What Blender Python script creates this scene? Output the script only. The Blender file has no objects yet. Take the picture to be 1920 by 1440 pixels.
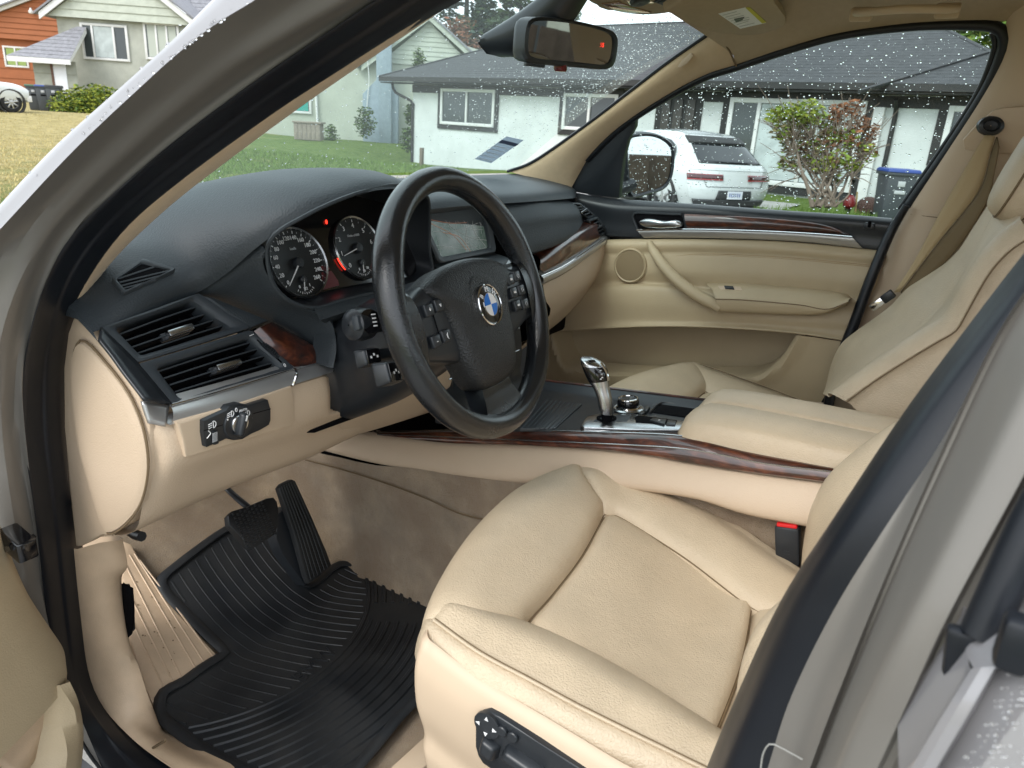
import bpy, bmesh, math, random
import numpy as np
from mathutils import Vector, Matrix
random.seed(7); rng=np.random.default_rng(7)
scene=bpy.context.scene; COL=scene.collection
R=math.radians
# ------------------------------------------------------------------ camera (metres; x = car's right, y = car's front, z = up, cabin floor z = 0)
CAM=np.array([-1.215,-.557,.97]); YAW,PIT,ROL=R(59.8),R(19.6),R(-3.6); FPX=1370.
_f=np.array([math.sin(YAW)*math.cos(PIT),math.cos(YAW)*math.cos(PIT),-math.sin(PIT)])
_r=np.array([math.cos(YAW),-math.sin(YAW),0.]); _d=np.cross(_f,_r); _c,_s=math.cos(ROL),math.sin(ROL)
RT,DN,FW=_c*_r+_s*_d,-_s*_r+_c*_d,_f
cd=bpy.data.cameras.new('camera'); cam=bpy.data.objects.new('camera',cd); COL.objects.link(cam)
cd.sensor_width=36; cd.lens=36*FPX/1920; cd.clip_start=.02; cd.clip_end=2000
cam.matrix_world=Matrix(((RT[0],-DN[0],-FW[0],CAM[0]),(RT[1],-DN[1],-FW[1],CAM[1]),(RT[2],-DN[2],-FW[2],CAM[2]),(0,0,0,1)))
cd.dof.use_dof=True; cd.dof.focus_distance=1.25; cd.dof.aperture_fstop=13.0
scene.camera=cam
# ------------------------------------------------------------------ overcast sky and one soft sun
w=bpy.data.worlds.new('World'); scene.world=w; w.use_nodes=True
nt=w.node_tree; nt.nodes.clear()
sky=nt.nodes.new('ShaderNodeTexSky'); sky.sky_type='NISHITA'; sky.sun_disc=False
SUN_EL,SUN_AZ=R(46),R(-80)      # azimuth from +y towards +x
sky.sun_elevation=SUN_EL; sky.sun_rotation=SUN_AZ; sky.air_density=1.0; sky.dust_density=4.0; sky.ozone_density=1.0
hs=nt.nodes.new('ShaderNodeHueSaturation'); hs.inputs['Saturation'].default_value=.22
mxs=nt.nodes.new('ShaderNodeMix'); mxs.data_type='RGBA'; mxs.inputs[0].default_value=.72
mxs.inputs[7].default_value=(8.6,9.3,10.0,1)     # even cloud cover
bg=nt.nodes.new('ShaderNodeBackground'); bg.inputs[1].default_value=.145
wo=nt.nodes.new('ShaderNodeOutputWorld')
nt.links.new(sky.outputs[0],hs.inputs['Color']); nt.links.new(hs.outputs[0],mxs.inputs[6]); nt.links.new(mxs.outputs[2],bg.inputs[0]); nt.links.new(bg.outputs[0],wo.inputs[0])
sl=bpy.data.lights.new('sun','SUN'); sl.energy=1.05; sl.angle=R(25); sl.color=(1,.97,.92)
so=bpy.data.objects.new('sun',sl); COL.objects.link(so)
sd=Vector((math.sin(SUN_AZ)*math.cos(SUN_EL),math.cos(SUN_AZ)*math.cos(SUN_EL),math.sin(SUN_EL)))
so.rotation_euler=sd.to_track_quat('Z','Y').to_euler(); so.location=(-4,-4,8)
vs=scene.view_settings; vs.view_transform='Standard'; vs.look='None'; vs.gamma=1; vs.exposure=.80
# ------------------------------------------------------------------ measuring: where a line of sight meets a real plane of the place
def ray(px,py): return FW+RT*(px-960)/FPX+DN*(py-720)/FPX
def U(px,py,x=None,y=None,z=None):
    v=ray(px,py); i=0 if x is not None else 1 if y is not None else 2; t=(x,y,z)[i]
    return CAM+v*((t-CAM[i])/v[i])
def UP(px,py,p0,n):
    v=ray(px,py); n=np.array(n,float); return CAM+v*((np.array(p0)-CAM)@n/(v@n))
def pr(p): q=np.array(p)-CAM; z=q@FW; return 960+FPX*(q@RT)/z,720+FPX*(q@DN)/z
def UD(px,py,dep): return CAM+ray(px,py)*dep
def A(*v): return np.array(v,float)
def nrm(v): v=np.array(v,float); return v/np.linalg.norm(v)
# ------------------------------------------------------------------ objects
LOC={}
def put(name,me,parent,loc):
    o=bpy.data.objects.new(name,me); COL.objects.link(o); o.location=Vector(loc); LOC[o.name]=np.array(loc,float)
    if parent is not None:
        o.parent=parent; o.matrix_parent_inverse=Matrix.Translation(-Vector(LOC[parent.name]))
    return o
def thing(name,loc,label,cat,group=None):
    o=put(name,None,None,loc); o.empty_display_size=.2; return tag(o,label,cat,group)
def tag(o,label=None,cat=None,group=None,kind=None):
    if label: o['label']=label
    if cat: o['category']=cat
    if group: o['group']=group
    if kind: o['kind']=kind
    return o
def part(name,parent,loc): 
    o=put(name,None,parent,loc); o.empty_display_size=.05; return o
def mob(name,V,F,mat,parent=None,sharp=38,mi=None,flat=False):
    V=np.array(V,float).reshape(-1,3); c=(V.max(0)+V.min(0))/2
    me=bpy.data.meshes.new(name); me.from_pydata((V-c).tolist(),[],[tuple(int(i) for i in f) for f in F]); 
    for m in (mat if isinstance(mat,(list,tuple)) else [mat]): me.materials.append(m)
    if mi is not None: me.polygons.foreach_set('material_index',np.array(mi,dtype=np.int32))
    if not flat:
        me.polygons.foreach_set('use_smooth',[True]*len(me.polygons))
        if sharp<180: me.set_sharp_from_angle(angle=R(sharp))
    me.update(); me.validate()
    return put(name,me,parent,c)
def bmob(name,bm,mat,parent=None,sharp=38,recalc=True):
    if recalc: bmesh.ops.recalc_face_normals(bm,faces=bm.faces)
    V=[tuple(v.co) for v in bm.verts]; bm.verts.index_update(); F=[[v.index for v in f.verts] for f in bm.faces]; bm.free()
    return mob(name,V,F,mat,parent,sharp)
def crv(P,n,closed=False):
    P=np.array([np.array(p,float) for p in P]); m=len(P)
    if m==1: return np.repeat(P,n,0)
    if m==2 and not closed: t=np.linspace(0,1,n)[:,None]; return P[0]*(1-t)+P[1]*t
    if closed: Q=np.vstack([P[-1],P,P[0],P[1]])
    else: Q=np.vstack([2*P[0]-P[1],P,2*P[-1]-P[-2]])
    ns=m if closed else m-1; out=[]; k=16
    for i in range(ns):
        p0,p1,p2,p3=Q[i:i+4]; t=np.linspace(0,1,k,endpoint=False)[:,None]
        d1=(p2-p0)*.5; d2=(p3-p1)*.5; L=np.linalg.norm(p2-p1)+1e-9
        for d in (d1,d2):
            l=np.linalg.norm(d)
            if l>1.3*L: d*=1.3*L/l
        h=2*t**3-3*t**2+1,-2*t**3+3*t**2,t**3-2*t**2+t,t**3-t**2
        out.append(h[0]*p1+h[1]*p2+h[2]*d1+h[3]*d2)
    out.append((P[0] if closed else P[-1])[None]); D=np.vstack(out)
    s=np.r_[0,np.cumsum(np.linalg.norm(np.diff(D,axis=0),axis=1))]
    u=np.linspace(0,s[-1],n,endpoint=not closed)
    return np.stack([np.interp(u,s,D[:,a]) for a in range(D.shape[1])],1)
def gridF(nu,nv,cu=False,cv=False):
    F=[]
    for i in range(nu if cu else nu-1):
        for j in range(nv if cv else nv-1):
            a,b=i,(i+1)%nu; c,d=j,(j+1)%nv
            F.append((a*nv+c,a*nv+d,b*nv+d,b*nv+c))
    return F
def solid(o,th,off=-1.):
    m=o.modifiers.new('thick','SOLIDIFY'); m.thickness=th; m.offset=off; return o
def loft(name,rails,mat,parent,n=40,k=4,smooth=True,closed=False,th=0,cl=False,off=-1.,sharp=38,mats=None):
    """surface through a set of rails (each a polyline of 3D points); k rows per gap"""
    G=np.stack([crv(r,n,closed) for r in rails])
    if smooth:
        rows=np.stack([crv(G[:,j],(len(rails)-1)*k+1) for j in range(n)],1) if not cl else np.stack([crv(G[:,j],len(rails)*k,True) for j in range(n)],1)
    else:
        rows=[]
        for i in range(len(rails)-1):
            for t in np.linspace(0,1,k,endpoint=False): rows.append(G[i]*(1-t)+G[i+1]*t)
        rows.append(G[-1]); rows=np.stack(rows)
    nu,nv=rows.shape[:2]
    F=gridF(nu,nv,cl,closed)
    o=mob(name,rows.reshape(-1,3),F,mat,parent,sharp)
    if th: solid(o,th,off)
    return o
def tube(name,P,r,mat,parent,n=40,seg=10,closed=False,flat=1.,up=None,cap=True,smooth=True,sharp=50):
    P=crv(P,n,closed) if smooth else np.array([np.array(p,float) for p in P]); n=len(P)
    rr=np.array([r]*n if np.isscalar(r) else np.interp(np.linspace(0,1,n),np.linspace(0,1,len(r)),r))
    T=np.gradient(P,axis=0) if not closed else np.roll(P,-1,0)-np.roll(P,1,0)
    T/=np.linalg.norm(T,axis=1)[:,None]+1e-12
    u=nrm(up) if up is not None else nrm(np.cross(T[0],A(.31,.17,.93))); V=[]
    for i in range(n):
        s=u-T[i]*(u@T[i]); s=nrm(s)
        if up is None: u=s
        b=np.cross(T[i],s)
        for q in range(seg):
            a=2*math.pi*q/seg; V.append(P[i]+rr[i]*(s*math.cos(a)+b*math.sin(a)*flat))
    F=gridF(n,seg,closed,True)
    if cap and not closed: F+= [tuple(range(seg))[::-1],tuple((n-1)*seg+q for q in range(seg))]
    return mob(name,V,F,mat,parent,sharp)
def slab(name,P,th,mat,parent,bev=0.,nrmv=None,seg=2):
    """flat or slightly warped outline P with thickness th along its back"""
    P=[Vector(p) for p in P]; bm=bmesh.new(); vs_=[bm.verts.new(p) for p in P]; f=bm.faces.new(vs_); f.normal_update()
    nn=Vector(nrmv) if nrmv is not None else f.normal.copy()
    if nrmv is not None and f.normal.dot(nn)<0: f.normal_flip()
    if nrmv is None and f.normal.dot(Vector(CAM)-P[0])<0: f.normal_flip(); nn=f.normal.copy()
    nn.normalize()
    ex=bmesh.ops.extrude_face_region(bm,geom=[f]); nv=[g for g in ex['geom'] if isinstance(g,bmesh.types.BMVert)]
    for v in vs_: v.co-=nn*th
    top=set(nv)
    if bev>0:
        ed=[e for e in bm.edges if e.verts[0] in top and e.verts[1] in top]
        bmesh.ops.bevel(bm,geom=ed,offset=bev,segments=seg,affect='EDGES',profile=.5,clamp_overlap=True)
    return bmob(name,bm,mat,parent,35)
def rbox(name,c,ax,ay,az,mat,parent,bev=.003,seg=2,taper=None):
    """rounded box: centre and three half-extent vectors; taper=(sx,sy) scales the +z face"""
    c,ax,ay,az=[np.array(v,float) for v in (c,ax,ay,az)]; bm=bmesh.new(); vv={}
    for i in (-1,1):
        for j in (-1,1):
            for k in (-1,1):
                sx,sy=(taper if taper and k>0 else (1,1)); vv[i,j,k]=bm.verts.new(c+ax*i*sx+ay*j*sy+az*k)
    for q in (((-1,-1,-1),(-1,1,-1),(1,1,-1),(1,-1,-1)),((-1,-1,1),(1,-1,1),(1,1,1),(-1,1,1)),((-1,-1,-1),(1,-1,-1),(1,-1,1),(-1,-1,1)),((-1,1,-1),(-1,1,1),(1,1,1),(1,1,-1)),((-1,-1,-1),(-1,-1,1),(-1,1,1),(-1,1,-1)),((1,-1,-1),(1,1,-1),(1,1,1),(1,-1,1))):
        bm.faces.new([vv[a] for a in q])
    if bev: bmesh.ops.bevel(bm,geom=list(bm.edges),offset=bev,segments=seg,affect='EDGES',profile=.5,clamp_overlap=True)
    return bmob(name,bm,mat,parent,40)
def lathe(name,o,ax,prof,mat,parent,seg=32,ref=None,sq=1.,arc=None,sharp=40):
    o=np.array(o,float); ax=nrm(ax); ref=nrm(np.cross(ax,ref if ref is not None else A(.3,.2,.9))); b=np.cross(ax,ref)
    V=[]
    for r_,h in prof:
        for q in range(seg):
            a=2*math.pi*q/seg; V.append(o+ax*h+ref*math.cos(a)*r_+b*math.sin(a)*r_*sq)
    return mob(name,V,gridF(len(prof),seg,False,True),mat,parent,sharp)
def text(name,s,o,rt,up,size,mat,parent,align='CENTER',ext=.0004):
    cu=bpy.data.curves.new('t','FONT'); cu.body=s; cu.size=size; cu.align_x=align; cu.align_y='CENTER'; cu.extrude=ext
    cu.resolution_u=2
    t=bpy.data.objects.new('t',cu); COL.objects.link(t); dg=bpy.context.evaluated_depsgraph_get()
    me=bpy.data.meshes.new_from_object(t.evaluated_get(dg)); bpy.data.objects.remove(t); bpy.data.curves.remove(cu)
    rt=nrm(rt); up=np.array(up,float); up=nrm(up-rt*(up@rt)); nn=np.cross(rt,up)
    V=np.empty(len(me.vertices)*3); me.vertices.foreach_get('co',V); V=V.reshape(-1,3)
    F=[tuple(p.vertices) for p in me.polygons]; bpy.data.meshes.remove(me)
    return mob(name,np.array(o)+V[:,:1]*rt+V[:,1:2]*up+V[:,2:]*nn,F,mat,parent,flat=True)
# ------------------------------------------------------------------ materials
def srgb(r,g,b):
    f=lambda c:(c/12.92 if c<=.04045 else ((c+.055)/1.055)**2.4)
    return (f(r/255),f(g/255),f(b/255),1)
def M(name,col,rough=.5,metal=0.,bump=None,var=None,coat=0.,spec=.5,rvar=0.,emit=None,sheen=0.,coatr=.05,grain=None):
    m=bpy.data.materials.new(name); m.use_nodes=True; t=m.node_tree; N,L=t.nodes,t.links; b=N['Principled BSDF']
    b.inputs['Base Color'].default_value=(*col[:3],1); b.inputs['Roughness'].default_value=rough; b.inputs['Metallic'].default_value=metal
    b.inputs['Coat Weight'].default_value=coat; b.inputs['Coat Roughness'].default_value=coatr; b.inputs['Specular IOR Level'].default_value=spec; b.inputs['Sheen Weight'].default_value=sheen
    tc=N.new('ShaderNodeTexCoord')
    def noise(sc,det=4.,rg=.55,dist=0.):
        n=N.new('ShaderNodeTexNoise'); n.inputs['Scale'].default_value=sc; n.inputs['Detail'].default_value=det; n.inputs['Roughness'].default_value=rg; n.inputs['Distortion'].default_value=dist
        L.new(tc.outputs['Object'],n.inputs['Vector']); return n
    if var:
        n=noise(var[0],6.); r=N.new('ShaderNodeMapRange'); r.inputs[1].default_value=.3; r.inputs[2].default_value=.7; r.inputs[3].default_value=1-var[1]; r.inputs[4].default_value=1+var[1]*.6
        L.new(n.outputs[0],r.inputs[0]); x=N.new('ShaderNodeMix'); x.data_type='RGBA'; x.blend_type='MULTIPLY'; x.inputs[0].default_value=1
        x.inputs[6].default_value=(*col[:3],1); L.new(r.outputs[0],x.inputs[7]); L.new(x.outputs[2],b.inputs['Base Color'])
        if len(var)>2:
            n2=noise(var[0]*.6,5.,.6); r2=N.new('ShaderNodeMapRange'); r2.inputs[1].default_value=.42; r2.inputs[2].default_value=.62
            L.new(n2.outputs[0],r2.inputs[0]); y=N.new('ShaderNodeMix'); y.data_type='RGBA'; L.new(r2.outputs[0],y.inputs[0]); L.new(x.outputs[2],y.inputs[6]); y.inputs[7].default_value=(*var[2][:3],1); L.new(y.outputs[2],b.inputs['Base Color'])
    if rvar:
        n=noise(14.,5.); r=N.new('ShaderNodeMapRange'); r.inputs[1].default_value=.3; r.inputs[2].default_value=.7; r.inputs[3].default_value=rough-rvar; r.inputs[4].default_value=rough+rvar
        L.new(n.outputs[0],r.inputs[0]); L.new(r.outputs[0],b.inputs['Roughness'])
    last=None
    for bp in (bump or []):
        kind,sc,st,di=bp
        if kind=='v':
            n=N.new('ShaderNodeTexVoronoi'); n.inputs['Scale'].default_value=sc; L.new(tc.outputs['Object'],n.inputs['Vector']); out=n.outputs['Distance']
        elif kind=='c':
            dn=noise(sc*.5,3.); va=N.new('ShaderNodeVectorMath'); va.operation='MULTIPLY_ADD'; va.inputs[1].default_value=(.9/sc,)*3; L.new(dn.outputs['Color'],va.inputs[0]); L.new(tc.outputs['Object'],va.inputs[2])
            n=N.new('ShaderNodeTexVoronoi'); n.feature='DISTANCE_TO_EDGE'; n.inputs['Scale'].default_value=sc; L.new(va.outputs[0],n.inputs['Vector']); mr=N.new('ShaderNodeMapRange'); mr.inputs[1].default_value=0; mr.inputs[2].default_value=.16; L.new(n.outputs[0],mr.inputs[0]); out=mr.outputs[0]
        else: n=noise(sc,5.,.6); out=n.outputs[0]
        bb=N.new('ShaderNodeBump'); bb.inputs['Strength'].default_value=st; bb.inputs['Distance'].default_value=di; L.new(out,bb.inputs['Height'])
        if last: L.new(last.outputs[0],bb.inputs['Normal'])
        last=bb
    if last: L.new(last.outputs[0],b.inputs['Normal'])
    if emit: b.inputs['Emission Color'].default_value=(*emit[0][:3],1); b.inputs['Emission Strength'].default_value=emit[1]
    return m
def wood(name):
    m=bpy.data.materials.new(name); m.use_nodes=True; t=m.node_tree; N,L=t.nodes,t.links; b=N['Principled BSDF']
    tc=N.new('ShaderNodeTexCoord'); mp=N.new('ShaderNodeMapping'); mp.inputs['Scale'].default_value=(3,1.2,5); L.new(tc.outputs['Object'],mp.inputs[0])
    n=N.new('ShaderNodeTexNoise'); n.inputs['Scale'].default_value=9; n.inputs['Detail'].default_value=8; n.inputs['Distortion'].default_value=2.2; L.new(mp.outputs[0],n.inputs[0])
    n2=N.new('ShaderNodeTexNoise'); n2.inputs['Scale'].default_value=60; n2.inputs['Detail'].default_value=6; L.new(mp.outputs[0],n2.inputs[0])
    a=N.new('ShaderNodeMath'); a.operation='MULTIPLY_ADD'; a.inputs[1].default_value=.3; L.new(n2.outputs[0],a.inputs[0]); L.new(n.outputs[0],a.inputs[2])
    r=N.new('ShaderNodeValToRGB'); e=r.color_ramp.elements; e[0].position=.45; e[0].color=(.012,.0035,.002,1); e[1].position=.85; e[1].color=(.13,.035,.014,1)
    x=r.color_ramp.elements.new(.66); x.color=(.055,.013,.006,1); L.new(a.outputs[0],r.inputs[0]); L.new(r.outputs[0],b.inputs['Base Color'])
    b.inputs['Roughness'].default_value=.35; b.inputs['Coat Weight'].default_value=1; b.inputs['Coat Roughness'].default_value=.02
    return m
def glassmat(name,tint,refl=1.,rough=0.):
    m=bpy.data.materials.new(name); m.use_nodes=True; t=m.node_tree; N,L=t.nodes,t.links; N.remove(N['Principled BSDF']); o=N['Material Output']
    tr=N.new('ShaderNodeBsdfTransparent'); tr.inputs[0].default_value=(*tint,1); g=N.new('ShaderNodeBsdfGlossy'); g.inputs['Roughness'].default_value=rough
    fr=N.new('ShaderNodeFresnel'); fr.inputs[0].default_value=1.45; mm=N.new('ShaderNodeMath'); mm.operation='MULTIPLY'; mm.inputs[1].default_value=refl; L.new(fr.outputs[0],mm.inputs[0])
    mx=N.new('ShaderNodeMixShader'); L.new(mm.outputs[0],mx.inputs[0]); L.new(tr.outputs[0],mx.inputs[1]); L.new(g.outputs[0],mx.inputs[2]); L.new(mx.outputs[0],o.inputs[0])
    return m
LEA=srgb(192,174,148)
def hitter(*obs):
    from mathutils.bvhtree import BVHTree
    T=[]
    for o in obs: T.append(BVHTree.FromPolygons([tuple(v.co+Vector(LOC[o.name])) for v in o.data.vertices],[tuple(p.vertices) for p in o.data.polygons]))
    def f(px,py,o=0.):
        v=Vector(nrm(ray(px,py))); best=None
        for t in T:
            h=t.ray_cast(Vector(CAM),v)
            if h[0] is not None and (best is None or h[3]<best[3]): best=h
        n=np.array(best[1]); n=n if n@np.array(v)<0 else -n
        return np.array(best[0])+n*o
    return f
m_leather=M('beige_leather',LEA,.46,bump=[('v',500,.42,.0012),('c',75,.10,.0012),('n',26,.10,.008)],var=(11,.10),rvar=.08)
m_wrinkled=M('beige_leather_creased',LEA,.44,bump=[('v',420,.4,.0012),('c',170,.24,.0012),('n',20,.07,.01)],var=(13,.14),rvar=.09)
m_vinyl=M('beige_moulded_vinyl',srgb(196,175,151),.52,bump=[('v',520,.3,.001),('n',200,.1,.001)],var=(4,.04))
m_plastic_b=M('beige_plastic',srgb(197,176,151),.5,bump=[('n',700,.12,.0006)],var=(6,.04))
m_doorlea=M('beige_door_leather',srgb(180,162,132),.5,bump=[('v',420,.2,.0011),('n',40,.1,.003)],var=(7,.06))
m_sill=M('beige_scuffed_plastic',srgb(200,175,147),.5,bump=[('v',600,.2,.001)],var=(22,.12))
m_pillarcloth=M('beige_woven_cloth',srgb(196,172,140),.85,bump=[('n',900,.4,.0008)],var=(60,.05),sheen=.2)
m_headliner=M('beige_headliner_cloth',srgb(172,155,130),.9,bump=[('n',1100,.35,.0008)],var=(80,.04))
m_stitch=M('beige_thread',srgb(170,145,108),.8)
m_seam=M('dark_seam',srgb(112,94,70),.85)
m_dash=M('black_grained_dash',(.030,.037,.043),.54,bump=[('v',360,.35,.0012)],spec=.45,var=(6,.08))
m_black=M('black_satin_plastic',(.017,.020,.024),.36,bump=[('n',600,.1,.0005)],rvar=.05)
m_vent=M('charcoal_soft_paint',(.034,.041,.048),.5,rvar=.04)
m_void=M('black_matt',(.003,.003,.004),.8,spec=.08)
m_gloss=M('black_gloss',(.006,.006,.007),.12,coat=.5)
m_wheel=M('black_worn_leather',(.010,.0115,.0135),.22,bump=[('v',520,.25,.0008)],rvar=.08,spec=.7)
m_wheelgrain=M('black_airbag_vinyl',(.014,.0155,.017),.46,bump=[('v',420,.6,.0014)],rvar=.04)
m_rubber=M('black_rubber_seal',(.005,.007,.011),.4,bump=[('n',300,.08,.0006)],rvar=.06,spec=.42)
m_mat=M('black_floor_mat_rubber',(.014,.0165,.020),.46,bump=[('n',500,.2,.0008)],var=(10,.4,(.026,.027,.028)),rvar=.1)
m_carpet=M('tan_carpet',srgb(172,150,122),.95,bump=[('n',600,1.,.006),('n',90,.4,.006)],var=(13,.3,srgb(150,126,98)),sheen=.3)
m_silver=M('brushed_silver_trim',(.5,.49,.48),.34,.75,bump=[('n',400,.04,.0004)],rvar=.05)
m_chrome=M('bright_chrome',(.75,.75,.75),.1,1.)
m_satin=M('satin_aluminium',(.5,.51,.52),.26,1.)
m_wood=wood('dark_walnut')
m_paint=M('champagne_silver_paint_shaded',(.178,.168,.152),.48,.25,coat=.15,coatr=.08,bump=[('n',900,.05,.0003)])  # body paint inside the door opening, its shade put into a darker colour
m_paint_out=M('champagne_silver_paint_wet_lit',(.27,.265,.275),.36,.2,coat=.7,coatr=.05)  # same paint outside, rain wet, brighter light from the sky put into the colour
m_white=M('white_print',(.8,.8,.8),.5)
m_dimwhite=M('grey_print',(.45,.46,.47),.5)
m_red=M('red_plastic',srgb(205,30,32),.35)
m_redlcd=M('red_lcd',srgb(96,16,22),.3)
m_blue=M('blue_enamel',srgb(20,110,200),.2,coat=.8)
m_whitee=M('white_enamel',(.8,.8,.8),.2,coat=.8)
m_ledr=M('red_lamp',(.6,.02,.01),.4,emit=((1,.04,.02),1.4))
m_mirror=M('mirror_glass',(.72,.73,.72),.015,1.)
m_glassw=glassmat('windscreen_glass',(.82,.93,.91),.45)
_t=m_glassw.node_tree; _o=_t.nodes['Material Output']; _l=_o.inputs[0].links[0].from_socket; _tr=_t.nodes.new('ShaderNodeBsdfTranslucent'); _tr.inputs[0].default_value=(.8,.9,.88,1); _mx=_t.nodes.new('ShaderNodeMixShader'); _mx.inputs[0].default_value=.045; _t.links.new(_l,_mx.inputs[1]); _t.links.new(_tr.outputs[0],_mx.inputs[2]); _t.links.new(_mx.outputs[0],_o.inputs[0])   # film of dirt and mist on the screen, a milky haze mixed into the glass
m_glasss=glassmat('side_window_glass',(.82,.92,.905),.45)
def filmmat(name,col,tr):
    m=bpy.data.materials.new(name); m.use_nodes=True; t=m.node_tree; N,L=t.nodes,t.links; b=N['Principled BSDF']; b.inputs['Base Color'].default_value=(*col,1); b.inputs['Roughness'].default_value=.6
    a=N.new('ShaderNodeBsdfTranslucent'); a.inputs[0].default_value=(*col,1); x=N.new('ShaderNodeMixShader'); x.inputs[0].default_value=tr; L.new(b.outputs[0],x.inputs[1]); L.new(a.outputs[0],x.inputs[2]); L.new(x.outputs[0],N['Material Output'].inputs[0]); return m
m_lens=glassmat('clear_cover',(.9,.9,.9),.25)
m_drop=M('water_drop',(1,1,1),.02); _b=m_drop.node_tree.nodes['Principled BSDF']; _b.inputs['Transmission Weight'].default_value=1; _b.inputs['IOR'].default_value=1.33
# ================================================================== outside: ground, houses, plants, parked cars
GP=np.array([(0,0,-.45),(-6,-6,-.45),(8,-6,-.4),(-6,8,-.4),(4,6,-.42),(17.5,36,.24),(17.6,32,.3),(21,36.5,.5),(23,47,1.15),(24.5,24,-.18),(19.2,20.6,-.06),(21,17.2,-.7),(13.4,3.6,-.5),(12.9,1.8,-.3),(13,.6,-.28),(18,3,-.4),(10,16,-.2),(18,-8,-.35),(40,10,-.2),(45,40,1.2),(10,60,1.6),(-20,30,.3),(-20,-20,-.45),(10,-25,-.4)])
def gz(x,y):
    x=np.asarray(x,float); y=np.asarray(y,float); num=0; den=0
    for a,b,c in GP:
        wt=1/((x-a)**2+(y-b)**2+1.2)**1.6; num=num+wt*c; den=den+wt
    return num/den
def sheet(name,x0,x1,y0,y1,n,mat,dz=0,fn=None):
    X,Y=np.meshgrid(np.linspace(x0,x1,n),np.linspace(y0,y1,n),indexing='ij'); Z=(fn or gz)(X,Y)+dz
    return mob(name,np.stack([X,Y,Z],-1).reshape(-1,3),gridF(n,n)[::1],mat,None,180)
# lawn: green near and along the houses, dry straw patches towards the left
m_lawn=bpy.data.materials.new('lawn'); m_lawn.use_nodes=True; _t=m_lawn.node_tree; N,L=_t.nodes,_t.links; _b=N['Principled BSDF']; _b.inputs['Roughness'].default_value=.9; _b.inputs['Specular IOR Level'].default_value=.1
_tc=N.new('ShaderNodeTexCoord')
def _n(sc,det=6,rg=.6):
    n=N.new('ShaderNodeTexNoise'); n.inputs['Scale'].default_value=sc; n.inputs['Detail'].default_value=det; n.inputs['Roughness'].default_value=rg; L.new(_tc.outputs['Object'],n.inputs[0]); return n
_g=N.new('ShaderNodeValToRGB'); _e=_g.color_ramp.elements; _e[0].position=.3; _e[0].color=(.08,.14,.03,1); _e[1].position=.7; _e[1].color=(.17,.23,.06,1); L.new(_n(5).outputs[0],_g.inputs[0])
_y=N.new('ShaderNodeValToRGB'); _e=_y.color_ramp.elements; _e[0].position=.3; _e[0].color=(.30,.25,.10,1); _e[1].position=.7; _e[1].color=(.56,.47,.24,1); L.new(_n(3.).outputs[0],_y.inputs[0])
_sx=N.new('ShaderNodeSeparateXYZ'); L.new(_tc.outputs['Object'],_sx.inputs[0])
_m1=N.new('ShaderNodeMath'); _m1.operation='MULTIPLY_ADD'; _m1.inputs[1].default_value=-1.05; L.new(_sx.outputs[0],_m1.inputs[0]); L.new(_sx.outputs[1],_m1.inputs[2])      # y - 1.05 x
_nn=_n(.5,4); _m2=N.new('ShaderNodeMath'); _m2.operation='MULTIPLY_ADD'; _m2.inputs[1].default_value=20; L.new(_nn.outputs[0],_m2.inputs[0]); L.new(_m1.outputs[0],_m2.inputs[2])
_mr=N.new('ShaderNodeMapRange'); _mr.inputs[1].default_value=13; _mr.inputs[2].default_value=20; L.new(_m2.outputs[0],_mr.inputs[0])
_mx=N.new('ShaderNodeMix'); _mx.data_type='RGBA'; L.new(_mr.outputs[0],_mx.inputs[0]); L.new(_g.outputs[0],_mx.inputs[6]); L.new(_y.outputs[0],_mx.inputs[7]); L.new(_mx.outputs[2],_b.inputs['Base Color'])
_bp=N.new('ShaderNodeBump'); _bp.inputs['Strength'].default_value=1; _bp.inputs['Distance'].default_value=.12; L.new(_n(14,8,.7).outputs[0],_bp.inputs['Height']); L.new(_bp.outputs[0],_b.inputs['Normal'])
# keep the lawn sheet's origin at the world origin so that its pattern stays put
Xg,Yg=np.meshgrid(np.r_[np.linspace(-300,-40,8),np.linspace(-36,70,107),np.linspace(80,600,8)],np.r_[np.linspace(-300,-40,8),np.linspace(-36,80,117),np.linspace(90,600,8)],indexing='ij')
V=np.stack([Xg,Yg,gz(Xg,Yg)],-1).reshape(-1,3); me=bpy.data.meshes.new('lawn'); me.from_pydata(V.tolist(),[],gridF(*Xg.shape)); me.materials.append(m_lawn)
for p in me.polygons: p.use_smooth=True
me.flip_normals(); lawn=put('lawn',me,None,(0,0,0)); tag(lawn,kind='structure')
m_conc=M('concrete',(.3,.29,.27),.85,bump=[('n',40,.4,.01)],var=(3,.2))
dw=sheet('driveway',-3.4,2.6,-9,4.5,24,m_conc,.03); tag(dw,kind='structure'); solid(dw,.12,1)
dw2=sheet('neighbour_driveway',9,16.6,2.6,10.5,16,m_conc,.04); tag(dw2,kind='structure')
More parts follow.
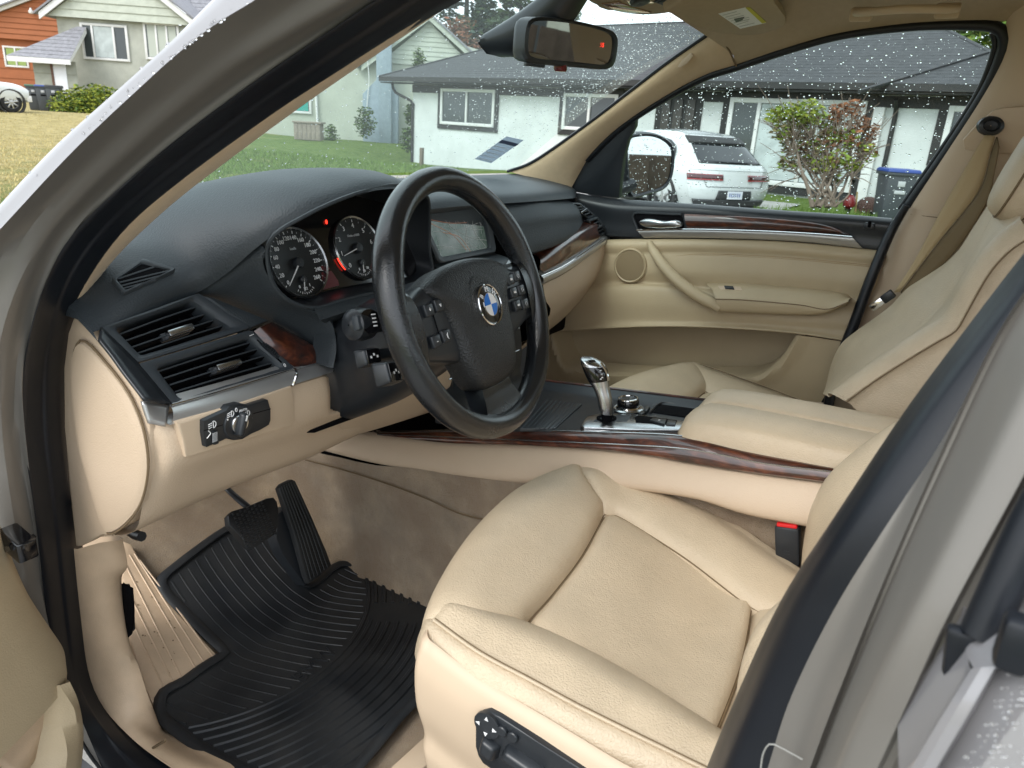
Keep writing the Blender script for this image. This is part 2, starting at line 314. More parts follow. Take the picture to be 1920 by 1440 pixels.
# grass blades over the part of the lawn in view
def blades(n,fx,h,mat,name):
    V=[];F=[]
    while len(F)<n:
        p=fx()
        if p is None: continue
        x,y=p; z=gz(x,y); a=random.random()*6.28; hh=h*(.5+random.random()); wd=.012+.01*random.random(); l=hh*.5
        dx,dy=math.cos(a)*wd,math.sin(a)*wd; lx,ly=random.gauss(0,l*.6),random.gauss(0,l*.6); i=len(V)
        V+=[(x-dx,y-dy,z-.01),(x+dx,y+dy,z-.01),(x+lx,y+ly,z+hh)]; F.append((i,i+1,i+2))
    o=mob(name,V,F,mat,None,180,flat=True); return o
def fan(p0,p1,d0,d1):
    def f():
        px=p0+(p1-p0)*random.random(); v=ray(px,250); v=v/np.hypot(v[0],v[1]); d=d0*(d1/d0)**random.random(); return CAM[0]+v[0]*d,CAM[1]+v[1]*d
    return f
m_blg=M('grass_green',(.12,.19,.04),.8,spec=.15); m_bly=M('grass_straw',(.5,.42,.2),.85,spec=.1)
tag(blades(16000,fan(330,860,7,24),.07,m_blg,'grass'),'green grass blades of the lawn in front of the pale green house','grass',kind='stuff')
tag(blades(11000,fan(-30,330,8,34),.035,m_bly,'dry_grass'),'dry straw coloured grass blades on the lawn before the grey stucco house','grass',kind='stuff')
tag(blades(5000,fan(1440,1680,10.5,14.5),.17,m_blg,'tall_grass'),'tall bright grass round the foot of the garden shrub','grass',kind='stuff')

m_stw=M('white_stucco',(.60,.625,.62),.9,bump=[('n',30,.5,.02)],var=(1.6,.1))
m_stg=M('grey_stucco',(.40,.41,.36),.92,bump=[('n',20,.6,.03)],var=(1.4,.18))
m_stgr=M('pale_green_stucco',(.44,.46,.39),.92,bump=[('n',16,.5,.03)],var=(.9,.14))
m_trimk=M('black_trim_paint',(.018,.018,.018),.6); m_trimw=M('white_trim_paint',(.66,.66,.65),.55,var=(4,.06))
m_sidg=M('pale_siding',(.46,.49,.42),.8,bump=[('n',9,.4,.02)],var=(3,.14)); m_sidgd=M('grey_siding',(.30,.31,.26),.85,var=(3,.12))
m_orange=M('orange_siding',srgb(152,90,54),.75,bump=[('n',12,.2,.01)],var=(2,.1))
m_roofk=M('charcoal_shingles',(.05,.052,.056),.9,bump=[('n',25,.7,.03)],var=(7,.28)); m_roofg=M('grey_shingles',(.24,.24,.26),.9,bump=[('n',18,.7,.03)],var=(6,.25))
m_pane=M('window_pane',(.05,.06,.062),.08,spec=.6); m_curt=M('pale_curtain',(.45,.5,.5),.9,var=(3,.2)); m_curtg=M('green_curtain',srgb(140,160,95),.9); m_blind=M('blinds',(.42,.45,.40),.8)
m_chim=M('blue_grey_block',(.27,.33,.38),.9,bump=[('n',14,.5,.02)],var=(5,.12)); m_door_w=M('white_door',(.75,.76,.78),.5)
class Face:
    """a vertical house front through two points; s = metres along it, h = height"""
    def __init__(s,P0,P1,base):
        s.o=A(P0[0],P0[1],base); e=A(P1[0]-P0[0],P1[1]-P0[1],0); s.L=np.linalg.norm(e); s.e=e/s.L; n=np.cross(s.e,A(0,0,1)); s.n=n if n@(CAM-s.o)>0 else -n
    def at(s,a,h,out=0.): return s.o+s.e*a+A(0,0,h)+s.n*out
    def px(s,x,y,out=0.): p=UP(x,y,s.o+s.n*out,s.n)-s.o; return p@s.e,p[2]
    def board(s,name,poly,th,mat,parent,out=0.,bev=0.): # poly in (a,h)
        return slab(name,[s.at(a,h,out+th) for a,h in poly],th,mat,parent,bev,nrmv=s.n)
    def rect(s,name,a0,a1,h0,h1,th,mat,parent,out=0.,bev=0.): return s.board(name,[(a0,h0),(a1,h0),(a1,h1),(a0,h1)],th,mat,parent,out,bev)
    def window(s,parent,x0,y0,x1,y1,panes,fw=.09,fr=m_trimw,out=.02,surround=None,glass=m_pane,fills=None):
        a0,h1=s.px(x0,y0); a1,_=s.px(x1,y0); _,h0=s.px((x0+x1)/2,y1); h1=(h1+s.px(x1,y0)[1])/2
        w=part('window',parent,s.at((a0+a1)/2,h0))
        if surround:
            q=surround
            for nm,r in (('surround_side',(a0-q,a0,h0-q,h1+q)),('surround_side',(a1,a1+q,h0-q,h1+q)),('surround_head',(a0,a1,h1,h1+q)),('surround_sill',(a0,a1,h0-q,h0))): s.rect(nm,*r,.03,m_trimk,w,out)
        for r in ((a0,a0+fw,h0,h1),(a1-fw,a1,h0,h1),(a0+fw,a1-fw,h1-fw,h1),(a0+fw,a1-fw,h0,h0+fw)): s.rect('frame',*r,.07,fr,w,out,.008)
        xs=[a0+fw+(a1-a0-2*fw)*t for t in panes]
        for i in range(len(xs)-1):
            m=glass if not fills or fills[i] is None else fills[i]
            s.rect('pane',xs[i],xs[i+1],h0+fw,h1-fw,.012,glass,w,out+.012)
            if m is not glass: s.rect('curtain',xs[i]+.06,xs[i+1]-.05,h0+fw+.02,h1-fw-.02,.008,m,w,out+.026)
            if i: s.rect('mullion',xs[i]-fw*.4,xs[i]+fw*.4,h0+fw,h1-fw,.05,fr,w,out+.03,.006)
        return w
def shingled(name,corner,eu,ev,lu,lv,mat,parent,rows,clip=None,th=.035):
    """roof slope as overlapping courses; clip(v) -> (u0,u1) extent of a course at height v"""
    V=[];F=[]; nn=nrm(np.cross(eu,ev)); nn=nn if nn[2]>0 else -nn
    for i in range(rows):
        v0,v1=lv*i/rows,lv*(i+1)/rows+.02; a0,a1=clip(v0) if clip else (0,lu); b0,b1=clip(min(v1,lv)) if clip else (0,lu); k=len(V); lift=th*.6+.004*random.random()
        P=[corner+eu*a0+ev*v0+nn*lift,corner+eu*a1+ev*v0+nn*lift,corner+eu*b1+ev*v1+nn*.003,corner+eu*b0+ev*v1+nn*.003,corner+eu*a0+ev*v0-nn*.05,corner+eu*a1+ev*v0-nn*.05]
        V+=P; F+=[(k,k+1,k+2,k+3),(k+4,k+5,k+1,k)]
    return mob(name,V,F,mat,parent,20,flat=True)
# ---------------------------------------------------------------- white bungalow with charcoal hip roof
P1=UD(775,158,27.2); P2=UD(1830,182,16.05); WB=-.9
wf=Face(P1,P2,WB); eave=2.12-WB
wh=thing('bungalow',wf.at(wf.L/2,0),'white stucco bungalow with charcoal shingle hip roof and black trimmed windows','house')
Lw=wf.L+5
wf.rect('wall',0,Lw,0,eave+.25,.2,m_stw,wh,-.2)
slab('side_wall',[wf.at(0,0,-.2),wf.at(0,0,-8),wf.at(0,eave+.25,-8),wf.at(0,eave+.25,-.2)],.2,m_stw,wh,nrmv=-wf.e)
wf.rect('fascia',-1.2,Lw,eave+.05,eave+.2,.06,m_trimk,wh,.6); wf.rect('soffit_band',-.02,Lw,eave-.28,eave-.02,.03,m_trimk,wh,.0)
slab('soffit',[wf.at(-1.2,eave,.6),wf.at(Lw,eave,.6),wf.at(Lw,eave,-.05),wf.at(-1.2,eave,-.05)],.03,m_trimk,wh,nrmv=(0,0,-1))
rise,run=2.15,5.0
ev=nrm(-wf.n*run+A(0,0,rise)); lv=math.hypot(run,rise); c0=wf.at(-1.2,eave+.2,.66); LR=wf.px(1985,186)[0]+1.2
hipr=5.0; rs=min(np.linspace(6,LR-.5,200),key=lambda s:abs(pr(c0+wf.e*s-wf.n*run+A(0,0,rise))[0]-1715)); HR=LR-rs
roofp=shingled('roof',c0,wf.e,ev,LR,lv,m_roofk,wh,26,th=.008,clip=lambda v:(hipr*v/lv,LR-min(1,v/lv)*HR))
e2=-wf.n; ev2=nrm(wf.e*hipr+A(0,0,rise)); shingled('roof',c0,e2,ev2,run*2,math.hypot(hipr,rise),m_roofk,wh,26,clip=lambda v:(run*v/math.hypot(hipr,rise),2*run-run*v/math.hypot(hipr,rise)))
cR=wf.at(-1.2+LR,eave+.2,.66); ev3=nrm(-wf.e*HR+A(0,0,rise)); l3=math.hypot(HR,rise); shingled('roof',cR,-wf.n,ev3,run*2,l3,m_roofk,wh,22,clip=lambda v:(run*v/l3,2*run-run*v/l3))
cB=wf.at(-1.2,eave+.2,.66-2*run); shingled('roof',cB,wf.e,nrm(wf.n*run+A(0,0,rise)),LR,lv,m_roofk,wh,10,clip=lambda v:(hipr*v/lv,LR-v/lv*HR))
def capline(a,b,r=.06): return tube('hip_cap',[a,b],r,m_roofk,wh,2,6,flat=.6)
ridge0=c0+wf.e*hipr+ev*lv-0; ridge0=c0+wf.e*hipr+(-wf.n*run)+A(0,0,rise); ridge1=c0+wf.e*(LR-HR)-wf.n*run+A(0,0,rise)
capline(c0,ridge0); capline(ridge0,ridge1); capline(cR,ridge1)
# porch wing: its valley shows as a raised line over the big window
va=UP(1612,172,c0,np.cross(wf.e,ev)); vb=UP(1850,100,c0,np.cross(wf.e,ev)); capline(va,vb,.09)
wf.window(wh,829,167,931,236,(0,.5,1),.1,surround=.16); wf.window(wh,1060,176,1162,246,(0,.5,1),.1,surround=.16)
wf.window(wh,1372,186,1630,352,(0,.22,.62,1),.12,surround=.2,fills=(None,m_curt,m_curt)); wf.window(wh,1782,200,1900,300,(0,.5,1),.12,surround=.2)
a0,h1=wf.px(1243,178); a1,_=wf.px(1312,178); ent=part('entry',wh,wf.at(a0,0)); wf.rect('door_frame',a0-.15,a1+.15,.4,h1+.1,.03,m_trimk,ent,.01)
for i in range(3): aa=a0+(a1-a0)*i/3; wf.rect('door_panel',aa+.06,aa+(a1-a0)/3-.06,.6,h1-.1,.03,M('dark_brown_door',(.04,.035,.03),.5),ent,.045,.01)
a0,_=wf.px(1655,200); wf.rect('corner_post',a0-.14,a0+.1,0,eave-.28,.14,m_trimw,wh,.0,.01)
a0,_=wf.px(1684,200); tube('downpipe',[wf.at(a0,eave-.1,.3),wf.at(a0,eave-.3,.1),wf.at(a0,eave-.6,.08),wf.at(a0,.2,.08)],.055,m_trimk,wh,14,8)
a0,_=wf.px(775,200); tube('downpipe',[wf.at(a0-.75,eave,.4),wf.at(a0-.7,eave-.3,.3),wf.at(a0+.0,eave-.62,.06),wf.at(a0+.02,eave-.9,.06),wf.at(a0+.02,.2,.06)],.05,m_trimk,wh,20,8)
a0,_=wf.px(836,300); g0=gz(*wf.at(a0,0,1.2)[:2]); gpo=rbox('garden_post',A(*wf.at(a0,0,1.2)[:2],g0+.3),A(.06,0,0),A(0,.06,0),A(0,0,.34),M('weathered_post',(.16,.13,.1),.9),None,.01); tag(gpo,'short weathered post standing against the white bungalow wall','post')
# ---------------------------------------------------------------- pale green house with block chimney
gf=Face(UD(470,262,33),UD(840,262,33.5),-.4); gh=thing('green_house',gf.at(7,0),'pale green stucco house with lap sided gable and blue grey block chimney','house')
LG=gf.px(840,200)[0]; hb=gf.px(740,119)[1]; ax,ah=gf.px(805,42)
gf.rect('wall',-2,LG+4,-.4,hb,.2,m_stgr,gh,-.2)
bl=gf.px(470,119)[0]; sl_=(gf.px(805,42)[1]-gf.px(875,112)[1])/(gf.px(875,112)[0]-ax); hw=(ah-hb)/sl_+.3; nb=9
for i in range(nb):
    h0=hb+(ah-hb)*i/nb; h1=hb+(ah-hb)*(i+1)/nb+.03; w0=(ah-h0)/sl_; w1=max(.05,(ah-h1)/sl_)
    slab('siding_board',[gf.at(ax-w0,h0,.06),gf.at(ax+w0,h0,.06),gf.at(ax+w1,h1,.025),gf.at(ax-w1,h1,.025)],.03,m_sidg,gh,nrmv=gf.n)
for sg in (-1,1):
    gf.board('bargeboard',[(ax,ah+.05),(ax,ah+.35),(ax+sg*(hw+.5),hb-.5*sl_+.3),(ax+sg*(hw+.5),hb-.5*sl_)],.08,m_trimw if 0 else m_sidg,gh,.25)
    slab('roof',[gf.at(ax,ah+.38,.4),gf.at(ax+sg*(hw+.7),hb-.7*sl_+.38,.4),gf.at(ax+sg*(hw+.7),hb-.7*sl_+.38,-9),gf.at(ax,ah+.38,-9)],.1,m_roofg,gh,nrmv=(0,0,1))
b0,_=gf.px(838,72); gf.board('rear_gable',[(ax,hb),(ax+6.5,hb),(ax+1.6,ah-.7)],.1,m_sidg,gh,-1.5)
c0_,_=gf.px(708,100); c1_,_=gf.px(735,100); d0_,_=gf.px(683,200); d1_,_=gf.px(748,200); hs0=gf.px(700,178)[1]; hs1=gf.px(700,150)[1]
ch=gf.board('chimney',[(d0_,-.4),(d1_,-.4),(d1_,hs0),(c1_,hs1),(c1_,hb+5),(c0_,hb+5),(c0_,hs1),(d0_,hs0)],.55,m_chim,gh,0.,.02)
gf.rect('chimney_flue',c0_+.12,c1_+.05,-.3,hb+5,.2,m_chim,gh,.56,.01)
gf.window(gh,520,150,583,212,(0,.5,1),.1,fills=(None,M('teal_curtain',(.02,.3,.25),.8)))
a0,_=gf.px(592,200); tube('downpipe',[gf.at(a0,hb,.1),gf.at(a0+.1,.1,.1)],.06,m_trimw,gh,4,8)
tube('cable',[gf.px(692,110) and gf.at(gf.px(692,110)[0],gf.px(692,110)[1],.62),gf.at(gf.px(695,150)[0],gf.px(695,150)[1],.62),gf.at(gf.px(692,190)[0],gf.px(692,190)[1],.62),gf.at(gf.px(690,228)[0],gf.px(690,228)[1],.62)],.02,m_trimw,gh,20,6)
# ---------------------------------------------------------------- grey stucco house
af=Face(UD(128,200,36),UD(420,200,36.5),-.2); ah_=thing('grey_house',af.at(5,0),'grey stucco house with lap sided gable and wide white framed windows','house')
hb2=af.px(230,40)[1]; af.rect('wall',0,af.px(470,200)[0],-.5,hb2,.2,m_stg,ah_,-.2)
slab('side_wall',[af.at(0,-.5,-.2),af.at(0,-.5,-8),af.at(0,hb2,-8),af.at(0,hb2,-.2)],.2,m_stg,ah_,nrmv=-af.e)
l0,_=af.px(95,38); r0,_=af.px(366,38); ax2=(l0+r0)/2; sl2=.72; ah2=hb2+(r0-l0)/2*sl2; n2=7
for i in range(n2):
    h0=hb2+(ah2-hb2)*i/n2; h1=hb2+(ah2-hb2)*(i+1)/n2+.03; w0=(ah2-h0)/sl2; w1=max(.05,(ah2-h1)/sl2)
    slab('siding_board',[af.at(ax2-w0,h0,.3),af.at(ax2+w0,h0,.3),af.at(ax2+w1,h1,.25),af.at(ax2-w1,h1,.25)],.04,m_sidg,ah_,nrmv=af.n)
for sg in (-1,1):
    af.board('bargeboard',[(ax2,ah2+.02),(ax2,ah2+.34),(ax2+sg*((r0-l0)/2+.25),hb2-.2+.3),(ax2+sg*((r0-l0)/2+.25),hb2-.2)],.08,m_trimw,ah_,.45)
    slab('roof',[af.at(ax2,ah2+.4,.6),af.at(ax2+sg*((r0-l0)/2+.45),hb2-.34+.44,.6),af.at(ax2+sg*((r0-l0)/2+.45),hb2-.34+.44,-10),af.at(ax2,ah2+.4,-10)],.09,m_roofg,ah_,nrmv=(0,0,1))
shingled('roof',af.at(r0-1.5,hb2+.2,-2.5),af.e,nrm(-af.n*4+A(0,0,3)),8,5,m_roofg,ah_,14)
af.window(ah_,150,45,238,113,(0,.22,.72,1),.11,fills=(None,m_curt,None)); af.window(ah_,268,43,335,113,(0,.33,.67,1),.11,fills=(m_blind,m_blind,m_blind))
# lean-to porch with shingled roof, board wall and white door
pf=Face(af.at(af.px(30,150)[0],0,1.6),af.at(af.px(146,150)[0],0,1.6),-.2); a_=[pf.px(x,150)[0] for x in (66,100,127,146)]; hp=pf.px(100,113)[1]
for i in range(5):
    h0,h1=-.2+(hp+.2)*i/5,-.2+(hp+.2)*(i+1)/5
    slab('porch_board',[pf.at(a_[0],h0,.04),pf.at(a_[1],h0,.04),pf.at(a_[1],h1,.01),pf.at(a_[0],h1,.01)],.04,m_sidgd,ah_,nrmv=pf.n)
    slab('porch_board',[pf.at(a_[2],h0,.04),pf.at(a_[3],h0,.04),pf.at(a_[3],h1,.01),pf.at(a_[2],h1,.01)],.04,m_sidgd,ah_,nrmv=pf.n)
pf.rect('door',a_[1]+.05,a_[2],-.3,hp,.05,m_door_w,ah_,.0,.01); pf.rect('door_post',a_[1]-.02,a_[1]+.08,-.3,hp,.08,M('brown_post',(.12,.06,.04),.7),ah_)
pr0=pf.at(pf.px(24,108)[0],hp+.05,.5); lru=pf.px(141,110)[0]-pf.px(24,108)[0]; evp=nrm(-pf.n*1.9+A(0,0,1.5)); lvp=2.5
shingled('porch_roof',pr0,pf.e,evp,lru,lvp,m_roofg,ah_,9,clip=lambda v:(v/lvp*lru*.85,lru))
slab('porch_fascia',[pr0+pf.n*.02-A(0,0,.22),pr0+pf.n*.02+pf.e*lru-A(0,0,.22),pr0+pf.n*.02+pf.e*lru,pr0+pf.n*.02],.06,m_trimw,ah_,nrmv=pf.n)
slab('porch_gable',[pr0+pf.e*lru-A(0,0,.15),pr0+pf.e*(lru+.01)+evp*lvp-A(0,0,.25),pr0+pf.e*(lru+.01)+evp*lvp,pr0+pf.e*lru],.06,m_trimw,ah_,nrmv=pf.e)
# ---------------------------------------------------------------- orange house
of=Face(UD(-120,165,43),UD(130,165,44),.2); oh=thing('orange_house',of.at(3,0),'orange lap sided house with white gutters and a green curtained window','house')
La=of.px(150,100)[0]; hO=of.px(60,76)[1]; hT=of.px(60,20)[1]; hz=of.px(60,165)[1]
nB=6
for i in range(nB):
    h0,h1=hz-.6+(hO-hz+.6)*i/nB,hz-.6+(hO-hz+.6)*(i+1)/nB; slab('siding_board',[of.at(0,h0,.05),of.at(La,h0,.05),of.at(La,h1+.02,.015),of.at(0,h1+.02,.015)],.04,m_orange,oh,nrmv=of.n)
axo,aho=of.px(82,-4); nB=8; slo=.42
for i in range(nB):
    h0,h1=hO+(aho-hO)*i/nB,hO+(aho-hO)*(i+1)/nB; w0,w1=[min(7.,max(.05,(aho-h)/slo)) for h in (h0,h1)]
    slab('siding_board',[of.at(max(0,axo-w0),h0,.32),of.at(axo+min(w0,1.9),h0,.32),of.at(axo+min(w1,1.9),h1+.02,.27),of.at(max(0,axo-w1),h1+.02,.27)],.3,m_orange,oh,nrmv=of.n)
for sg,l in ((-1,6.5),(1,2.4)):
    of.board('gutter',[(axo,aho+.02),(axo,aho+.26),(axo+sg*l,aho-l*slo+.26),(axo+sg*l,aho-l*slo)],.1,m_trimw,oh,.4)
    slab('roof',[of.at(axo,aho+.3,.7),of.at(axo+sg*(l+.2),aho-l*slo+.24,.7),of.at(axo+sg*(l+.2),aho-l*slo+.24,-9),of.at(axo,aho+.3,-9)],.09,m_roofg,oh,nrmv=(0,0,1))
of.window(oh,5,87,50,126,(0,.5,1),.1,fills=(m_curtg,m_curtg)); of.rect('corner_board',of.px(66,120)[0],of.px(71,120)[0],hz-.6,of.px(66,125)[1],.06,m_trimw,oh,.05)
lp=of.at(*of.px(65,20),.5); lathe('lamp',lp,A(0,0,-1),[(.001,-.1),(.05,-.08),(.06,0),(.14,.1),(.12,.2),(.001,.24)],m_trimw,oh,12)
# ---------------------------------------------------------------- leaves and plants
def leaves(name,cl,n,size,mats,parent,asp=2.2,up=.3,wts=None):
    V=[];F=[];mi=[]; wv=np.array([c[3] if len(c)>3 else c[1]**2*1.0 for c in cl],float); wv/=wv.sum(); ks=rng.choice(len(cl),n,p=wv)
    for k in ks:
        c=np.array(cl[k][0]); r=cl[k][1]; d=rng.normal(size=3); d/=np.linalg.norm(d); q=c+d*r*(rng.random()**.45)*A(1,1,cl[k][4] if len(cl[k])>4 else .8)
        s=size*(.6+.8*rng.random()); a=rng.normal(size=3); a[2]=abs(a[2])*up; a/=np.linalg.norm(a); b=np.cross(a,rng.normal(size=3)); b/=np.linalg.norm(b)+1e-9; i=len(V)
        V+=[q-a*s*.5,q+b*s/asp*.5,q+a*s*.5,q-b*s/asp*.5]; F.append((i,i+1,i+2,i+3)); m=cl[k][2] if len(cl[k])>2 and cl[k][2] is not None else None
        mi.append(int(rng.integers(len(mats))) if m is None else int(m[rng.integers(len(m))]))
    return mob(name,V,F,mats,parent,180,mi,flat=True)
def leafm(name,c): return M(name,c,.6,spec=.25)
L1,L2,L3=leafm('leaf_yellow_green',(.22,.25,.03)),leafm('leaf_green',(.08,.14,.02)),leafm('leaf_dark',(.03,.055,.012))
hg=[UD(x,y,31+random.random()) for x,y in ((128,190),(150,182),(172,190),(140,200),(185,178),(195,196),(160,205),(118,200),(205,185))]
hedge=thing('hedge',A(*hg[2][:2],gz(*hg[2][:2])),'low yellow green leafy hedge beside the wheeled bins','hedge')
leaves('foliage',[(p,.62) for p in hg],4200,.16,[L1,L1,L2,L3],hedge); 
for p in hg[::3]: tube('stem',[A(p[0],p[1],gz(p[0],p[1])-.1),p],.03,leafm('stem_brown',(.07,.05,.03)),hedge,3,6)
m_bark=M('bark',(.1,.08,.06),.9,bump=[('n',30,.8,.02)],var=(10,.3))
def tree(name,px,py,dep,h,rad,mats,label,n,size,conif=False,group=None,nb=14):
    top=UD(px,py,dep); x,y=top[0],top[1]; g=float(gz(x,y)); H=top[2]-g; t=thing(name,A(x,y,g),label,'tree',group)
    tube('trunk',[A(x,y,g-.2),A(x+.1,y,g+H*.5),A(x,y,g+H*.93)],[rad*.09,rad*.06,.03],m_bark,t,12,8); cl=[]
    for i in range(nb):
        f=(i+.5)/nb; hh=g+H*(.25+.73*f) if conif else g+H-h*(1-f)
        rr=(1-f)*rad*.95+.25 if conif else rad*(.55+.45*math.sin(math.pi*min(1,f*1.1)))
        for j in range(4 if conif else 3):
            a=random.random()*6.28; q=A(x+math.cos(a)*rr*.62,y+math.sin(a)*rr*.62,hh-rr*.12); cl.append((q,rr*.46+.12,None,rr**2+.1,.45 if conif else .8))
            if j<2: tube('limb',[A(x,y,hh-.5),q],[.07,.02],m_bark,t,3,5)
    leaves('crown',cl,n,size,mats,t,2.6,.25); return t
tree('conifer',880,-170,60,14,4.2,[L3,leafm('needle_blue',(.04,.07,.05))],'tall dark conifer behind the white bungalow and its russet neighbour',9000,.5,True)
tree('conifer',985,-140,58,14,4.,[L3,leafm('needle_green',(.035,.06,.03))],'dense dark conifer standing behind the rear view mirror mount',8000,.5,True)
tree('conifer',1065,-110,52,12,2.4,[L3,L2],'slim conifer against the pale sky above the bungalow ridge',4500,.4,True)
tree('maple_tree',872,38,46,5,2.6,[leafm('leaf_russet',(.26,.10,.055)),leafm('leaf_rust',(.18,.08,.04)),leafm('leaf_brown',(.1,.07,.04))],'russet leaved tree rising behind the pale green house',5200,.34)
tree('broadleaf_tree',1850,-120,32,7,4.2,[L1,L2,L2],'yellow green broadleaf tree behind the hip of the bungalow roof',9000,.36)
tree('broadleaf_tree',1720,-60,36,6,3.6,[L2,L2,L3],'darker green broadleaf tree behind the bungalow ridge',6000,.36)
# garden shrub, half green half turned, on twisted stems
sb=UD(1548,392,12.7); sb[2]=float(gz(sb[0],sb[1])); shrub=thing('garden_shrub',sb,'leggy shrub with yellow green and rusty leaves before the big window','shrub')
def SP(x,y,d=12.7): return UD(x,y,d)
cl=[(SP(1480,215),.28,(0,1)),(SP(1515,212),.3,(0,0,1)),(SP(1455,218),.2,(0,1)),(SP(1500,240,12.9),.3,(0,1,4)),(SP(1575,215,12.9),.25,(2,3)),(SP(1610,232),.22,(2,2,3)),(SP(1590,262),.28,(2,3,1)),(SP(1635,245),.16,(2,3)),(SP(1625,285),.2,(1,0,2)),(SP(1632,262),.12,(2,3)),
(SP(1560,255,12.9),.25,(3,4,1)),(SP(1545,310),.22,(0,1,0)),(SP(1570,300),.24,(0,1,3)),(SP(1530,270,12.9),.3,(4,3,1)),(SP(1600,310),.16,(0,1)),(SP(1465,250),.2,(4,1)),(SP(1490,275,12.9),.26,(4,4,1,3)),(SP(1520,300,12.9),.24,(4,4,1)),(SP(1560,330,12.9),.2,(4,0,1)),(SP(1605,200),.16,(2,3)),(SP(1545,230,13),.26,(4,3,1)),(SP(1480,305,12.9),.2,(4,4,1))]
cl=[(c,r,m,r*r,.8) for c,r,m in cl]
SHM=[L1,leafm('leaf_lime',(.16,.22,.03)),leafm('leaf_rusty',(.27,.11,.05)),leafm('leaf_dull_red',(.15,.075,.045)),leafm('leaf_dry',(.16,.13,.06))]
leaves('foliage',cl,3800,.10,SHM,shrub,2.4)
m_twig=M('grey_brown_twig',(.17,.13,.1),.9,bump=[('n',40,.6,.01)])
for i,c in enumerate(cl):
    b=SP(1520+random.uniform(0,50),388,12.65); mid=(b+c[0])/2+A(random.uniform(-.15,.15),random.uniform(-.15,.15),-.1)
    tube('stem',[b,b*.6+mid*.4+A(random.uniform(-.08,.08),random.uniform(-.14,.14),.05),mid,c[0]],[.042,.03,.018,.006] if i%4==0 else [.016,.014,.010,.005],m_twig,shrub,12,6)
    for _ in range(12):
        q=c[0]+rng.normal(size=3)*.26; s0=mid*(1-.5)+c[0]*.5; tube('twig',[s0,(s0+q)/2+A(0,0,.05),q],[.012,.008,.004],m_twig,shrub,5,4)
# planter of weathered boards in front of the green house
pc=UD(580,247,27); pc[2]=float(gz(*pc[:2]))+.32; pl=thing('planter',pc-A(0,0,.32),'weathered wooden planter box on the lawn by the pale green wall','planter')
m_wb=M('weathered_wood',(.26,.22,.18),.9,bump=[('n',30,.5,.01)],var=(8,.2)); eR=nrm(RT*A(1,1,0)); eF=nrm(FW*A(1,1,0))
for i in range(6): rbox('board',pc+eR*(-.4+.16*i)-eF*.3,eR*.076,eF*.02,A(0,0,.3),m_wb,pl,.006)
for s in (-1,1): rbox('board',pc+eR*.44*s,eR*.02,eF*.28,A(0,0,.3),m_wb,pl,.006)
rbox('rim',pc+A(0,0,.31),eR*.52,eF*.36,A(0,0,.03),m_wb,pl,.01)
for x,y,d,r,n,lab in ((685,230,31.5,.5,700,'small leafy bush at the foot of the block chimney'),(765,262,28,.35,500,'ivy and weeds at the corner of the white bungalow'),(770,215,28,.3,450,'ivy climbing the bungalow corner by the downpipe'),(785,112,31,.35,350,'green sprig growing at the gable edge of the green house'),(620,258,31,.4,500,'low weeds along the green stucco wall')):
    p=UD(x,y,d); bu=leaves('bush',[(p,r),(p+A(0,0,r*.8),r*.7),(p-A(0,0,r*.7),r*.8)],n,.13,[L2,L3],None); tag(bu,lab,'bush')
# ---------------------------------------------------------------- wheeled bins
def bin_(px,py,dep,h,mlid,label,rot=0.):
    p=UD(px,py,dep); g=float(gz(p[0],p[1])); o=A(p[0],p[1],g); t=thing('wheeled_bin',o,label,'bin','wheeled bins'); m=m_binb; ex=nrm(RT*A(1,1,0)); ey=nrm(FW*A(1,1,0))
    ca,sa=math.cos(rot),math.sin(rot); ex,ey=ex*ca+ey*sa,ey*ca-ex*sa
    rbox('body',o+A(0,0,h*.47),ex*h*.2,ey*h*.22,A(0,0,h*.45),m,t,.03,2,(1.25,1.25)); rbox('rim',o+A(0,0,h*.9),ex*h*.275,ey*h*.3,A(0,0,h*.025),m,t,.01)
    rbox('lid',o+A(0,0,h*.955),ex*h*.285,ey*h*.32,A(0,0,h*.03),mlid,t,.02,2,(.92,.92)); tube('handle',[o+ey*h*.34+ex*h*.2+A(0,0,h*.9),o+ey*h*.37+A(0,0,h*.92),o+ey*h*.34-ex*h*.2+A(0,0,h*.9)],.018,m,t,8,6)
    rbox('grip',o-ey*h*.255+A(0,0,h*.6),ex*h*.09,ey*.01,A(0,0,h*.03),m_dimwhite if dep<20 else m_void,t,.004); rbox('badge',o-ey*h*.268+A(0,0,h*.74),ex*h*.06,ey*.006,A(0,0,h*.045),m_dimwhite,t,.003)
    for s in (-1,1): lathe('wheel',o+ex*h*.19*s+ey*h*.2+A(0,0,.1),ex*s,[(.001,0),(.09,0),(.1,.02),(.1,.05),(.001,.06)],m_void,t,16)
    return t
m_binb=M('grey_bin_plastic',(.055,.062,.07),.5,var=(4,.1)); m_lidb=M('blue_lid',srgb(38,64,130),.45); m_lidg=M('green_lid',(.03,.1,.05),.45); m_lidk=M('black_lid',(.02,.02,.022),.5)
bin_(70,207,33,1.1,m_lidg,'grey wheeled bin with dark green lid beside the white pickup',.35); bin_(88,207,32.6,1.1,m_lidb,'grey wheeled bin with blue lid between two darker lidded bins',.35)
bin_(107,206,32.3,1.1,m_lidk,'grey wheeled bin with black lid tucked against the hedge',.35); bin_(1666,404,12.3,.95,m_lidb,'grey wheeled bin with blue lid against the bungalow wall',-.1)
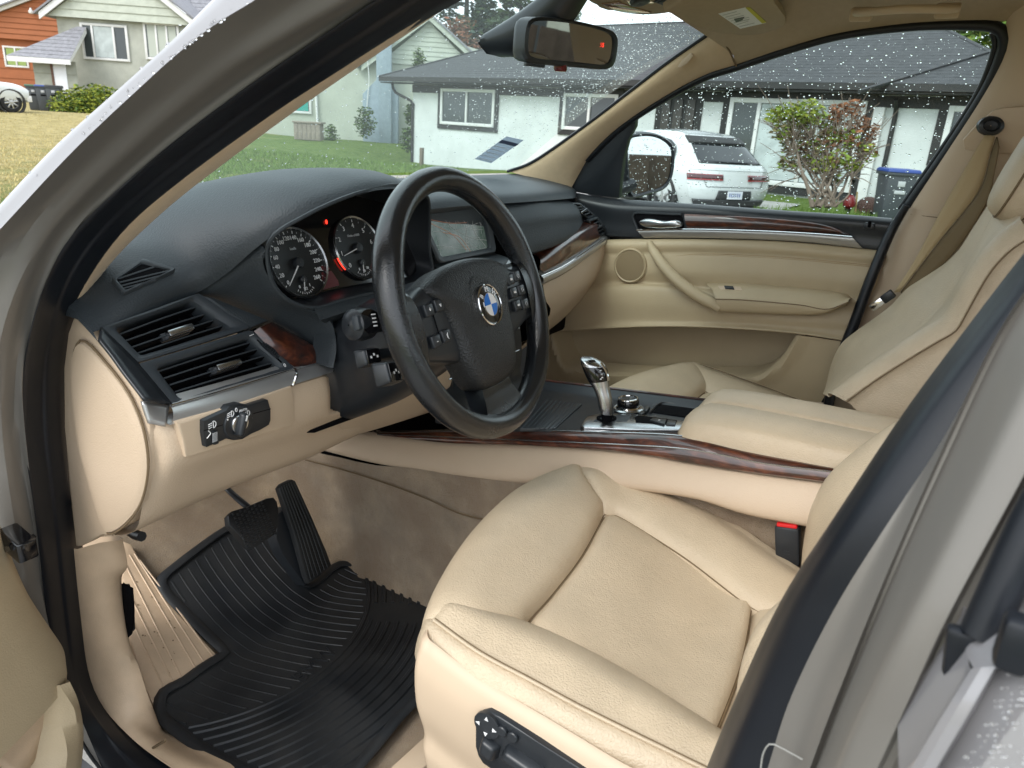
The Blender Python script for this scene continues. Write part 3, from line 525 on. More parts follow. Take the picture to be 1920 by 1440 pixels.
# garden figure with a red lantern body and a cane pole
gp=UD(1590,392,12.9); gp[2]=float(gz(*gp[:2])); go=thing('garden_lantern',gp,'dark red garden lantern on a black stand beside a cane pole','lantern')
lathe('stand',gp,A(0,0,1),[(.001,0),(.09,.0),(.07,.04),(.04,.12),(.06,.2),(.001,.21)],m_trimk,go,12); lathe('body',gp+A(0,0,.2),A(0,0,1),[(.04,0),(.1,.05),(.11,.12),(.08,.2),(.03,.25),(.001,.26)],M('dark_red_glaze',(.2,.02,.02),.3),go,14); lathe('finial',gp+A(0,0,.45),A(0,0,1),[(.05,0),(.03,.06),(.02,.2),(.05,.24),(.001,.32)],m_trimk,go,10)
tube('cane',[gp+eR*.16,gp+eR*.1+A(0,0,.5)],.015,M('cane',(.4,.3,.12),.6),go,3,6)
wb=UD(1628,388,13); wb[2]=float(gz(*wb[:2])); wk=lathe('wicker_ball',wb+A(0,0,.2),A(0,0,1),[(.22*math.sin(a),-.22*math.cos(a)) for a in np.linspace(.02,3.12,14)],M('brown_wicker',(.09,.05,.04),.9,bump=[('v',40,1,.03)]),None,18); tag(wk,'round brown wicker ball on the grass beside the bin','garden ball')
# ---------------------------------------------------------------- parked white SUV seen from behind
m_carw=M('white_car_paint',(.62,.65,.65),.22,coat=.9); m_carglass=M('dark_car_glass',(.012,.014,.016),.06,spec=.7); m_tyre=M('tyre',(.012,.012,.012),.85); m_alloy=M('alloy',(.5,.5,.5),.3,.9); m_tail=M('tail_lamp_red',(.35,.012,.015),.15,coat=1); m_taild=M('tail_lamp_dark',(.06,.006,.008),.1,coat=1); m_clad=M('grey_cladding',(.045,.047,.05),.5)
def body_loft(T,secs,mat,name,parent,n=28):
    rows=[]
    for u,half in secs:
        prof=[(v,z) for v,z in half]+[(-v,z) for v,z in half[::-1]]
        P=crv([A(v,z,0) for v,z in half],n); Q=[T(u,v,z) for v,z,_ in P]+[T(u,-v,z) for v,z,_ in P[::-1]]
        rows.append(Q)
    R_=np.array(rows); m=len(secs); S=np.stack([crv(R_[:,j],(m-1)*4+1) for j in range(R_.shape[1])],1)
    F=gridF(S.shape[0],S.shape[1],False,True); k=S.shape[1]; F+=[tuple(range(k)),tuple((S.shape[0]-1)*k+i for i in range(k))[::-1]]
    return mob(name,S.reshape(-1,3),F,mat,parent,60)
def wheel(T,u,v,sg,r,parent,spokes=5,al=m_alloy):
    c=T(u,v,r); ax=T(u,v+sg,r)-c; w_=part('wheel',parent,c)
    lathe('tyre',c,ax,[(r*.6,-.02),(r*.97,-.2),(r,-.17),(r,-.05),(r*.96,.0),(r*.66,.015)],m_tyre,w_,28,ref=A(0,0,1)); lathe('rim',c,ax,[(r*.66,.01),(r*.62,.0),(r*.58,-.08),(r*.55,-.1),(.01,-.1)],m_clad,w_,28,ref=A(0,0,1))
    up=A(0,0,1); fw=nrm(np.cross(nrm(ax),up))
    for i in range(spokes):
        a=2*math.pi*i/spokes+.2; d=up*math.cos(a)+fw*math.sin(a); rbox('spoke',c+d*r*.34-nrm(ax)*.02,d*r*.3,np.cross(d,nrm(ax))*r*.07,nrm(ax)*.02,al,w_,.01)
    lathe('hub',c-nrm(ax)*.01,ax,[(.08,-.03),(.07,.015),(.001,.02)],al,w_,14)
hd=R(36); cf=A(math.sin(hd),math.cos(hd),0); clft=A(-math.cos(hd),math.sin(hd),0); rc=UD(1374,380,13.55); rc[2]=-.56
TS=lambda u,v,z: rc+cf*u+clft*v+A(0,0,z)
suv=thing('parked_suv',rc+cf*2.3,'white sport utility car parked rear on before the bungalow','car')
ZL=[.32,.50,.62,.80,.95,1.04,1.42,1.53]
UC=[.07,.0,.0,.03,.07,.13,.62,.80]; UE=[.20,.17,.18,.22,.28,.36,.80,.98]; HW=[.78,.89,.925,.945,.935,.89,.68,.62]
def rowpts(z,k=1.,out=0.,n=15):
    uc,ue,h=np.interp(z,ZL,UC),np.interp(z,ZL,UE),np.interp(z,ZL,HW); return [TS(uc+(ue-uc)*abs(t*k)**4-out,h*t*k,z) for t in np.linspace(1,-1,n)]
zz=np.r_[np.linspace(.32,1.53,26)]; loft('tailgate',[rowpts(z) for z in zz],m_carw,suv,31,1,sharp=60)
def station(u,zs,hs,zc,du=0.):
    P=[TS(u+du*max(0,z-zs[5])/(zs[7]-zs[5]+1e-6),h,z) for z,h in zip(zs,hs)]; top=[TS(u+du,hs[7]*t,zs[7]+(zc-zs[7])*(1-t*t)) for t in (.8,.4,0,-.4,-.8)]; return P+top+[TS(u+du*max(0,z-zs[5])/(zs[7]-zs[5]+1e-6),-h,z) for z,h in zip(zs[::-1],hs[::-1])]
st0=[TS(np.interp(z,ZL,UE),np.interp(z,ZL,HW),z) for z in ZL]+[TS(.80+.18*t**4,.62*t,1.53) for t in (.8,.4,0,-.4,-.8)]+[TS(np.interp(z,ZL,UE),-np.interp(z,ZL,HW),z) for z in ZL[::-1]]
loft('body',[st0,station(.55,[.30,.50,.62,.80,.95,1.05,1.44,1.55],[.85,.93,.955,.965,.955,.91,.70,.64],1.57,.55),station(1.3,[.30,.50,.62,.80,.95,1.06,1.46,1.565],[.86,.93,.95,.96,.95,.92,.74,.67],1.615,.1),station(2.0,[.30,.50,.62,.80,.95,1.06,1.46,1.56],[.86,.92,.94,.95,.94,.91,.74,.67],1.62),station(2.7,[.30,.50,.62,.80,.95,1.04,1.38,1.46],[.86,.92,.94,.95,.94,.9,.72,.65],1.54,-.1),station(3.35,[.30,.5,.62,.8,.92,1.0,1.03,1.05],[.86,.92,.94,.94,.92,.86,.8,.7],1.1),station(4.3,[.3,.48,.6,.72,.8,.86,.9,.92],[.82,.9,.92,.9,.86,.8,.7,.6],.97),station(4.68,[.34,.45,.52,.6,.64,.68,.72,.74],[.6,.7,.72,.7,.66,.6,.5,.4],.76)],m_carw,suv,70,5,sharp=60)
slab('underbody',[TS(.1,.8,.3),TS(4.4,.8,.3),TS(4.4,-.8,.3),TS(.1,-.8,.3)],.05,m_clad,suv,0,nrmv=(0,0,1))
def rp(name,z0,z1,k0,k1,mat,th=.02,t0=None,t1=None,n=8):
    loft(name,[rowpts(z,k,.012)[(t0 or 0):(t1 or 15)] for z,k in zip(np.linspace(z0,z1,n),np.linspace(k0,k1,n))],mat,suv,24,1,th=th,off=0)
rp('rear_window',1.06,1.38,.80,.88,m_carglass); rp('spoiler',1.39,1.50,.93,.97,m_trimk,.05); rp('bumper_lower',.33,.43,.97,.97,m_clad,.05); rp('plate_recess',.44,.60,.46,.40,m_clad,.012)
tube('tailgate_crease',rowpts(.95,.95,.004),.006,m_carw,suv,20,5); tube('shut_line',[*rowpts(1.03,.94,.004)[:1],*rowpts(.80,.72,.004)[:1],*rowpts(.66,.66,.004),*rowpts(.80,.72,.004)[-1:],*rowpts(1.03,.94,.004)[-1:]],.005,m_clad,suv,50,5)
for s in (1,-1):
    for nm,z0,z1,mt_ in (('tail_lamp',.79,.865,m_taild),('lamp_edge',.772,.789,m_tail),('lamp_edge',.866,.875,m_tail)):
        q=[[p for p in (rowpts(z,1.003,.014,41)[:15] if s>0 else rowpts(z,1.003,.014,41)[-15:])] for z in np.linspace(z0,z1,4)]; loft(nm,q,mt_,suv,24,1,th=.02,off=0)
pl_=[TS(-.03,v,z) for v,z in ((.17,.59),(-.17,.59),(-.17,.45),(.17,.45))]; slab('number_plate',pl_,.01,M('plate_white',(.7,.72,.78),.5),suv,0,nrmv=-cf)
for i in range(6): slab('plate_mark',[TS(-.034,.12-.045*i+a_,.52+b_) for a_,b_ in ((.014,.035),(-.014,.035),(-.01,-.035),(.012,-.03))],.002,M('plate_blue',(.2,.24,.42),.5),suv,0,nrmv=-cf)
for s in (1,-1):
    def side(pts,out=.012): 
        return [TS(u,s*(np.interp(z,[.9,1.05,1.45,1.55],[.95,.918,.74,.675])+out),z) for u,z in pts]
    loft('side_window',[side([(.72,1.09),(1.2,1.08),(2.0,1.07),(3.0,1.03)]),side([(.85,1.3),(1.2,1.34),(2.0,1.36),(2.75,1.2)]),side([(1.1,1.42),(1.4,1.45),(2.0,1.46),(2.45,1.38)])],m_carglass,suv,20,4,th=.012,off=0)
    for u in (.95,3.75):
        wheel(TS,u,.93*s,s,.37,suv)
        lathe('wheel_arch',TS(u,.965*s,.37),clft*s,[(.46,-.1),(.47,.0),(.45,.01),(.4,.008),(.395,-.12)],m_trimk,suv,30)
# ---------------------------------------------------------------- white pickup at the far left (only its front corner is in view)
vb=UD(22,204,27); vb[2]=float(gz(*vb[:2])); hd2=R(100); vf=A(math.sin(hd2),math.cos(hd2),0); vl=A(-math.cos(hd2),math.sin(hd2),0); vo=vb-vf*.0-vl*(-.8)*1
TV=lambda u,v,z: vb+vf*u+vl*(v+.75)+A(0,0,z)
vn=thing('white_pickup',vb+vl*.75-vf*1.6,'white pickup truck nose by the orange house and wheeled bins','truck')
secs=[(-4.,[(0,.35),(.7,.35),(.84,.5),(.86,.8),(.84,1.0),(.7,1.02),(0,1.02)]),(-2.6,[(0,.35),(.7,.35),(.85,.5),(.87,.85),(.84,1.0),(.8,1.02),(0,1.02)]),(-2.4,[(0,.35),(.7,.35),(.85,.5),(.87,.9),(.75,1.4),(.6,1.6),(0,1.64)]),(-1.5,[(0,.35),(.7,.35),(.85,.5),(.87,.9),(.75,1.4),(.6,1.6),(0,1.64)]),(-.75,[(0,.35),(.7,.35),(.85,.5),(.87,.95),(.8,1.08),(.6,1.12),(0,1.14)]),(.3,[(0,.35),(.7,.35),(.84,.5),(.86,.8),(.78,.95),(.5,1.0),(0,1.02)]),(.62,[(0,.38),(.6,.38),(.78,.5),(.78,.75),(.65,.84),(.4,.86),(0,.87)])]
body_loft(TV,secs,m_carw,'body',vn)
for u in (0,-3.1):
    for s in (1,-1):
        wheel(TV,u,.84*s,s,.36,vn,8); lathe('wheel_arch',TV(u,.86*s,.36),vl*s,[(.46,-.1),(.47,.0),(.44,.02),(.4,.012),(.395,-.12)],m_trimk,vn,30)
rbox('bumper',TV(.62,0,.5),vf*.09,vl*.8,A(0,0,.11),m_trimw,vn,.03); rbox('headlamp',TV(.6,-.62,.72),vf*.06,vl*.13,A(0,0,.08),m_satin,vn,.02)
# ---------------------------------------------------------------- behind the car (what its mirrors see): fence, hedge trees, house
m_fence=M('brown_fence',(.09,.065,.05),.85,var=(5,.25)); fn=thing('board_fence',A(4,-12,-.4),'dark brown board fence behind the parked car','fence')
for i in range(60):
    x=-6+i*.42; rbox('board',A(x,-12.5+.2*math.sin(i),.25),A(.2,0,0),A(0,.015,0),A(0,0,.7+random.uniform(-.02,.02)),m_fence,fn,.0)

nf=Face(A(16,-9,0),A(9,-17,0),-.4); nh=thing('slate_house',nf.at(5,0),'slate grey boarded house with pale blinds behind the parked car','house'); nf.rect('wall',0,nf.L,0,3.2,.2,M('slate_boards',(.05,.06,.065),.8,var=(2,.2)),nh)
nf.rect('pale_window',2.6,5.2,1.2,2.5,.05,m_sidg,nh,.2); nf.rect('pale_window',7.2,9.,1.2,2.5,.05,m_sidg,nh,.2)
slab('roof',[nf.at(-.6,3.1,.9),nf.at(nf.L+.6,3.1,.9),nf.at(nf.L+.6,5.2,-4),nf.at(-.6,5.2,-4)],.1,m_roofk,nh,0,nrmv=(0,0,1))
# ================================================================== the car
car=thing('car',(0,0,-.45),'silver sport utility car with open driver door, beige leather and black dashboard','car')
TB=.28
def DS(px,py,x0=-.76):     # driver's side: upright below the waist, leaning in above it
    p=UP(px,py,(x0,0,.75),(1,0,-TB)); return p if p[2]>.75 else U(px,py,x=x0)
def PS(px,py,x0=.70): 
    p=UP(px,py,(x0,0,.80),(1,0,TB)); return p if p[2]>.80 else U(px,py,x=x0)
def D_(L_,x0): return [DS(a,b,x0) for a,b in L_]
def P_(L_,x0): return [PS(a,b,x0) for a,b in L_]
# ---- door opening, driver's side: front rails from the outer skin to the inner trim
r0=[(640,-230),(500,-95),(400,-2),(320,78),(210,178),(100,278),(0,383),(-80,470)]
r1=[(760,-180),(600,-80),(470,5),(380,62),(300,130),(140,280),(0,430),(-90,530),(-130,700),(-120,900),(-60,1080),(0,1250)]
r2=[(840,-120),(740,-58),(640,5),(540,62),(400,150),(233,287),(83,440),(20,560),(-8,700),(-5,820),(12,930),(32,1050),(55,1200),(85,1330)]
r3=[(900,-130),(800,-64),(722,-12),(640,43),(467,160),(300,287),(167,407),(110,480),(66,590),(44,700),(42,800),(58,900),(71,994),(90,1155),(112,1290),(150,1390),(200,1460)]
r4=[(1020,-100),(930,-48),(862,-10),(800,24),(640,127),(500,220),(333,343),(233,430),(165,520),(132,600),(118,690),(119,800),(129,900),(141,1027),(154,1155),(169,1260),(199,1327),(262,1395),(350,1458)]
JAMB=part('door_opening',car,DS(71,994,-.8))
a1_=D_(r1,-.875); a0_=D_(r0,-.87); a0b=[p+A(.05,.05,-.01) for p in a0_]; a0c=[p+A(.10,.05,-.06) for p in a0_]
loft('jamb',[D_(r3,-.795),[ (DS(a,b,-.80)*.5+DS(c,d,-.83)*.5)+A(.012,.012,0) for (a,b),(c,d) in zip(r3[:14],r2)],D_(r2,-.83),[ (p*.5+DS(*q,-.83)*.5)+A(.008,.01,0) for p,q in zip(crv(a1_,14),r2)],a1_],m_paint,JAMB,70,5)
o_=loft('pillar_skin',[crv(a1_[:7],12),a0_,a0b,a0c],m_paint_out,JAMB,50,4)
s4=D_(r4,-.735); s3=D_(r3,-.795); n_=90; c3,c4=crv(s3,n_),crv(s4,n_)
def mixr(t,out): # rail between the seal's two edges, bulging towards the open door
    q=c3*(1-t)+c4*t; return q+nrm(A(-.75,-.55,.1))*out
loft('door_seal',[c3,mixr(.08,.010),mixr(.25,.016),mixr(.4,.009),mixr(.5,.004),mixr(.62,.009),mixr(.75,.013),mixr(.9,.006),c4,mixr(1.02,-.02)],m_rubber,JAMB,n_,4)
# sill and rear half of the opening
sb0=[s4[-1],A(-.735,.1,.05),A(-.735,-.2,.06),A(-.735,-.42,.15),A(-.735,-.48,.35)]; bsi=[(1285,1560),(1325,1445),(1390,1290),(1470,1120),(1580,950),(1700,770),(1810,622),(1925,472),(2040,330)]; bso=[(1400,1560),(1438,1445),(1482,1310),(1560,1150),(1662,985),(1800,782),(1925,622),(2050,480)]
B4=D_(bsi,-.735); B3=D_(bso,-.795)
cB3,cB4=crv(B3,60),crv(B4,60)
def mixb(t,out): return cB3*(1-t)+cB4*t+nrm(A(-.8,.45,.1))*out
loft('rear_door_seal',[mixb(1.03,-.02),cB4,mixb(.88,.008),mixb(.75,.012),mixb(.62,.014),mixb(.45,.016),mixb(.3,.014),mixb(.15,.008),cB3],m_rubber,JAMB,60,4)
tube('door_seal_lower',[s4[-1]-A(.02,0,0),A(-.76,.12,.045),A(-.76,-.2,.055),A(-.76,-.4,.15),B4[0]-A(.02,0,0)],.022,m_rubber,JAMB,30,8)
bs2=[(2030,420),(1885,600),(1745,890),(1640,1130),(1552,1350),(1515,1450),(1470,1560)]; bs1=[(2090,470),(1965,640),(1832,900),(1692,1180),(1602,1360),(1565,1450),(1512,1560)]; bs0=[(2130,560),(2005,730),(1915,900),(1780,1150),(1705,1310),(1640,1450),(1580,1560)]
rA=crv(B3[::-1],20); rB=crv(D_(bs2,-.815),20); rC=crv(D_(bs1,-.862),20); rD=crv(D_(bs0,-.872),20)
BP=part('b_pillar',car,B3[0])
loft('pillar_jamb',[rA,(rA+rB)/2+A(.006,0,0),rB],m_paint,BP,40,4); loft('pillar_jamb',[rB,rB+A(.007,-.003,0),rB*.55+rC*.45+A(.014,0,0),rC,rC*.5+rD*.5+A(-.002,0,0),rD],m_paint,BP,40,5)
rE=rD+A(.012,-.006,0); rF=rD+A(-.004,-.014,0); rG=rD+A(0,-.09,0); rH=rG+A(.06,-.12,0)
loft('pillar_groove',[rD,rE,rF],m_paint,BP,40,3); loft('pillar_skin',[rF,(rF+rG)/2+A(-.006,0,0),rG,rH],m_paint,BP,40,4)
# faint chalk mark low on the pillar
ck=[(1447,1395),(1452,1388),(1470,1392),(1500,1408),(1512,1414)]; tube('chalk_mark',[DS(a,b,-.807)-A(.004,0,0) for a,b in ((1428,1440),(1434,1405),(1447,1387),(1470,1396),(1507,1416))],.0005,M('chalk',(.3,.3,.28),.9),BP,14,5)
sill=loft('sill',[[A(-.80,.40,.03),A(-.80,0,.03),A(-.80,-.5,.03)],[A(-.86,.42,.02),A(-.86,0,.02),A(-.86,-.5,.02)],[A(-.93,.44,-.05),A(-.93,0,-.05),A(-.93,-.5,-.05)],[A(-.94,.44,-.22),A(-.94,0,-.22),A(-.94,-.5,-.22)],[A(-.85,.44,-.28),A(-.85,0,-.28),A(-.85,-.5,-.28)]],m_paint_out,car,10,3)
# check strap and bolt on the jamb
rbox('check_strap',DS(34,1018,-.85),A(.0,.022,.004),A(.012,0,0),A(0,.0,.013),m_gloss,JAMB,.003); lathe('bolt',DS(46,1020,-.845),A(-.6,-.8,0),[(.008,0),(.008,.006),(.006,.009),(.001,.009)],m_black,JAMB,6); tube('strap_arm',[DS(10,1030,-.86),DS(30,1022,-.86),DS(60,1008,-.82)],.005,m_gloss,JAMB,8,6)
# ---- rear door (closed): front edge and wet shoulder, black window-frame rubbers
RD=part('rear_door',car,A(-.93,-.62,.7))
d0=D_([(1819,1254),(1760,1345),(1686,1455)],-.905); d1=D_([(1826,1252),(1768,1343),(1694,1455)],-.911); d2=D_([(1866,1250),(1815,1340),(1742,1455)],-.916); d2b=D_([(1871,1252),(1823,1342),(1754,1455)],-.905); d3=D_([(1877,1252),(1833,1342),(1766,1455)],-.918); d4=D_([(1890,1250),(1850,1342),(1785,1455)],-.921); d5=D_([(1985,1244),(1975,1345),(1960,1460)],-.926); d6=[p+A(-.004,-.5,.02) for p in d5]
loft('door_edge',[[p+A(.04,.004,0) for p in d0],d0,d1,d2,d2b],m_paint_out,RD,24,3,sharp=25); loft('door_skin',[d2b,d3,d4,d5,d6],m_paint_out,RD,30,4,sharp=25)
topE=[d0[0]+A(.04,.004,0),d0[0],d2[0],d3[0],d4[0],d5[0],d6[0]]; loft('door_shoulder',[topE,[p+A(.006,0,.003) for p in topE],[p+A(.05,0,.002) for p in topE]],m_paint_out,RD,40,3)
wf0=D_([(1838,1190),(1880,1100),(1935,985),(2020,830)],-.885); tube('window_frame',wf0,[.012,.0125,.013,.013],m_rubber,RD,20,10,flat=.7); tube('window_frame_trim',[p+A(-.006,-.03,0) for p in wf0],.006,m_black,RD,20,8)
rbox('seal_end',DS(1803,1228,-.885),A(.004,.0,.0),A(0,.007,0),A(.0,.002,.013),m_rubber,RD,.003); rbox('belt_seal_end',DS(1905,1205,-.925),A(.006,0,0),A(0,.006,0),A(.001,0,.011),m_rubber,RD,.003)
# ---- open driver's door: lower inner trim with map pocket
DD=part('driver_door',car,A(-.92,.45,.3)); th=R(66); dn=A(math.cos(th),-math.sin(th),0); dd=A(-math.sin(th),-math.cos(th),0); hp_=A(-.935,.36,0)
def DP(px,py,out=0.): return UP(px,py,hp_+dn*out,dn)
e0=[(-20,925),(0,958),(25,1030),(60,1112),(100,1175),(126,1215),(131,1240),(122,1268)]; eA=[DP(*q,.03) for q in e0]
def into(P,d,o=0.): return [p+dd*d+dn*o for p in P]
loft('door_trim',[into(eA,.004,-.05),eA,into(eA,.012,.012),into(eA,.05,.02),into(eA,.3,.02),into(eA,.8,.02)],m_doorlea,DD,40,4)
e1=[(122,1268),(138,1300),(150,1345),(152,1390),(148,1450)]; eB=[DP(*q,.045) for q in e1]; e2_=[(118,1275),(122,1330),(112,1400),(95,1450)]; eC=[DP(*q,.05) for q in e2_]
loft('map_pocket',[into(eB,0,-.07),eB,into(eB,.008,.012),[p+dn*.014 for p in eC],[p+dn*.002+dd*.01 for p in eC],[p-dn*.03+dd*.03 for p in eC],[p-dn*.03+dd*.4 for p in eC]],m_doorlea,DD,24,4)
loft('pocket_liner',[[DP(118,1268,.034),DP(60,1330,.034),DP(-20,1420,.034)],[DP(112,1300,.03),DP(80,1400,.03),DP(40,1460,.03)]],m_sill,DD,16,3,th=.01)
slab('door_shell',[hp_+dd*.02+A(0,0,-.1),hp_+dd*1.0+A(0,0,-.1),hp_+dd*1.0+A(0,0,.42),hp_+dd*.02+A(0,0,.42)],.1,m_paint_out,DD,.02,nrmv=dn)
# ---- lower A-pillar and kick panel trim, sill trim
KP=part('kick_panel',car,A(-.72,.4,.2))
k0=[(124,850),(129,900),(141,1027)]; kt=[(192,1000),(195,1007)]
kA=D_([(141,1030),(154,1155),(169,1260),(199,1327),(262,1395),(350,1458)],-.738); kB=[U(a,b,x=-.69) for a,b in ((228,1012),(237,1062),(226,1090),(240,1200),(262,1262),(289,1340),(312,1382),(440,1446))]
kM=[U(a,b,x=-.72) for a,b in ((185,1018),(196,1150),(212,1260),(250,1345),(300,1395),(400,1455))]
kC=[p+A(.01,.03,-.01) for p in kB]; kD=[p+A(.0,.14,-.05) for p in kB]
loft('kick_trim',[[p+A(.0,.02,0) for p in kA],kA,kM,kB,kC,kD],m_sill,KP,60,4)
tube('trim_seam',[U(a,b,x=-.727)-A(.004,.004,0) for a,b in ((276,1405),(290,1396),(311,1383))],.0022,m_seam,KP,8,6)
ku=[D_([(118,700),(119,800),(129,900),(141,1024)],-.738),[U(a,b,x=-.735) for a,b in ((128,640),(160,800),(172,900),(190,1002))],]
loft('lever_recess',[[U(a,b,x=-.688) for a,b in ((228,1095),(232,1150),(240,1196))],[U(a,b,x=-.684) for a,b in ((246,1105),(249,1150),(247,1190))]],m_void,KP,10,3,th=.004); tube('release_lever',[U(a,b,x=-.68) for a,b in ((236,1098),(243,1130),(246,1180))],.006,m_black,KP,8,8)
# ---- windscreen, roof lining, pillars on the passenger's side
cowl=[A(x,.70-.30*x*x,.822+.02*(x+.65)/1.3) for x in (-.66,-.45,-.2,0,.2,.45,.655)]
apI=P_([(952,321),(990,308),(1035,280),(1110,226),(1180,172),(1250,118),(1328,64)],.66)
hdR=apI[-1]; head=[A(-x,y,z) for x,y,z in ((.56,.03,1.185),(.3,.10,1.215))]+[A(0,.125,1.225),A(.3,.10,1.215),A(.56,hdR[1]+.01,1.185)]
GW=loft('windscreen',[cowl,[ (a*.5+b*.5)+A(0,.012,.014) for a,b in zip(crv(cowl,9),crv(head,9))],head],m_glassw,car,30,8)
tube('windscreen_edge',[p+A(-.004,-.002,0) for p in apI],.0042,m_rubber,car,40,6)
apO=P_([(1070,359),(1083,330),(1110,288),(1160,240),(1240,186),(1320,143),(1378,124)],.70)
apM=[(a+b)/2+nrm(A(-.8,-.5,.2))*.026 for a,b in zip(crv(apI,9),crv(apO,9))]
base0=[P_([(952,321)],.66)[0]+A(0,.03,-.03)]
loft('passenger_pillar_trim',[[p+nrm(p-CAM)*.05+A(.012,0,0) for p in apI],apI,apM,apO,[p+A(.03,.05,0) for p in apO]],m_pillarcloth,car,40,5)
foot=[UP(a,b,(.62,.5,.83),(0,-.2,1)) for a,b in ((925,322),(955,322),(1020,345),(1072,360))]
b1=[(1268,128),(1276,116),(1290,104),(1294,103),(1297,108),(1286,122),(1272,130)]
slab('airbag_tab',[PS(a,b,.655)+nrm(A(-.8,-.5,.2))*.012 for a,b in b1],.003,m_plastic_b,car,.0008)
tube('pillar_seam',[apI[-1]+A(-.012,-.008,.0),apM[-1]+A(-.004,-.004,0),apO[-1]+A(-.004,-.004,0)],.0022,m_seam,car,12,6)
wt=[(1378,124),(1480,90),(1580,63),(1713,46),(1852,41),(1960,36)]; eR_=P_(wt,.70)
rR2=[A(p[0]-.035,p[1],p[2]+.022) for p in eR_]
def roofrail(x,z): return [A(x,.08,z-.03),A(x,-.05,z-.005),A(x,-.2,z),A(x,-.4,z+.003),A(x,-.6,z+.004),A(x,-1.9,z-.03)]
ext=lambda Lr:[*Lr[:-1],Lr[-1],Lr[-1]+A(0,-1.2,-.02)]
RL=loft('roof_lining',[ext(eR_),ext(rR2),roofrail(.42,1.248),roofrail(.2,1.262),roofrail(0,1.266),roofrail(-.25,1.26),roofrail(-.45,1.242),roofrail(-.585,1.20)],m_headliner,car,40,5)
loft('roof_skin',[[A(.66,.06,1.20),A(.66,-.6,1.25),A(.64,-2.2,1.2)],[A(.4,.14,1.27),A(.4,-.6,1.32),A(.4,-2.2,1.27)],[A(0,.17,1.285),A(0,-.6,1.335),A(0,-2.2,1.29)],[A(-.4,.14,1.27),A(-.4,-.6,1.32),A(-.4,-2.2,1.27)],[A(-.64,.06,1.21),A(-.64,-.6,1.25),A(-.62,-2.2,1.2)]],m_paint_out,car,20,4)
loft('bonnet',[[A(-.8,.75,.70),A(-.5,.78,.775),A(0,.80,.79),A(.5,.78,.785),A(.8,.75,.72)],[A(-.82,1.2,.66),A(-.5,1.2,.735),A(0,1.2,.745),A(.5,1.2,.74),A(.82,1.2,.67)],[A(-.8,1.75,.52),A(-.5,1.8,.60),A(0,1.85,.62),A(.5,1.8,.60),A(.8,1.75,.52)]],m_paint_out,car,30,5)
cw=loft('cowl_panel',[[p+A(0,.0,-.035) for p in cowl],[p+A(0,.10,-.04) for p in cowl]],m_black,car,30,3)
# driver's pillar inner cloth trim (thin strip against the glass)
r5=[(1035,-100),(940,-46),(872,-8),(850,6),(640,147),(500,247),(343,367),(267,433),(220,480),(180,530),(158,575),(140,612)]
p4=D_([(1020,-100),(930,-48),(862,-10),(800,24),(640,127),(500,220),(333,343),(233,430),(165,520),(140,575)],-.735); p5=[UP(a,b,(-.70,0,.75),(1,0,-TB)) for a,b in r5]
loft('driver_pillar_trim',[[p+A(-.01,.01,0) for p in p4],p4,p5,[p+A(.01,.04,.004) for p in p5],[p+A(.0,.12,.0) for p in p5]],m_pillarcloth,car,60,4)
slab('bulkhead',[A(-.74,.93,-.1),A(.74,.93,-.1),A(.74,.93,.74),A(-.74,.93,.74)],.02,m_void,car,0,nrmv=A(0,-1,0)); rbox('dash_core',A(.235,.45,.60),A(.42,0,0),A(0,.09,0),A(0,0,.19),m_void,car,.01)
# B-pillar on the passenger's side
be=[(1905,-10),(1903,20),(1900,44),(1892,100),(1850,178),(1780,285),(1705,400),(1655,500),(1605,640),(1565,760)]; bE=P_(be,.70)
BT=part('passenger_b_pillar',car,bE[4]); up_n=7
def shiftr(P,a,b,c=0): return [p+A(a,b,c) for p in P]
loft('upper_trim',[shiftr(bE[:up_n],0,.012),shiftr(bE[:up_n],-.018,-.004),shiftr(bE[:up_n],-.035,-.05),shiftr(bE[:up_n],-.038,-.16),shiftr(bE[:up_n],-.02,-.24)],m_plastic_b,BT,24,4)
lo=[bE[6]+A(.004,.004,.012)]+bE[7:]
loft('lower_trim',[shiftr(lo,0,.012),shiftr(lo,-.02,-.004),shiftr(lo,-.04,-.05),shiftr(lo,-.043,-.16),shiftr(lo,-.02,-.24)],m_plastic_b,BT,24,4)
tube('trim_joint',[bE[6]+A(-.019,-.004,0),bE[6]+A(-.037,-.05,0),bE[6]+A(-.040,-.16,0)],.0009,m_seam,BT,12,5)
# belt guide: oval plate with a black slot
gA=[(1862,208),(1880,203),(1925,200),(1940,290),(1840,286),(1808,280),(1806,262),(1830,235)]; slab('belt_height_plate',[PS(a,b,.655)-A(.004,0,0) for a,b in gA],.006,m_plastic_b,BT,.002)
lathe('belt_guide',PS(1857,236,.648),A(-1,-.2,.1),[(.019,0),(.017,.008),(.012,.011),(.009,.004),(.001,.003)],m_black,BT,24,sq=1.3,ref=A(0,1,0))
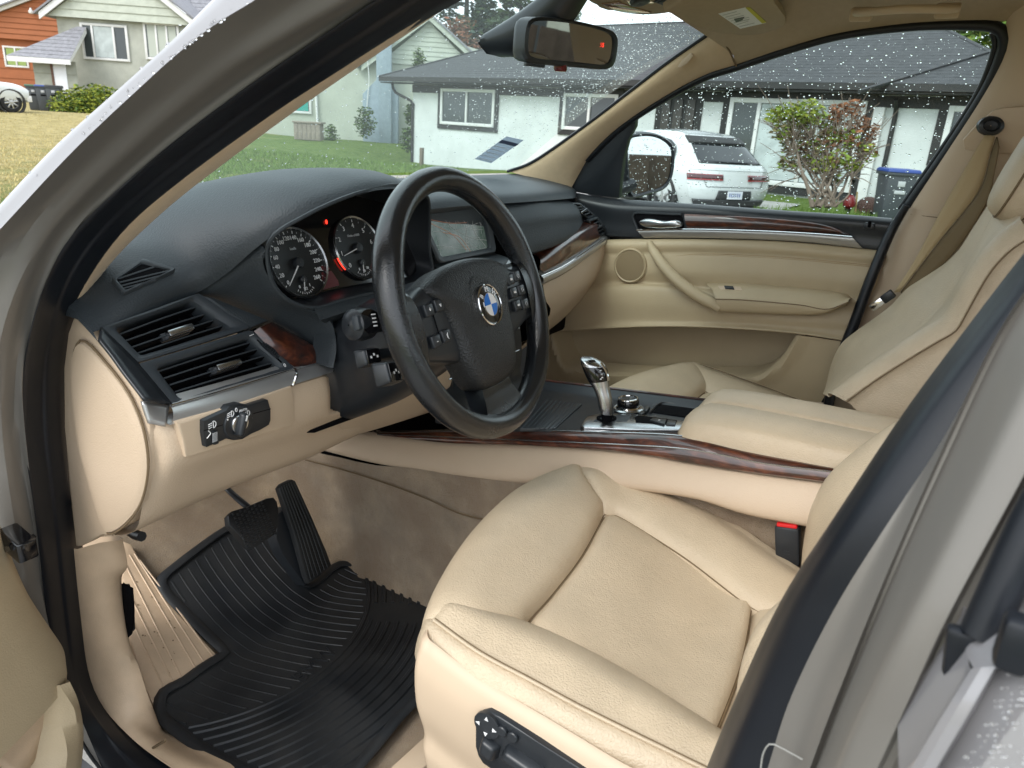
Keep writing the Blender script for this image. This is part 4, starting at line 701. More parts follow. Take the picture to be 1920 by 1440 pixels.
# rear bulkhead, C-pillars and bench so that the cabin is closed behind (seen in the mirrors)
for s in (1,-1):
    loft('rear_quarter',[[A(.72*s,-1.3,.0),A(.74*s,-1.3,.75)],[A(.72*s,-2.1,.0),A(.74*s,-2.1,.75)]],m_doorlea,car,6,4,th=.03,off=-s); loft('c_pillar',[[A(.735*s,-1.35,.74),A(.60*s,-1.42,1.22)],[A(.735*s,-1.62,.74),A(.60*s,-1.62,1.22)]],m_headliner,car,6,4,th=.03,off=-s)
    loft('rear_door_trim',[[A(.74*s,-.70,.0),A(.74*s,-.70,.76)],[A(.74*s,-1.32,.0),A(.74*s,-1.32,.76)]],m_doorlea,car,6,4,th=.03,off=-s)
loft('rear_bench',[[A(-.66,-1.0,.32),A(0,-1.0,.34),A(.66,-1.0,.32)],[A(-.66,-1.35,.34),A(0,-1.35,.36),A(.66,-1.35,.34)],[A(-.66,-1.5,.45),A(0,-1.5,.47),A(.66,-1.5,.45)],[A(-.66,-1.65,.85),A(0,-1.65,.85),A(.66,-1.65,.85)],[A(-.66,-1.75,.86),A(0,-1.75,.86),A(.66,-1.75,.86)]],m_leather,car,16,5)
loft('tailgate',[[A(-.7,-2.1,0),A(.7,-2.1,0)],[A(-.7,-2.15,.8),A(.7,-2.15,.8)]],m_doorlea,car,6,4,th=.04)
loft('tailgate_glass',[[A(-.66,-2.15,.8),A(.66,-2.15,.8)],[A(-.56,-1.95,1.2),A(.56,-1.95,1.2)]],m_glasss,car,6,4)
# ================================================================== dashboard
DB=part('dashboard',car,A(0,.35,.6))
ST=[(-.745,[(.56,.775),(.46,.76),(.38,.742),(.345,.726),(.318,.712),(.303,.704)]),(-.69,[(.565,.797),(.46,.785),(.37,.768),(.325,.748),(.306,.728),(.304,.711)]),(-.60,[(.595,.808),(.48,.804),(.38,.793),(.33,.772),(.308,.748),(.316,.722)]),
(-.572,[(.605,.81),(.49,.818),(.38,.815),(.305,.797),(.27,.778),(.274,.756)]),(-.548,[(.612,.811),(.50,.828),(.38,.834),(.285,.828),(.24,.815),(.234,.797)]),(-.49,[(.63,.813),(.50,.842),(.38,.864),(.27,.866),(.217,.852),(.206,.838)]),(-.42,[(.645,.814),(.5,.850),(.38,.876),(.27,.881),(.21,.869),(.197,.855)]),
(-.36,[(.66,.815),(.5,.852),(.38,.880),(.27,.888),(.206,.879),(.191,.865)]),(-.28,[(.675,.816),(.5,.848),(.38,.876),(.27,.884),(.212,.874),(.197,.861)]),(-.20,[(.685,.818),(.5,.838),(.39,.856),(.30,.856),(.245,.845),(.23,.83)]),(-.15,[(.69,.818),(.52,.83),(.42,.84),(.345,.836),(.305,.824),(.295,.81)]),
(0,[(.695,.82),(.55,.83),(.43,.837),(.34,.835),(.30,.826),(.29,.81)]),(.25,[(.675,.823),(.55,.831),(.43,.836),(.32,.832),(.28,.823),(.27,.808)]),(.45,[(.63,.828),(.53,.832),(.42,.833),(.325,.826),(.292,.817),(.282,.803)]),(.60,[(.585,.832),(.52,.832),(.44,.827),(.37,.817),(.345,.808),(.338,.793)]),(.70,[(.56,.834),(.51,.83),(.46,.822),(.41,.812),(.39,.803),(.385,.79)])]
PADO=loft('dash_pad',[[A(x,y,z) for y,z in S] for x,S in ST],m_dash,DB,40,5)
VN=nrm(A(0,-.8,.6)); VO=A(-.7,.225,.6); VU=A(0,.6,.8)
def vp(px,py,o=0.): return UP(px,py,VO+VN*o,VN)
# end of the pad at the door
loft('pad_end',[[A(-.745,.56,.775),A(-.745,.46,.76),A(-.745,.38,.742),A(-.745,.318,.712),A(-.745,.303,.704)],[A(-.747,.56,.72),A(-.747,.46,.70),U(137,594,x=-.747),U(160,615,x=-.747),U(184,641,x=-.747)]],m_dash,DB,14,3)
# grained face between the vents and the instruments
fl=[vp(374,549,-.004)+A(0,.03,.012),vp(374,549,-.004),vp(430,566,-.006),vp(505,600,-.004),vp(560,630,-.004),vp(621,671,0)]; fr_=[U(497,468,y=.232)+A(0,.03,.006),U(497,468,y=.232),U(499,505,y=.236),U(528,552,y=.228),U(578,578,y=.218),U(624,602,y=.205),U(630,650,y=.19),U(622,690,y=.187)]
fm=[(a+b)/2+nrm(A(.25,-.6,.4))*.006 for a,b in zip(crv(fl,9),crv(fr_,9))]
loft('dash_face',[[p+A(-.02,.06,0) for p in fl],fl,fm,fr_,[p+A(.004,.05,0) for p in fr_]],m_dash,DB,40,6)
# wedge beside the upper vent
slab('vent_wedge',[vp(374,551,.010),vp(400,556,.013),vp(507,600,.010),vp(472,614,.010),vp(430,590,.011)],.02,m_dash,DB,.004)
# ---- side demister grille on the pad's left end
gq=[(214,526),(223,518),(262,494),(272,494),(318,506),(325,512),(300,526),(245,552),(232,552),(222,545)]
padhit=hitter(PADO)
def pd(px,py): return padhit(px,py,.0012)
GS=part('demister_grille',car,pd(268,525)); GN=nrm(np.cross(pd(300,512)-pd(230,545),pd(265,500)-pd(236,545))); GN=GN if GN[2]>0 else -GN
def ring(name,outer,inner,mat,parent,h,th=.01,n=60):
    o=crv(outer,n,True); i=crv(inner,n,True); return loft(name,[list(o-h*th*.0-h*.004),list(o+h*.0015),list(o*.8+i*.2+h*.003),list(i*.85+o*.15+h*.002),list(i-h*.003),list(i-h*th)],mat,parent,n,2,closed=True)
def sharp(P,r=.12): # keep corners: duplicate near-corner points
    out=[]; m=len(P)
    for k in range(m):
        p,q,s=np.array(P[k-1]),np.array(P[k]),np.array(P[(k+1)%m]); out+= [q*(1-r)+p*r,q*(1-r*.3)+p*r*.15+s*r*.15,q*(1-r)+s*r]
    return out
gin=sharp([pd(*q)+GN*.002 for q in ((219,529),(265,499),(319,511),(236,548))],.1); gout=sharp([pd(*q)+GN*.002 for q in ((209,527),(267,489),(331,509),(230,557))],.14)
ring('bezel',gout,gin,m_vent,GS,GN,.01,60); slab('duct',[p+GN*.0004 for p in gin],.002,m_void,GS)
for k in range(5):
    t=(k+.6)/5; a=np.array(pd(216+8*t,528+18*t)); L0=[(222,526),(224,533),(228,539),(231,544),(236,548)][k]; R0=[(288,504),(318,510),(312,517),(290,528),(262,539)][k]
    tube('slat',[pd(*L0)+GN*.0015,pd(*R0)+GN*.0015],.0016,m_vent,GS,2,6)
# ---- the pair of driver's vents
def vent(name,outer,inner,slats,vanes,tab,lab=None):
    G=part(name,car,vp(*inner[0])); go=sharp([vp(*q,.008) for q in outer],.06); gi=sharp([vp(*q,.004) for q in inner],.07)
    ring('frame',go,gi,m_vent,G,VN,.03,80)
    slab('duct',[vp(*q,-.028) for q in inner],.003,m_void,G)
    for a,b in vanes: 
        p,q=vp(*a,-.022),vp(*b,-.022); loft('vane',[[p,q],[p+VN*.010,q+VN*.010]],m_void,G,4,2,th=.001)
    for a,b in slats: 
        p,q=vp(*a,-.001),vp(*b,-.001); m=(p+q)/2+VN*.003; loft('slat',[[p-VN*.012-VU*.001,m-VN*.012-VU*.001,q-VN*.012-VU*.001],[p,m,q],[p-VN*.001-VU*.0018,m-VN*.001-VU*.0018,q-VN*.001-VU*.0018],[p-VN*.012-VU*.003,m-VN*.012-VU*.003,q-VN*.012-VU*.003]],m_void,G,10,2,smooth=False); tube('slat_edge',[p+VN*.0004,m+VN*.0004,q+VN*.0004],.0011,m_vent,G,10,6)  # slat bodies black, front edges lighter: duct shade and highlights put into the colours
    a,b=tab; p,q=vp(*a,.006),vp(*b,.006); d=nrm(q-p); up=nrm(np.cross(VN,d)); rbox('tab',(p+q)/2,d*np.linalg.norm(q-p)/2,up*.0042,VN*.005,m_satin,G,.0015); rbox('tab_neck',(p+q)/2-VN*.008-d*.004,d*np.linalg.norm(q-p)*.56,up*.005,VN*.004,m_black,G,.001)
    return G
vent('upper_vent',[(187,616),(372,550),(470,615),(254,681)],[(217,616),(357,566),(431,615),(263,667)],[((224,627),(366,576)),((233,640),(382,590)),((245,652),(399,601)),((257,663),(416,611))],[((243,627),(262,655)),((270,618),(292,648)),((297,607),(320,637)),((325,597),(348,627)),((345,588),(372,618))],((314,628),(360,613)))
vent('lower_vent',[(254,684),(470,619),(552,691),(320,761)],[(293,690),(466,635),(525,691),(338,747)],[((296,697),(470,642)),((306,710),(484,654)),((318,722),(500,666)),((328,735),(516,679))],[((322,692),(345,722)),((352,683),(378,712)),((382,673),(410,702)),((412,663),(440,692)),((440,653),(468,684))],((405,692),(450,679)))
# flank of the vent unit, thumb wheel and its marks
loft('vent_flank',[[vp(187,616,.006),vp(220,648,.006),vp(254,682,.006),vp(287,721,.006),vp(320,761,.006)],[U(183,640,x=-.752),U(206,669,x=-.752),U(228,700,x=-.752),U(248,726,x=-.752),U(268,752,x=-.752)]],m_black,DB,24,3,th=.004)
TWp=part('vent_thumb_wheel',car,vp(505,658)); wq=[vp(*q,.004) for q in ((478,640),(487,634),(533,676),(524,683))]; slab('slot',[p+VN*.005 for p in wq],.004,m_void,TWp)
p,q=vp(484,640,.006),vp(526,677,.006); d=nrm(q-p); up=np.cross(VN,d); lathe('wheel',(p+q)/2-VN*.028,up,[(.030,-.004),(.034,-.0035),(.034,.0035),(.030,.004)],m_black,TWp,40,ref=VN)
for k in range(13):
    a=(k-6)*.105; c=(p+q)/2-VN*.028+(VN*math.cos(a)+d*math.sin(a))*.0342; rbox('ridge',c,up*.0034,(d*math.cos(a)-VN*math.sin(a))*.0009,(VN*math.cos(a)+d*math.sin(a))*.0009,m_black if k else m_white,TWp,0)
text('mark','0',vp(534,685,.012),A(1,0,0),VU,.008,m_white,TWp); slab('mark',[vp(*q,.0122) for q in ((468,629),(476,626),(476,627),(468,630.5))],.0006,m_white,TWp)
# ---- walnut insert and silver strip
WR=[vp(475,620,.010),vp(492,612,.011),vp(508,606,.009)]; 
loft('wood_insert',[[vp(476,621,.008),vp(500,646,.010),vp(530,672,.009),vp(555,690,.008)],[vp(491,612,.015),vp(525,638,.017),vp(562,664,.016),vp(590,681,.012)],[vp(507,605,.010),vp(548,628,.012),vp(590,652,.011),vp(622,672,.008)],[vp(510,603,-.004),vp(552,626,-.004),vp(594,650,-.004),vp(626,670,-.004)]],m_wood,DB,30,6)
def strip(name,top,bot,n0,mat,parent,bulge=.004,back=.02,n=40,k=4):
    t,b=crv(top,n),crv(bot,n); return loft(name,[list(t-n0*back),list(t),list(t*.8+b*.2+n0*bulge),list(t*.4+b*.6+n0*bulge*.9),list(b),list(b-n0*back)],mat,parent,n,k)
YN=nrm(A(0,-.9,-.25))
strip('silver_strip',[vp(319,761,.012),vp(440,727,.013),vp(553,693,.012)],[U(318,797,y=.205),U(440,760,y=.20),U(548,722,y=.20)],YN,m_silver,DB,.006)
strip('silver_strip',[vp(554,692.5,.012),vp(590,684,.012),vp(622,677,.010)],[U(549,721.5,y=.20),U(590,708,y=.197),U(620,698,y=.197)],YN,m_silver,DB,.006)
tube('strip_highlight',[vp(321,760,.014),vp(440,726,.015),vp(553,692,.014),vp(621,676.5,.012)],.0014,m_chrome,DB,30,6)
tube('strip_joint',[vp(553.5,692,.0145),U(556,700,y=.196),U(549,722,y=.196)],.0018,m_chrome,DB,10,6)
loft('silver_return',[[vp(318,761,.010),U(268,752,x=-.744)],[U(312,797,y=.206),U(279,794,x=-.744)]],m_silver,DB,8,5,th=.004)
# ---- beige lower dashboard
LD=part('lower_dashboard',car,A(-.5,.22,.5))
t0=[U(279,795,x=-.735),U(316,797,y=.212),U(440,761,y=.206),U(550,722,y=.206),U(604,703,y=.203),U(614,704,y=.208)]; t1=[U(280,845,x=-.735),U(330,838,y=.206),U(440,805,y=.2),U(556,770,y=.199),U(614,752,y=.198),U(620,755,y=.206)]; t2=[U(279,880,x=-.735),U(335,868,y=.207),U(440,836,y=.203),U(556,798,y=.203),U(608,780,y=.203),U(622,772,y=.21)]
t3=[U(268,940,x=-.735),U(340,900,y=.225),U(450,862,y=.225),U(570,824,y=.225),U(640,792,y=.225),U(720,752,y=.225)]; t4=[U(218,1003,x=-.735),U(420,913,y=.31),U(490,885,y=.306),U(560,858,y=.306),U(640,822,y=.306),U(740,775,y=.32)]
t5=[p+A(0,.05,-.002) for p in t4]; t6=[p+A(0,.26,.03) for p in t4]
loft('lower_panel',[[p+A(0,.03,.004) for p in t0],t0,t1,t2,t3,[(a+b)/2+A(0,-.012,-.012) for a,b in zip(t3,t4)],t4,t5,t6],m_vinyl,LD,50,5)
# switch panel face: a smoother plate let into it
slab('switch_plate',[U(a,b,y=.1962) for a,b in ((334,793),(440,760),(547,724),(552,752),(553,788),(546,799),(450,829),(351,858),(343,826))],.012,m_plastic_b,LD,.003)
# knee panel right of the column and below it
loft('knee_panel',[[U(622,772,y=.215),U(700,740,y=.21),U(800,705,y=.21),U(900,672,y=.22)],[U(638,800,y=.225),U(720,770,y=.222),U(820,738,y=.222),U(905,710,y=.24)],[U(645,822,y=.29),U(735,795,y=.285),U(830,765,y=.285),U(905,742,y=.29)],[U(645,822,y=.29)+A(0,.1,.01),U(735,795,y=.285)+A(0,.1,.01),U(830,765,y=.285)+A(0,.1,.01),U(905,742,y=.29)+A(0,.1,.01)]],m_vinyl,LD,30,5)
slab('pull_recess',[U(a,b,y=.214) for a,b in ((577,812),(583,806),(700,762),(712,764),(700,772),(590,812))],.006,m_void,LD,.001)
# end cap on the door side, with its bulged oval cover
EC=[(137,594),(162,614),(186,640),(222,682),(250,722),(272,770),(280,800),(282,880),(268,940),(240,982),(205,1004),(190,1004),(150,1025),(141,1026),(129,900),(119,800),(118,690),(126,625)]
slab('end_cap',[U(a,b,x=-.738) for a,b in EC],.02,m_vinyl,LD,.004)
OC=[(160,640),(200,682),(240,735),(265,790),(276,840),(277,890),(264,945),(238,982),(212,1000),(198,995),(175,930),(150,840),(138,760),(134,700),(142,650)]
oc=np.array([U(a,b,x=-.741) for a,b in OC]); cc=oc.mean(0); 
loft('end_cover',[list(oc+A(.004,0,0)),list(oc),list(cc+(oc-cc)*.96+A(-.004,0,0)),list(cc+(oc-cc)*.7+A(-.007,0,0)),list(cc+(oc-cc)*.3+A(-.008,0,0)),list(cc+(oc-cc)*.0008+A(-.0081,0,0))],m_vinyl,LD,60,3,closed=True)
tube('cover_gap',[U(a,b,x=-.7415) for a,b in OC],.0016,m_seam,LD,60,5,closed=True)
# ---- headlamp switch
HL=part('headlamp_switch',car,U(445,793,y=.19)); hy=.1925; hn=nrm(A(0,-1,-.02))
def hp2(px,py,o=0.): return U(px,py,y=hy-o)
slab('plate',[hp2(a,b,.004) for a,b in ((382,790),(384,788),(424,770),(430,762),(450,757),(466,760),(500,749),(503,750),(508,768),(508,788),(505,797),(488,806),(470,815),(455,824),(440,826),(425,823),(388,839),(386,838),(382,812))],.012,m_black,HL,.0015)
slab('gap',[hp2(a,b,.0043) for a,b in ((382.5,807),(418,796),(418,797.2),(382.5,808.4))],.0006,m_void,HL); slab('gap',[hp2(a,b,.0043) for a,b in ((475,775),(508,766),(508,767.2),(475,776.2))],.0006,m_void,HL)
kc=hp2(446,793,.004); lathe('dial_ring',kc,hn,[(.0225,-.002),(.0225,.001),(.0212,.0025),(.016,.002),(.001,.002)],m_black,HL,40)
lathe('dial_silver',kc,hn,[(.0128,.002),(.0128,.005),(.012,.006),(.001,.006)],m_satin,HL,36)
kx=nrm(A(.35,0,1)); ky=np.cross(hn,kx); rbox('knob',kc+hn*.008,kx*.0165,ky*.0062,hn*.006,m_black,HL,.0035,3,(.9,.7)); rbox('knob_mark',kc+hn*.0141+kx*.010,kx*.0038,ky*.0011,hn*.0004,m_white,HL,0)
def icon(px,py,o,s=.0045,parent=HL): # small lamp pictogram: D shape and three rays
    c=hp2(px,py,o); g=[c+A(math.cos(a)*s*.9,0,math.sin(a)*s) for a in np.linspace(-1.57,1.57,9)]; tube('icon',g+[g[0]],.0006,m_white,parent,16,4,smooth=False)
    for k in (-1,0,1): tube('icon',[c+A(-s*.4,0,k*s*.6),c+A(-s*1.6,0,k*s*.6-.001)],.0005,m_white,parent,2,4)
icon(400,796,.006); icon(434,776,.007,.004); icon(464,775,.007,.004); text('mark','0',hp2(443,769,.007),A(1,0,0),A(0,0,1),.008,m_white,HL); text('mark','AUTO',hp2(456,769,.007),A(1,0,-.05),A(0,0,1),.0045,m_white,HL); lathe('mark',hp2(427,787,.007),hn,[(.0012,0),(.001,.0006),(.0001,.0006)],m_white,HL,8)
rbox('dimmer_wheel',hp2(403,820,.004),A(.004,0,0),A(0,.003,0),A(0,0,.0095),m_black,HL,.002)
for k in range(8): rbox('dimmer_ridge',hp2(403,812+2.2*k,.0073),A(.0035,0,0),A(0,.0005,0),A(0,0,.0004),m_dimwhite,HL,0)
tube('icon',[hp2(388,822,.006),hp2(392,817,.006),hp2(395,812,.006),hp2(391,808,.006)],.0006,m_white,HL,8,4)
# ---- instrument cluster
CN=nrm(A(0,-.92,.39)); CU=nrm(A(0,.39,.92)); CO=A(-.37,.26,.74); CX=A(1,0,0)
IC=part('instrument_cluster',car,CO)
def cp(px,py,o=0.): return UP(px,py,CO+CN*o,CN)
rim=[U(500,478,y=.234),U(508,448,y=.222),U(530,428,y=.212),U(560,411,y=.206),U(600,390,y=.2),U(650,369,y=.196),U(700,354,y=.196),U(750,347,y=.198),A(-.235,.202,.852),A(-.205,.214,.83),A(-.192,.222,.76),A(-.197,.217,.70),U(700,549,y=.215),U(640,563,y=.215),U(590,577,y=.216),U(545,565,y=.224),U(512,531,y=.232)]
rim=np.array(rim); fac=np.array([p+CN*((CO-p)@CN)*1.0 for p in rim+A(0,.05,-.0)]); cen=fac.mean(0); fac=cen+(fac-cen)*.985
loft('hood_wall',[list(rim-A(0,.0,0)),list(rim*.6+fac*.4),list(fac-CN*.004)],m_black,IC,80,4,closed=True); tube('hood_lip',list(rim),.003,m_dash,IC,80,6,closed=True)
slab('dial_board',list(crv(fac*1.0,60,True)+(-CN*.0)),.006,m_gloss,IC)
def gauge(c,rad,n0,a0,a1,labels,unit,needle,nlen,sub,every):
    G=[]
    lathe('gauge_ring',c+CN*.002,CN,[(rad,-.002),(rad+.0022,.004),(rad+.0008,.0065),(rad-.0015,.005),(rad-.002,.0)],m_satin,IC,64); lathe('gauge_face',c+CN*.0005,CN,[(rad-.0015,.002),(rad-.004,.001),(.0001,.001)],M('dial_black',(.006,.007,.008),.45),IC,64)
    P=lambda a,r,o=.0022: c+CN*o+CX*math.sin(a)*r+CU*math.cos(a)*r
    for k,s in enumerate(labels):
        a=R(a0+(a1-a0)*k/(len(labels)-1)); text('numeral',s,P(a,rad*.735),CX,CU,rad*(.17 if len(labels)>9 else .21),m_white,IC)
        d=CX*math.sin(a)+CU*math.cos(a); rbox('tick',P(a,rad*.895),d*rad*.04,np.cross(CN,d)*.0006,CN*.0002,m_white,IC,0)
        if k<len(labels)-1:
            a=R(a0+(a1-a0)*(k+.5)/(len(labels)-1)); d=CX*math.sin(a)+CU*math.cos(a); rbox('tick',P(a,rad*.905),d*rad*.025,np.cross(CN,d)*.0004,CN*.0002,m_dimwhite,IC,0)
    text('unit',unit,P(0,rad*.42),CX,CU,rad*.11,m_dimwhite,IC)
    a=R(needle); d=CX*math.sin(a)+CU*math.cos(a); s=np.cross(CN,d); slab('needle',[c+CN*.008-d*rad*.12+s*.0011,c+CN*.008+d*rad*nlen+s*.0004,c+CN*.008+d*rad*nlen-s*.0004,c+CN*.008-d*rad*.12-s*.0011],.0012,m_white,IC); lathe('needle_hub',c+CN*.001,CN,[(.0085,0),(.0085,.005),(.007,.0075),(.0001,.0078)],m_black,IC,24)
    # small lower dial
    c2=c-CU*rad*.48; lathe('needle_hub',c2+CN*.001,CN,[(.0055,0),(.0055,.004),(.0045,.005),(.0001,.005)],m_black,IC,20)
    P2=lambda a,r,o=.0022: c2+CN*o+CX*math.sin(a)*r+CU*math.cos(a)*r
    for k in range(9):
        a=R(-135-90*k/8) ; d=CX*math.sin(a)+CU*math.cos(a); rbox('tick',P2(a,rad*.40),d*rad*(.035 if k%2==0 else .02),np.cross(CN,d)*.0004,CN*.0002,m_white,IC,0)
    for s_,aa in zip(sub,(-135,-180,-225)): text('numeral',s_,P2(R(aa),rad*.27),CX,CU,rad*.12,m_white,IC)
    a=R(-162); d=CX*math.sin(a)+CU*math.cos(a); s=np.cross(CN,d); slab('needle',[c2+CN*.006+s*.0008,c2+CN*.006+d*rad*.36+s*.0003,c2+CN*.006+d*rad*.36-s*.0003,c2+CN*.006-s*.0008],.001,m_white,IC)
gauge(cp(556,494),.0520,0,-132,132,[str(v) for v in range(0,261,20)],'km/h',-134,.86,('0','1/2','1'),2)
gauge(cp(668,466),.0505,0,-133,115,[str(v) for v in range(0,8)],'1/min x1000',-104,.78,('0','10','20'),1)
tcg=cp(668,466); tube('red_arc',[tcg+CN*.004+(CX*math.sin(a)+CU*math.cos(a))*.0512 for a in np.linspace(R(-126),R(-102),10)],.0019,m_ledr,IC,16,6)
slab('display',[cp(*q,.002) for q in ((602,499),(614,497),(634,526),(636,535),(606,543),(604,520))],.002,m_redlcd,IC); slab('display_split',[cp(*q,.0024) for q in ((602,508),(622,504),(624,507),(603,511))],.0008,m_gloss,IC)
lathe('warning_lamp',cp(612,416,.002),CN,[(.0022,0),(.0018,.0006),(.0001,.0006)],m_ledr,IC,10,sq=1.8)
# shelf under the cluster, over the column
loft('cluster_shelf',[[U(588,577,y=.216),U(640,564,y=.214),U(700,550,y=.214),A(-.20,.215,.70)],[U(600,600,y=.20),U(650,585,y=.195),U(715,568,y=.195),A(-.20,.2,.675)],[U(622,612,y=.24),U(660,602,y=.24),U(720,590,y=.24),A(-.20,.25,.66)]],m_dash,IC,24,4)
loft('column_gap',[[U(622,604,y=.25),U(700,570,y=.25),A(-.2,.25,.67)],[U(622,690,y=.25),U(700,690,y=.25),A(-.2,.25,.56)]],m_void,IC,10,4)
# ================================================================== steering column and wheel
t_=R(22); yw=R(3); WC=A(-.38,0,.73); wr=A(math.cos(yw),math.sin(yw),0); wn=A(math.sin(yw)*math.cos(t_),-math.cos(yw)*math.cos(t_),math.sin(t_)); wu=np.cross(wn,wr); wu=wu if wu[2]>0 else -wu
def wp(a,b,o=0.): return WC+wr*a+wu*b+wn*o
SC=part('steering_column',car,wp(0,0,-.15))
def ell(o,ca,cb,ra,rb,n=28,p=2.6): 
    P=[]
    for k in range(n):
        a=2*math.pi*k/n; c,s=math.cos(a),math.sin(a); P.append(wp(ca+ra*abs(c)**(2/p)*(1 if c>0 else -1),cb+rb*abs(s)**(2/p)*(1 if s>0 else -1),o))
    return P
loft('shroud',[ell(-.045,0,-.01,.045,.045),ell(-.05,0,-.012,.066,.06),ell(-.09,0,-.018,.078,.07),ell(-.15,0,-.03,.080,.078),ell(-.20,.005,-.04,.070,.08),ell(-.28,.01,-.05,.065,.08)],m_black,SC,56,4,closed=True)
slab('shroud_gap',[U(a,b,y=.235) for a,b in ((624,604),(720,560),(800,600),(800,720),(700,765),(624,770))],.01,m_black,SC,.01)
def stalk(px,py,y,L0,r,name,marks):
    c=U(px,py,y=y); d=nrm(A(-.9,-.35,.12)); b=WC+wn*-.10+wr*-.05+wu*-.02; return c,d
ax1=nrm(U(660,610,y=.03)-wp(-.04,-.02,-.09))
def stalk(px,py,dep,size,root,name):
    c=UD(px,py,dep); d=nrm(c-root); S=part(name,car,c); up=nrm(wu-d*(wu@d)); sd_=np.cross(d,up); tube('arm',[root,c-d*size*1.0],[size*.55,size*.7],m_black,S,8,12); return S,c,d,up,sd_
S_,c,d,up,sd_=stalk(672,608,.955,.02,wp(-.03,-.0,-.085),'indicator_stalk')
lathe('knob',c-d*.022,d,[(.015,0),(.0205,.006),(.022,.018),(.0205,.032),(.014,.038),(.001,.039)],m_black,S_,28); lathe('knob_face',c+wn*.006-d*.006,nrm(wn*.9+d*.3),[(.016,.01),(.0155,.0155),(.001,.016)],m_gloss,S_,24); rbox('button',c-d*.006-sd_*0+d*.016+wn*.012,d*.008,up*.010,wn*.006,m_vent,S_,.003)
for k in range(4): rbox('icon',c+wn*.0226-d*.006+up*(.008-.005*k),sd_*.0006+d*.003,up*.0009,wn*.0004,m_white,S_,0)
for (px,py,dep,nm,root,w_) in ((690,670,.96,'wheel_adjust_lever',wp(-.05,-.04,-.09),.013),(728,700,.94,'cruise_stalk',wp(-.05,-.07,-.08),.0165)):
    S_,c,d,up,sd_=stalk(px,py,dep,w_,root,nm); rbox('lever',c,d*w_*1.3,up*w_,wn*w_*.75,m_black,S_,.004,3,(.86,.8)); rbox('face',c+wn*w_*.76,d*w_*.95,up*w_*.72,wn*.001,m_gloss,S_,.0008)
    for k in range(3): rbox('icon',c+wn*(w_*.76+.0015)+d*(.006*k-.006)+up*(.003*(k%2)-.001),d*.0013,up*.0016,wn*.0003,m_white,S_,0)
SW=part('steering_wheel',car,WC)
R0,rr=.1750,.0168
# rim: slightly fatter at the thumb rests
V=[];n=120;sg=20
for i in range(n):
    a=2*math.pi*i/n; d=wr*math.sin(a)+wu*math.cos(a); fat=1+.10*(math.exp(-((math.degrees(a)-62)/14)**2)+math.exp(-((math.degrees(a)-298)/14)**2))
    for q in range(sg):
        b=2*math.pi*q/sg; V.append(WC+d*(R0+rr*math.cos(b)*fat)+wn*rr*1.12*math.sin(b)*fat)
mob('rim',V,gridF(n,sg,True,True),m_wheel,SW,180)
# stitching round the inside of the rim: pairs of short threads
V=[];F=[]
for i in range(300):
    a=2*math.pi*i/300; d=wr*math.sin(a)+wu*math.cos(a); e=wr*math.cos(a)-wu*math.sin(a)
    for sgn in (-1,1):
        c=WC+d*(R0-rr*.92)+wn*(sgn*.0035+.004); k=len(V); V+=[c-e*.0012-d*.0006,c+e*.0014+wn*sgn*.0018-d*.0006,c+e*.0014+wn*sgn*.0026,c-e*.0012+wn*.0008*sgn]; F.append((k,k+1,k+2,k+3))
tag(mob('stitching',V,F,M('black_thread',(.006,.006,.006),.8),SW,flat=True),kind='stuff')
hp3=[(0,.062),(.05,.0585),(.083,.050),(.108,.036),(.098,.020),(.083,.0),(.073,-.035),(.068,-.07),(.055,-.103),(.038,-.117),(0,-.120)]
padl=[*hp3,*[(-a,b) for a,b in hp3[-2:0:-1]]]
def padring(s,o,cb=-.02): return [wp(a*s,cb+(b-cb)*s,o) for a,b in padl]
loft('airbag_cover',[padring(.97,-.03),padring(1.0,-.004),padring(.985,.004),padring(.93,.011),padring(.8,.017),padring(.6,.021),padring(.35,.023),padring(.02,.0235)],m_wheelgrain,SW,100,3,closed=True)
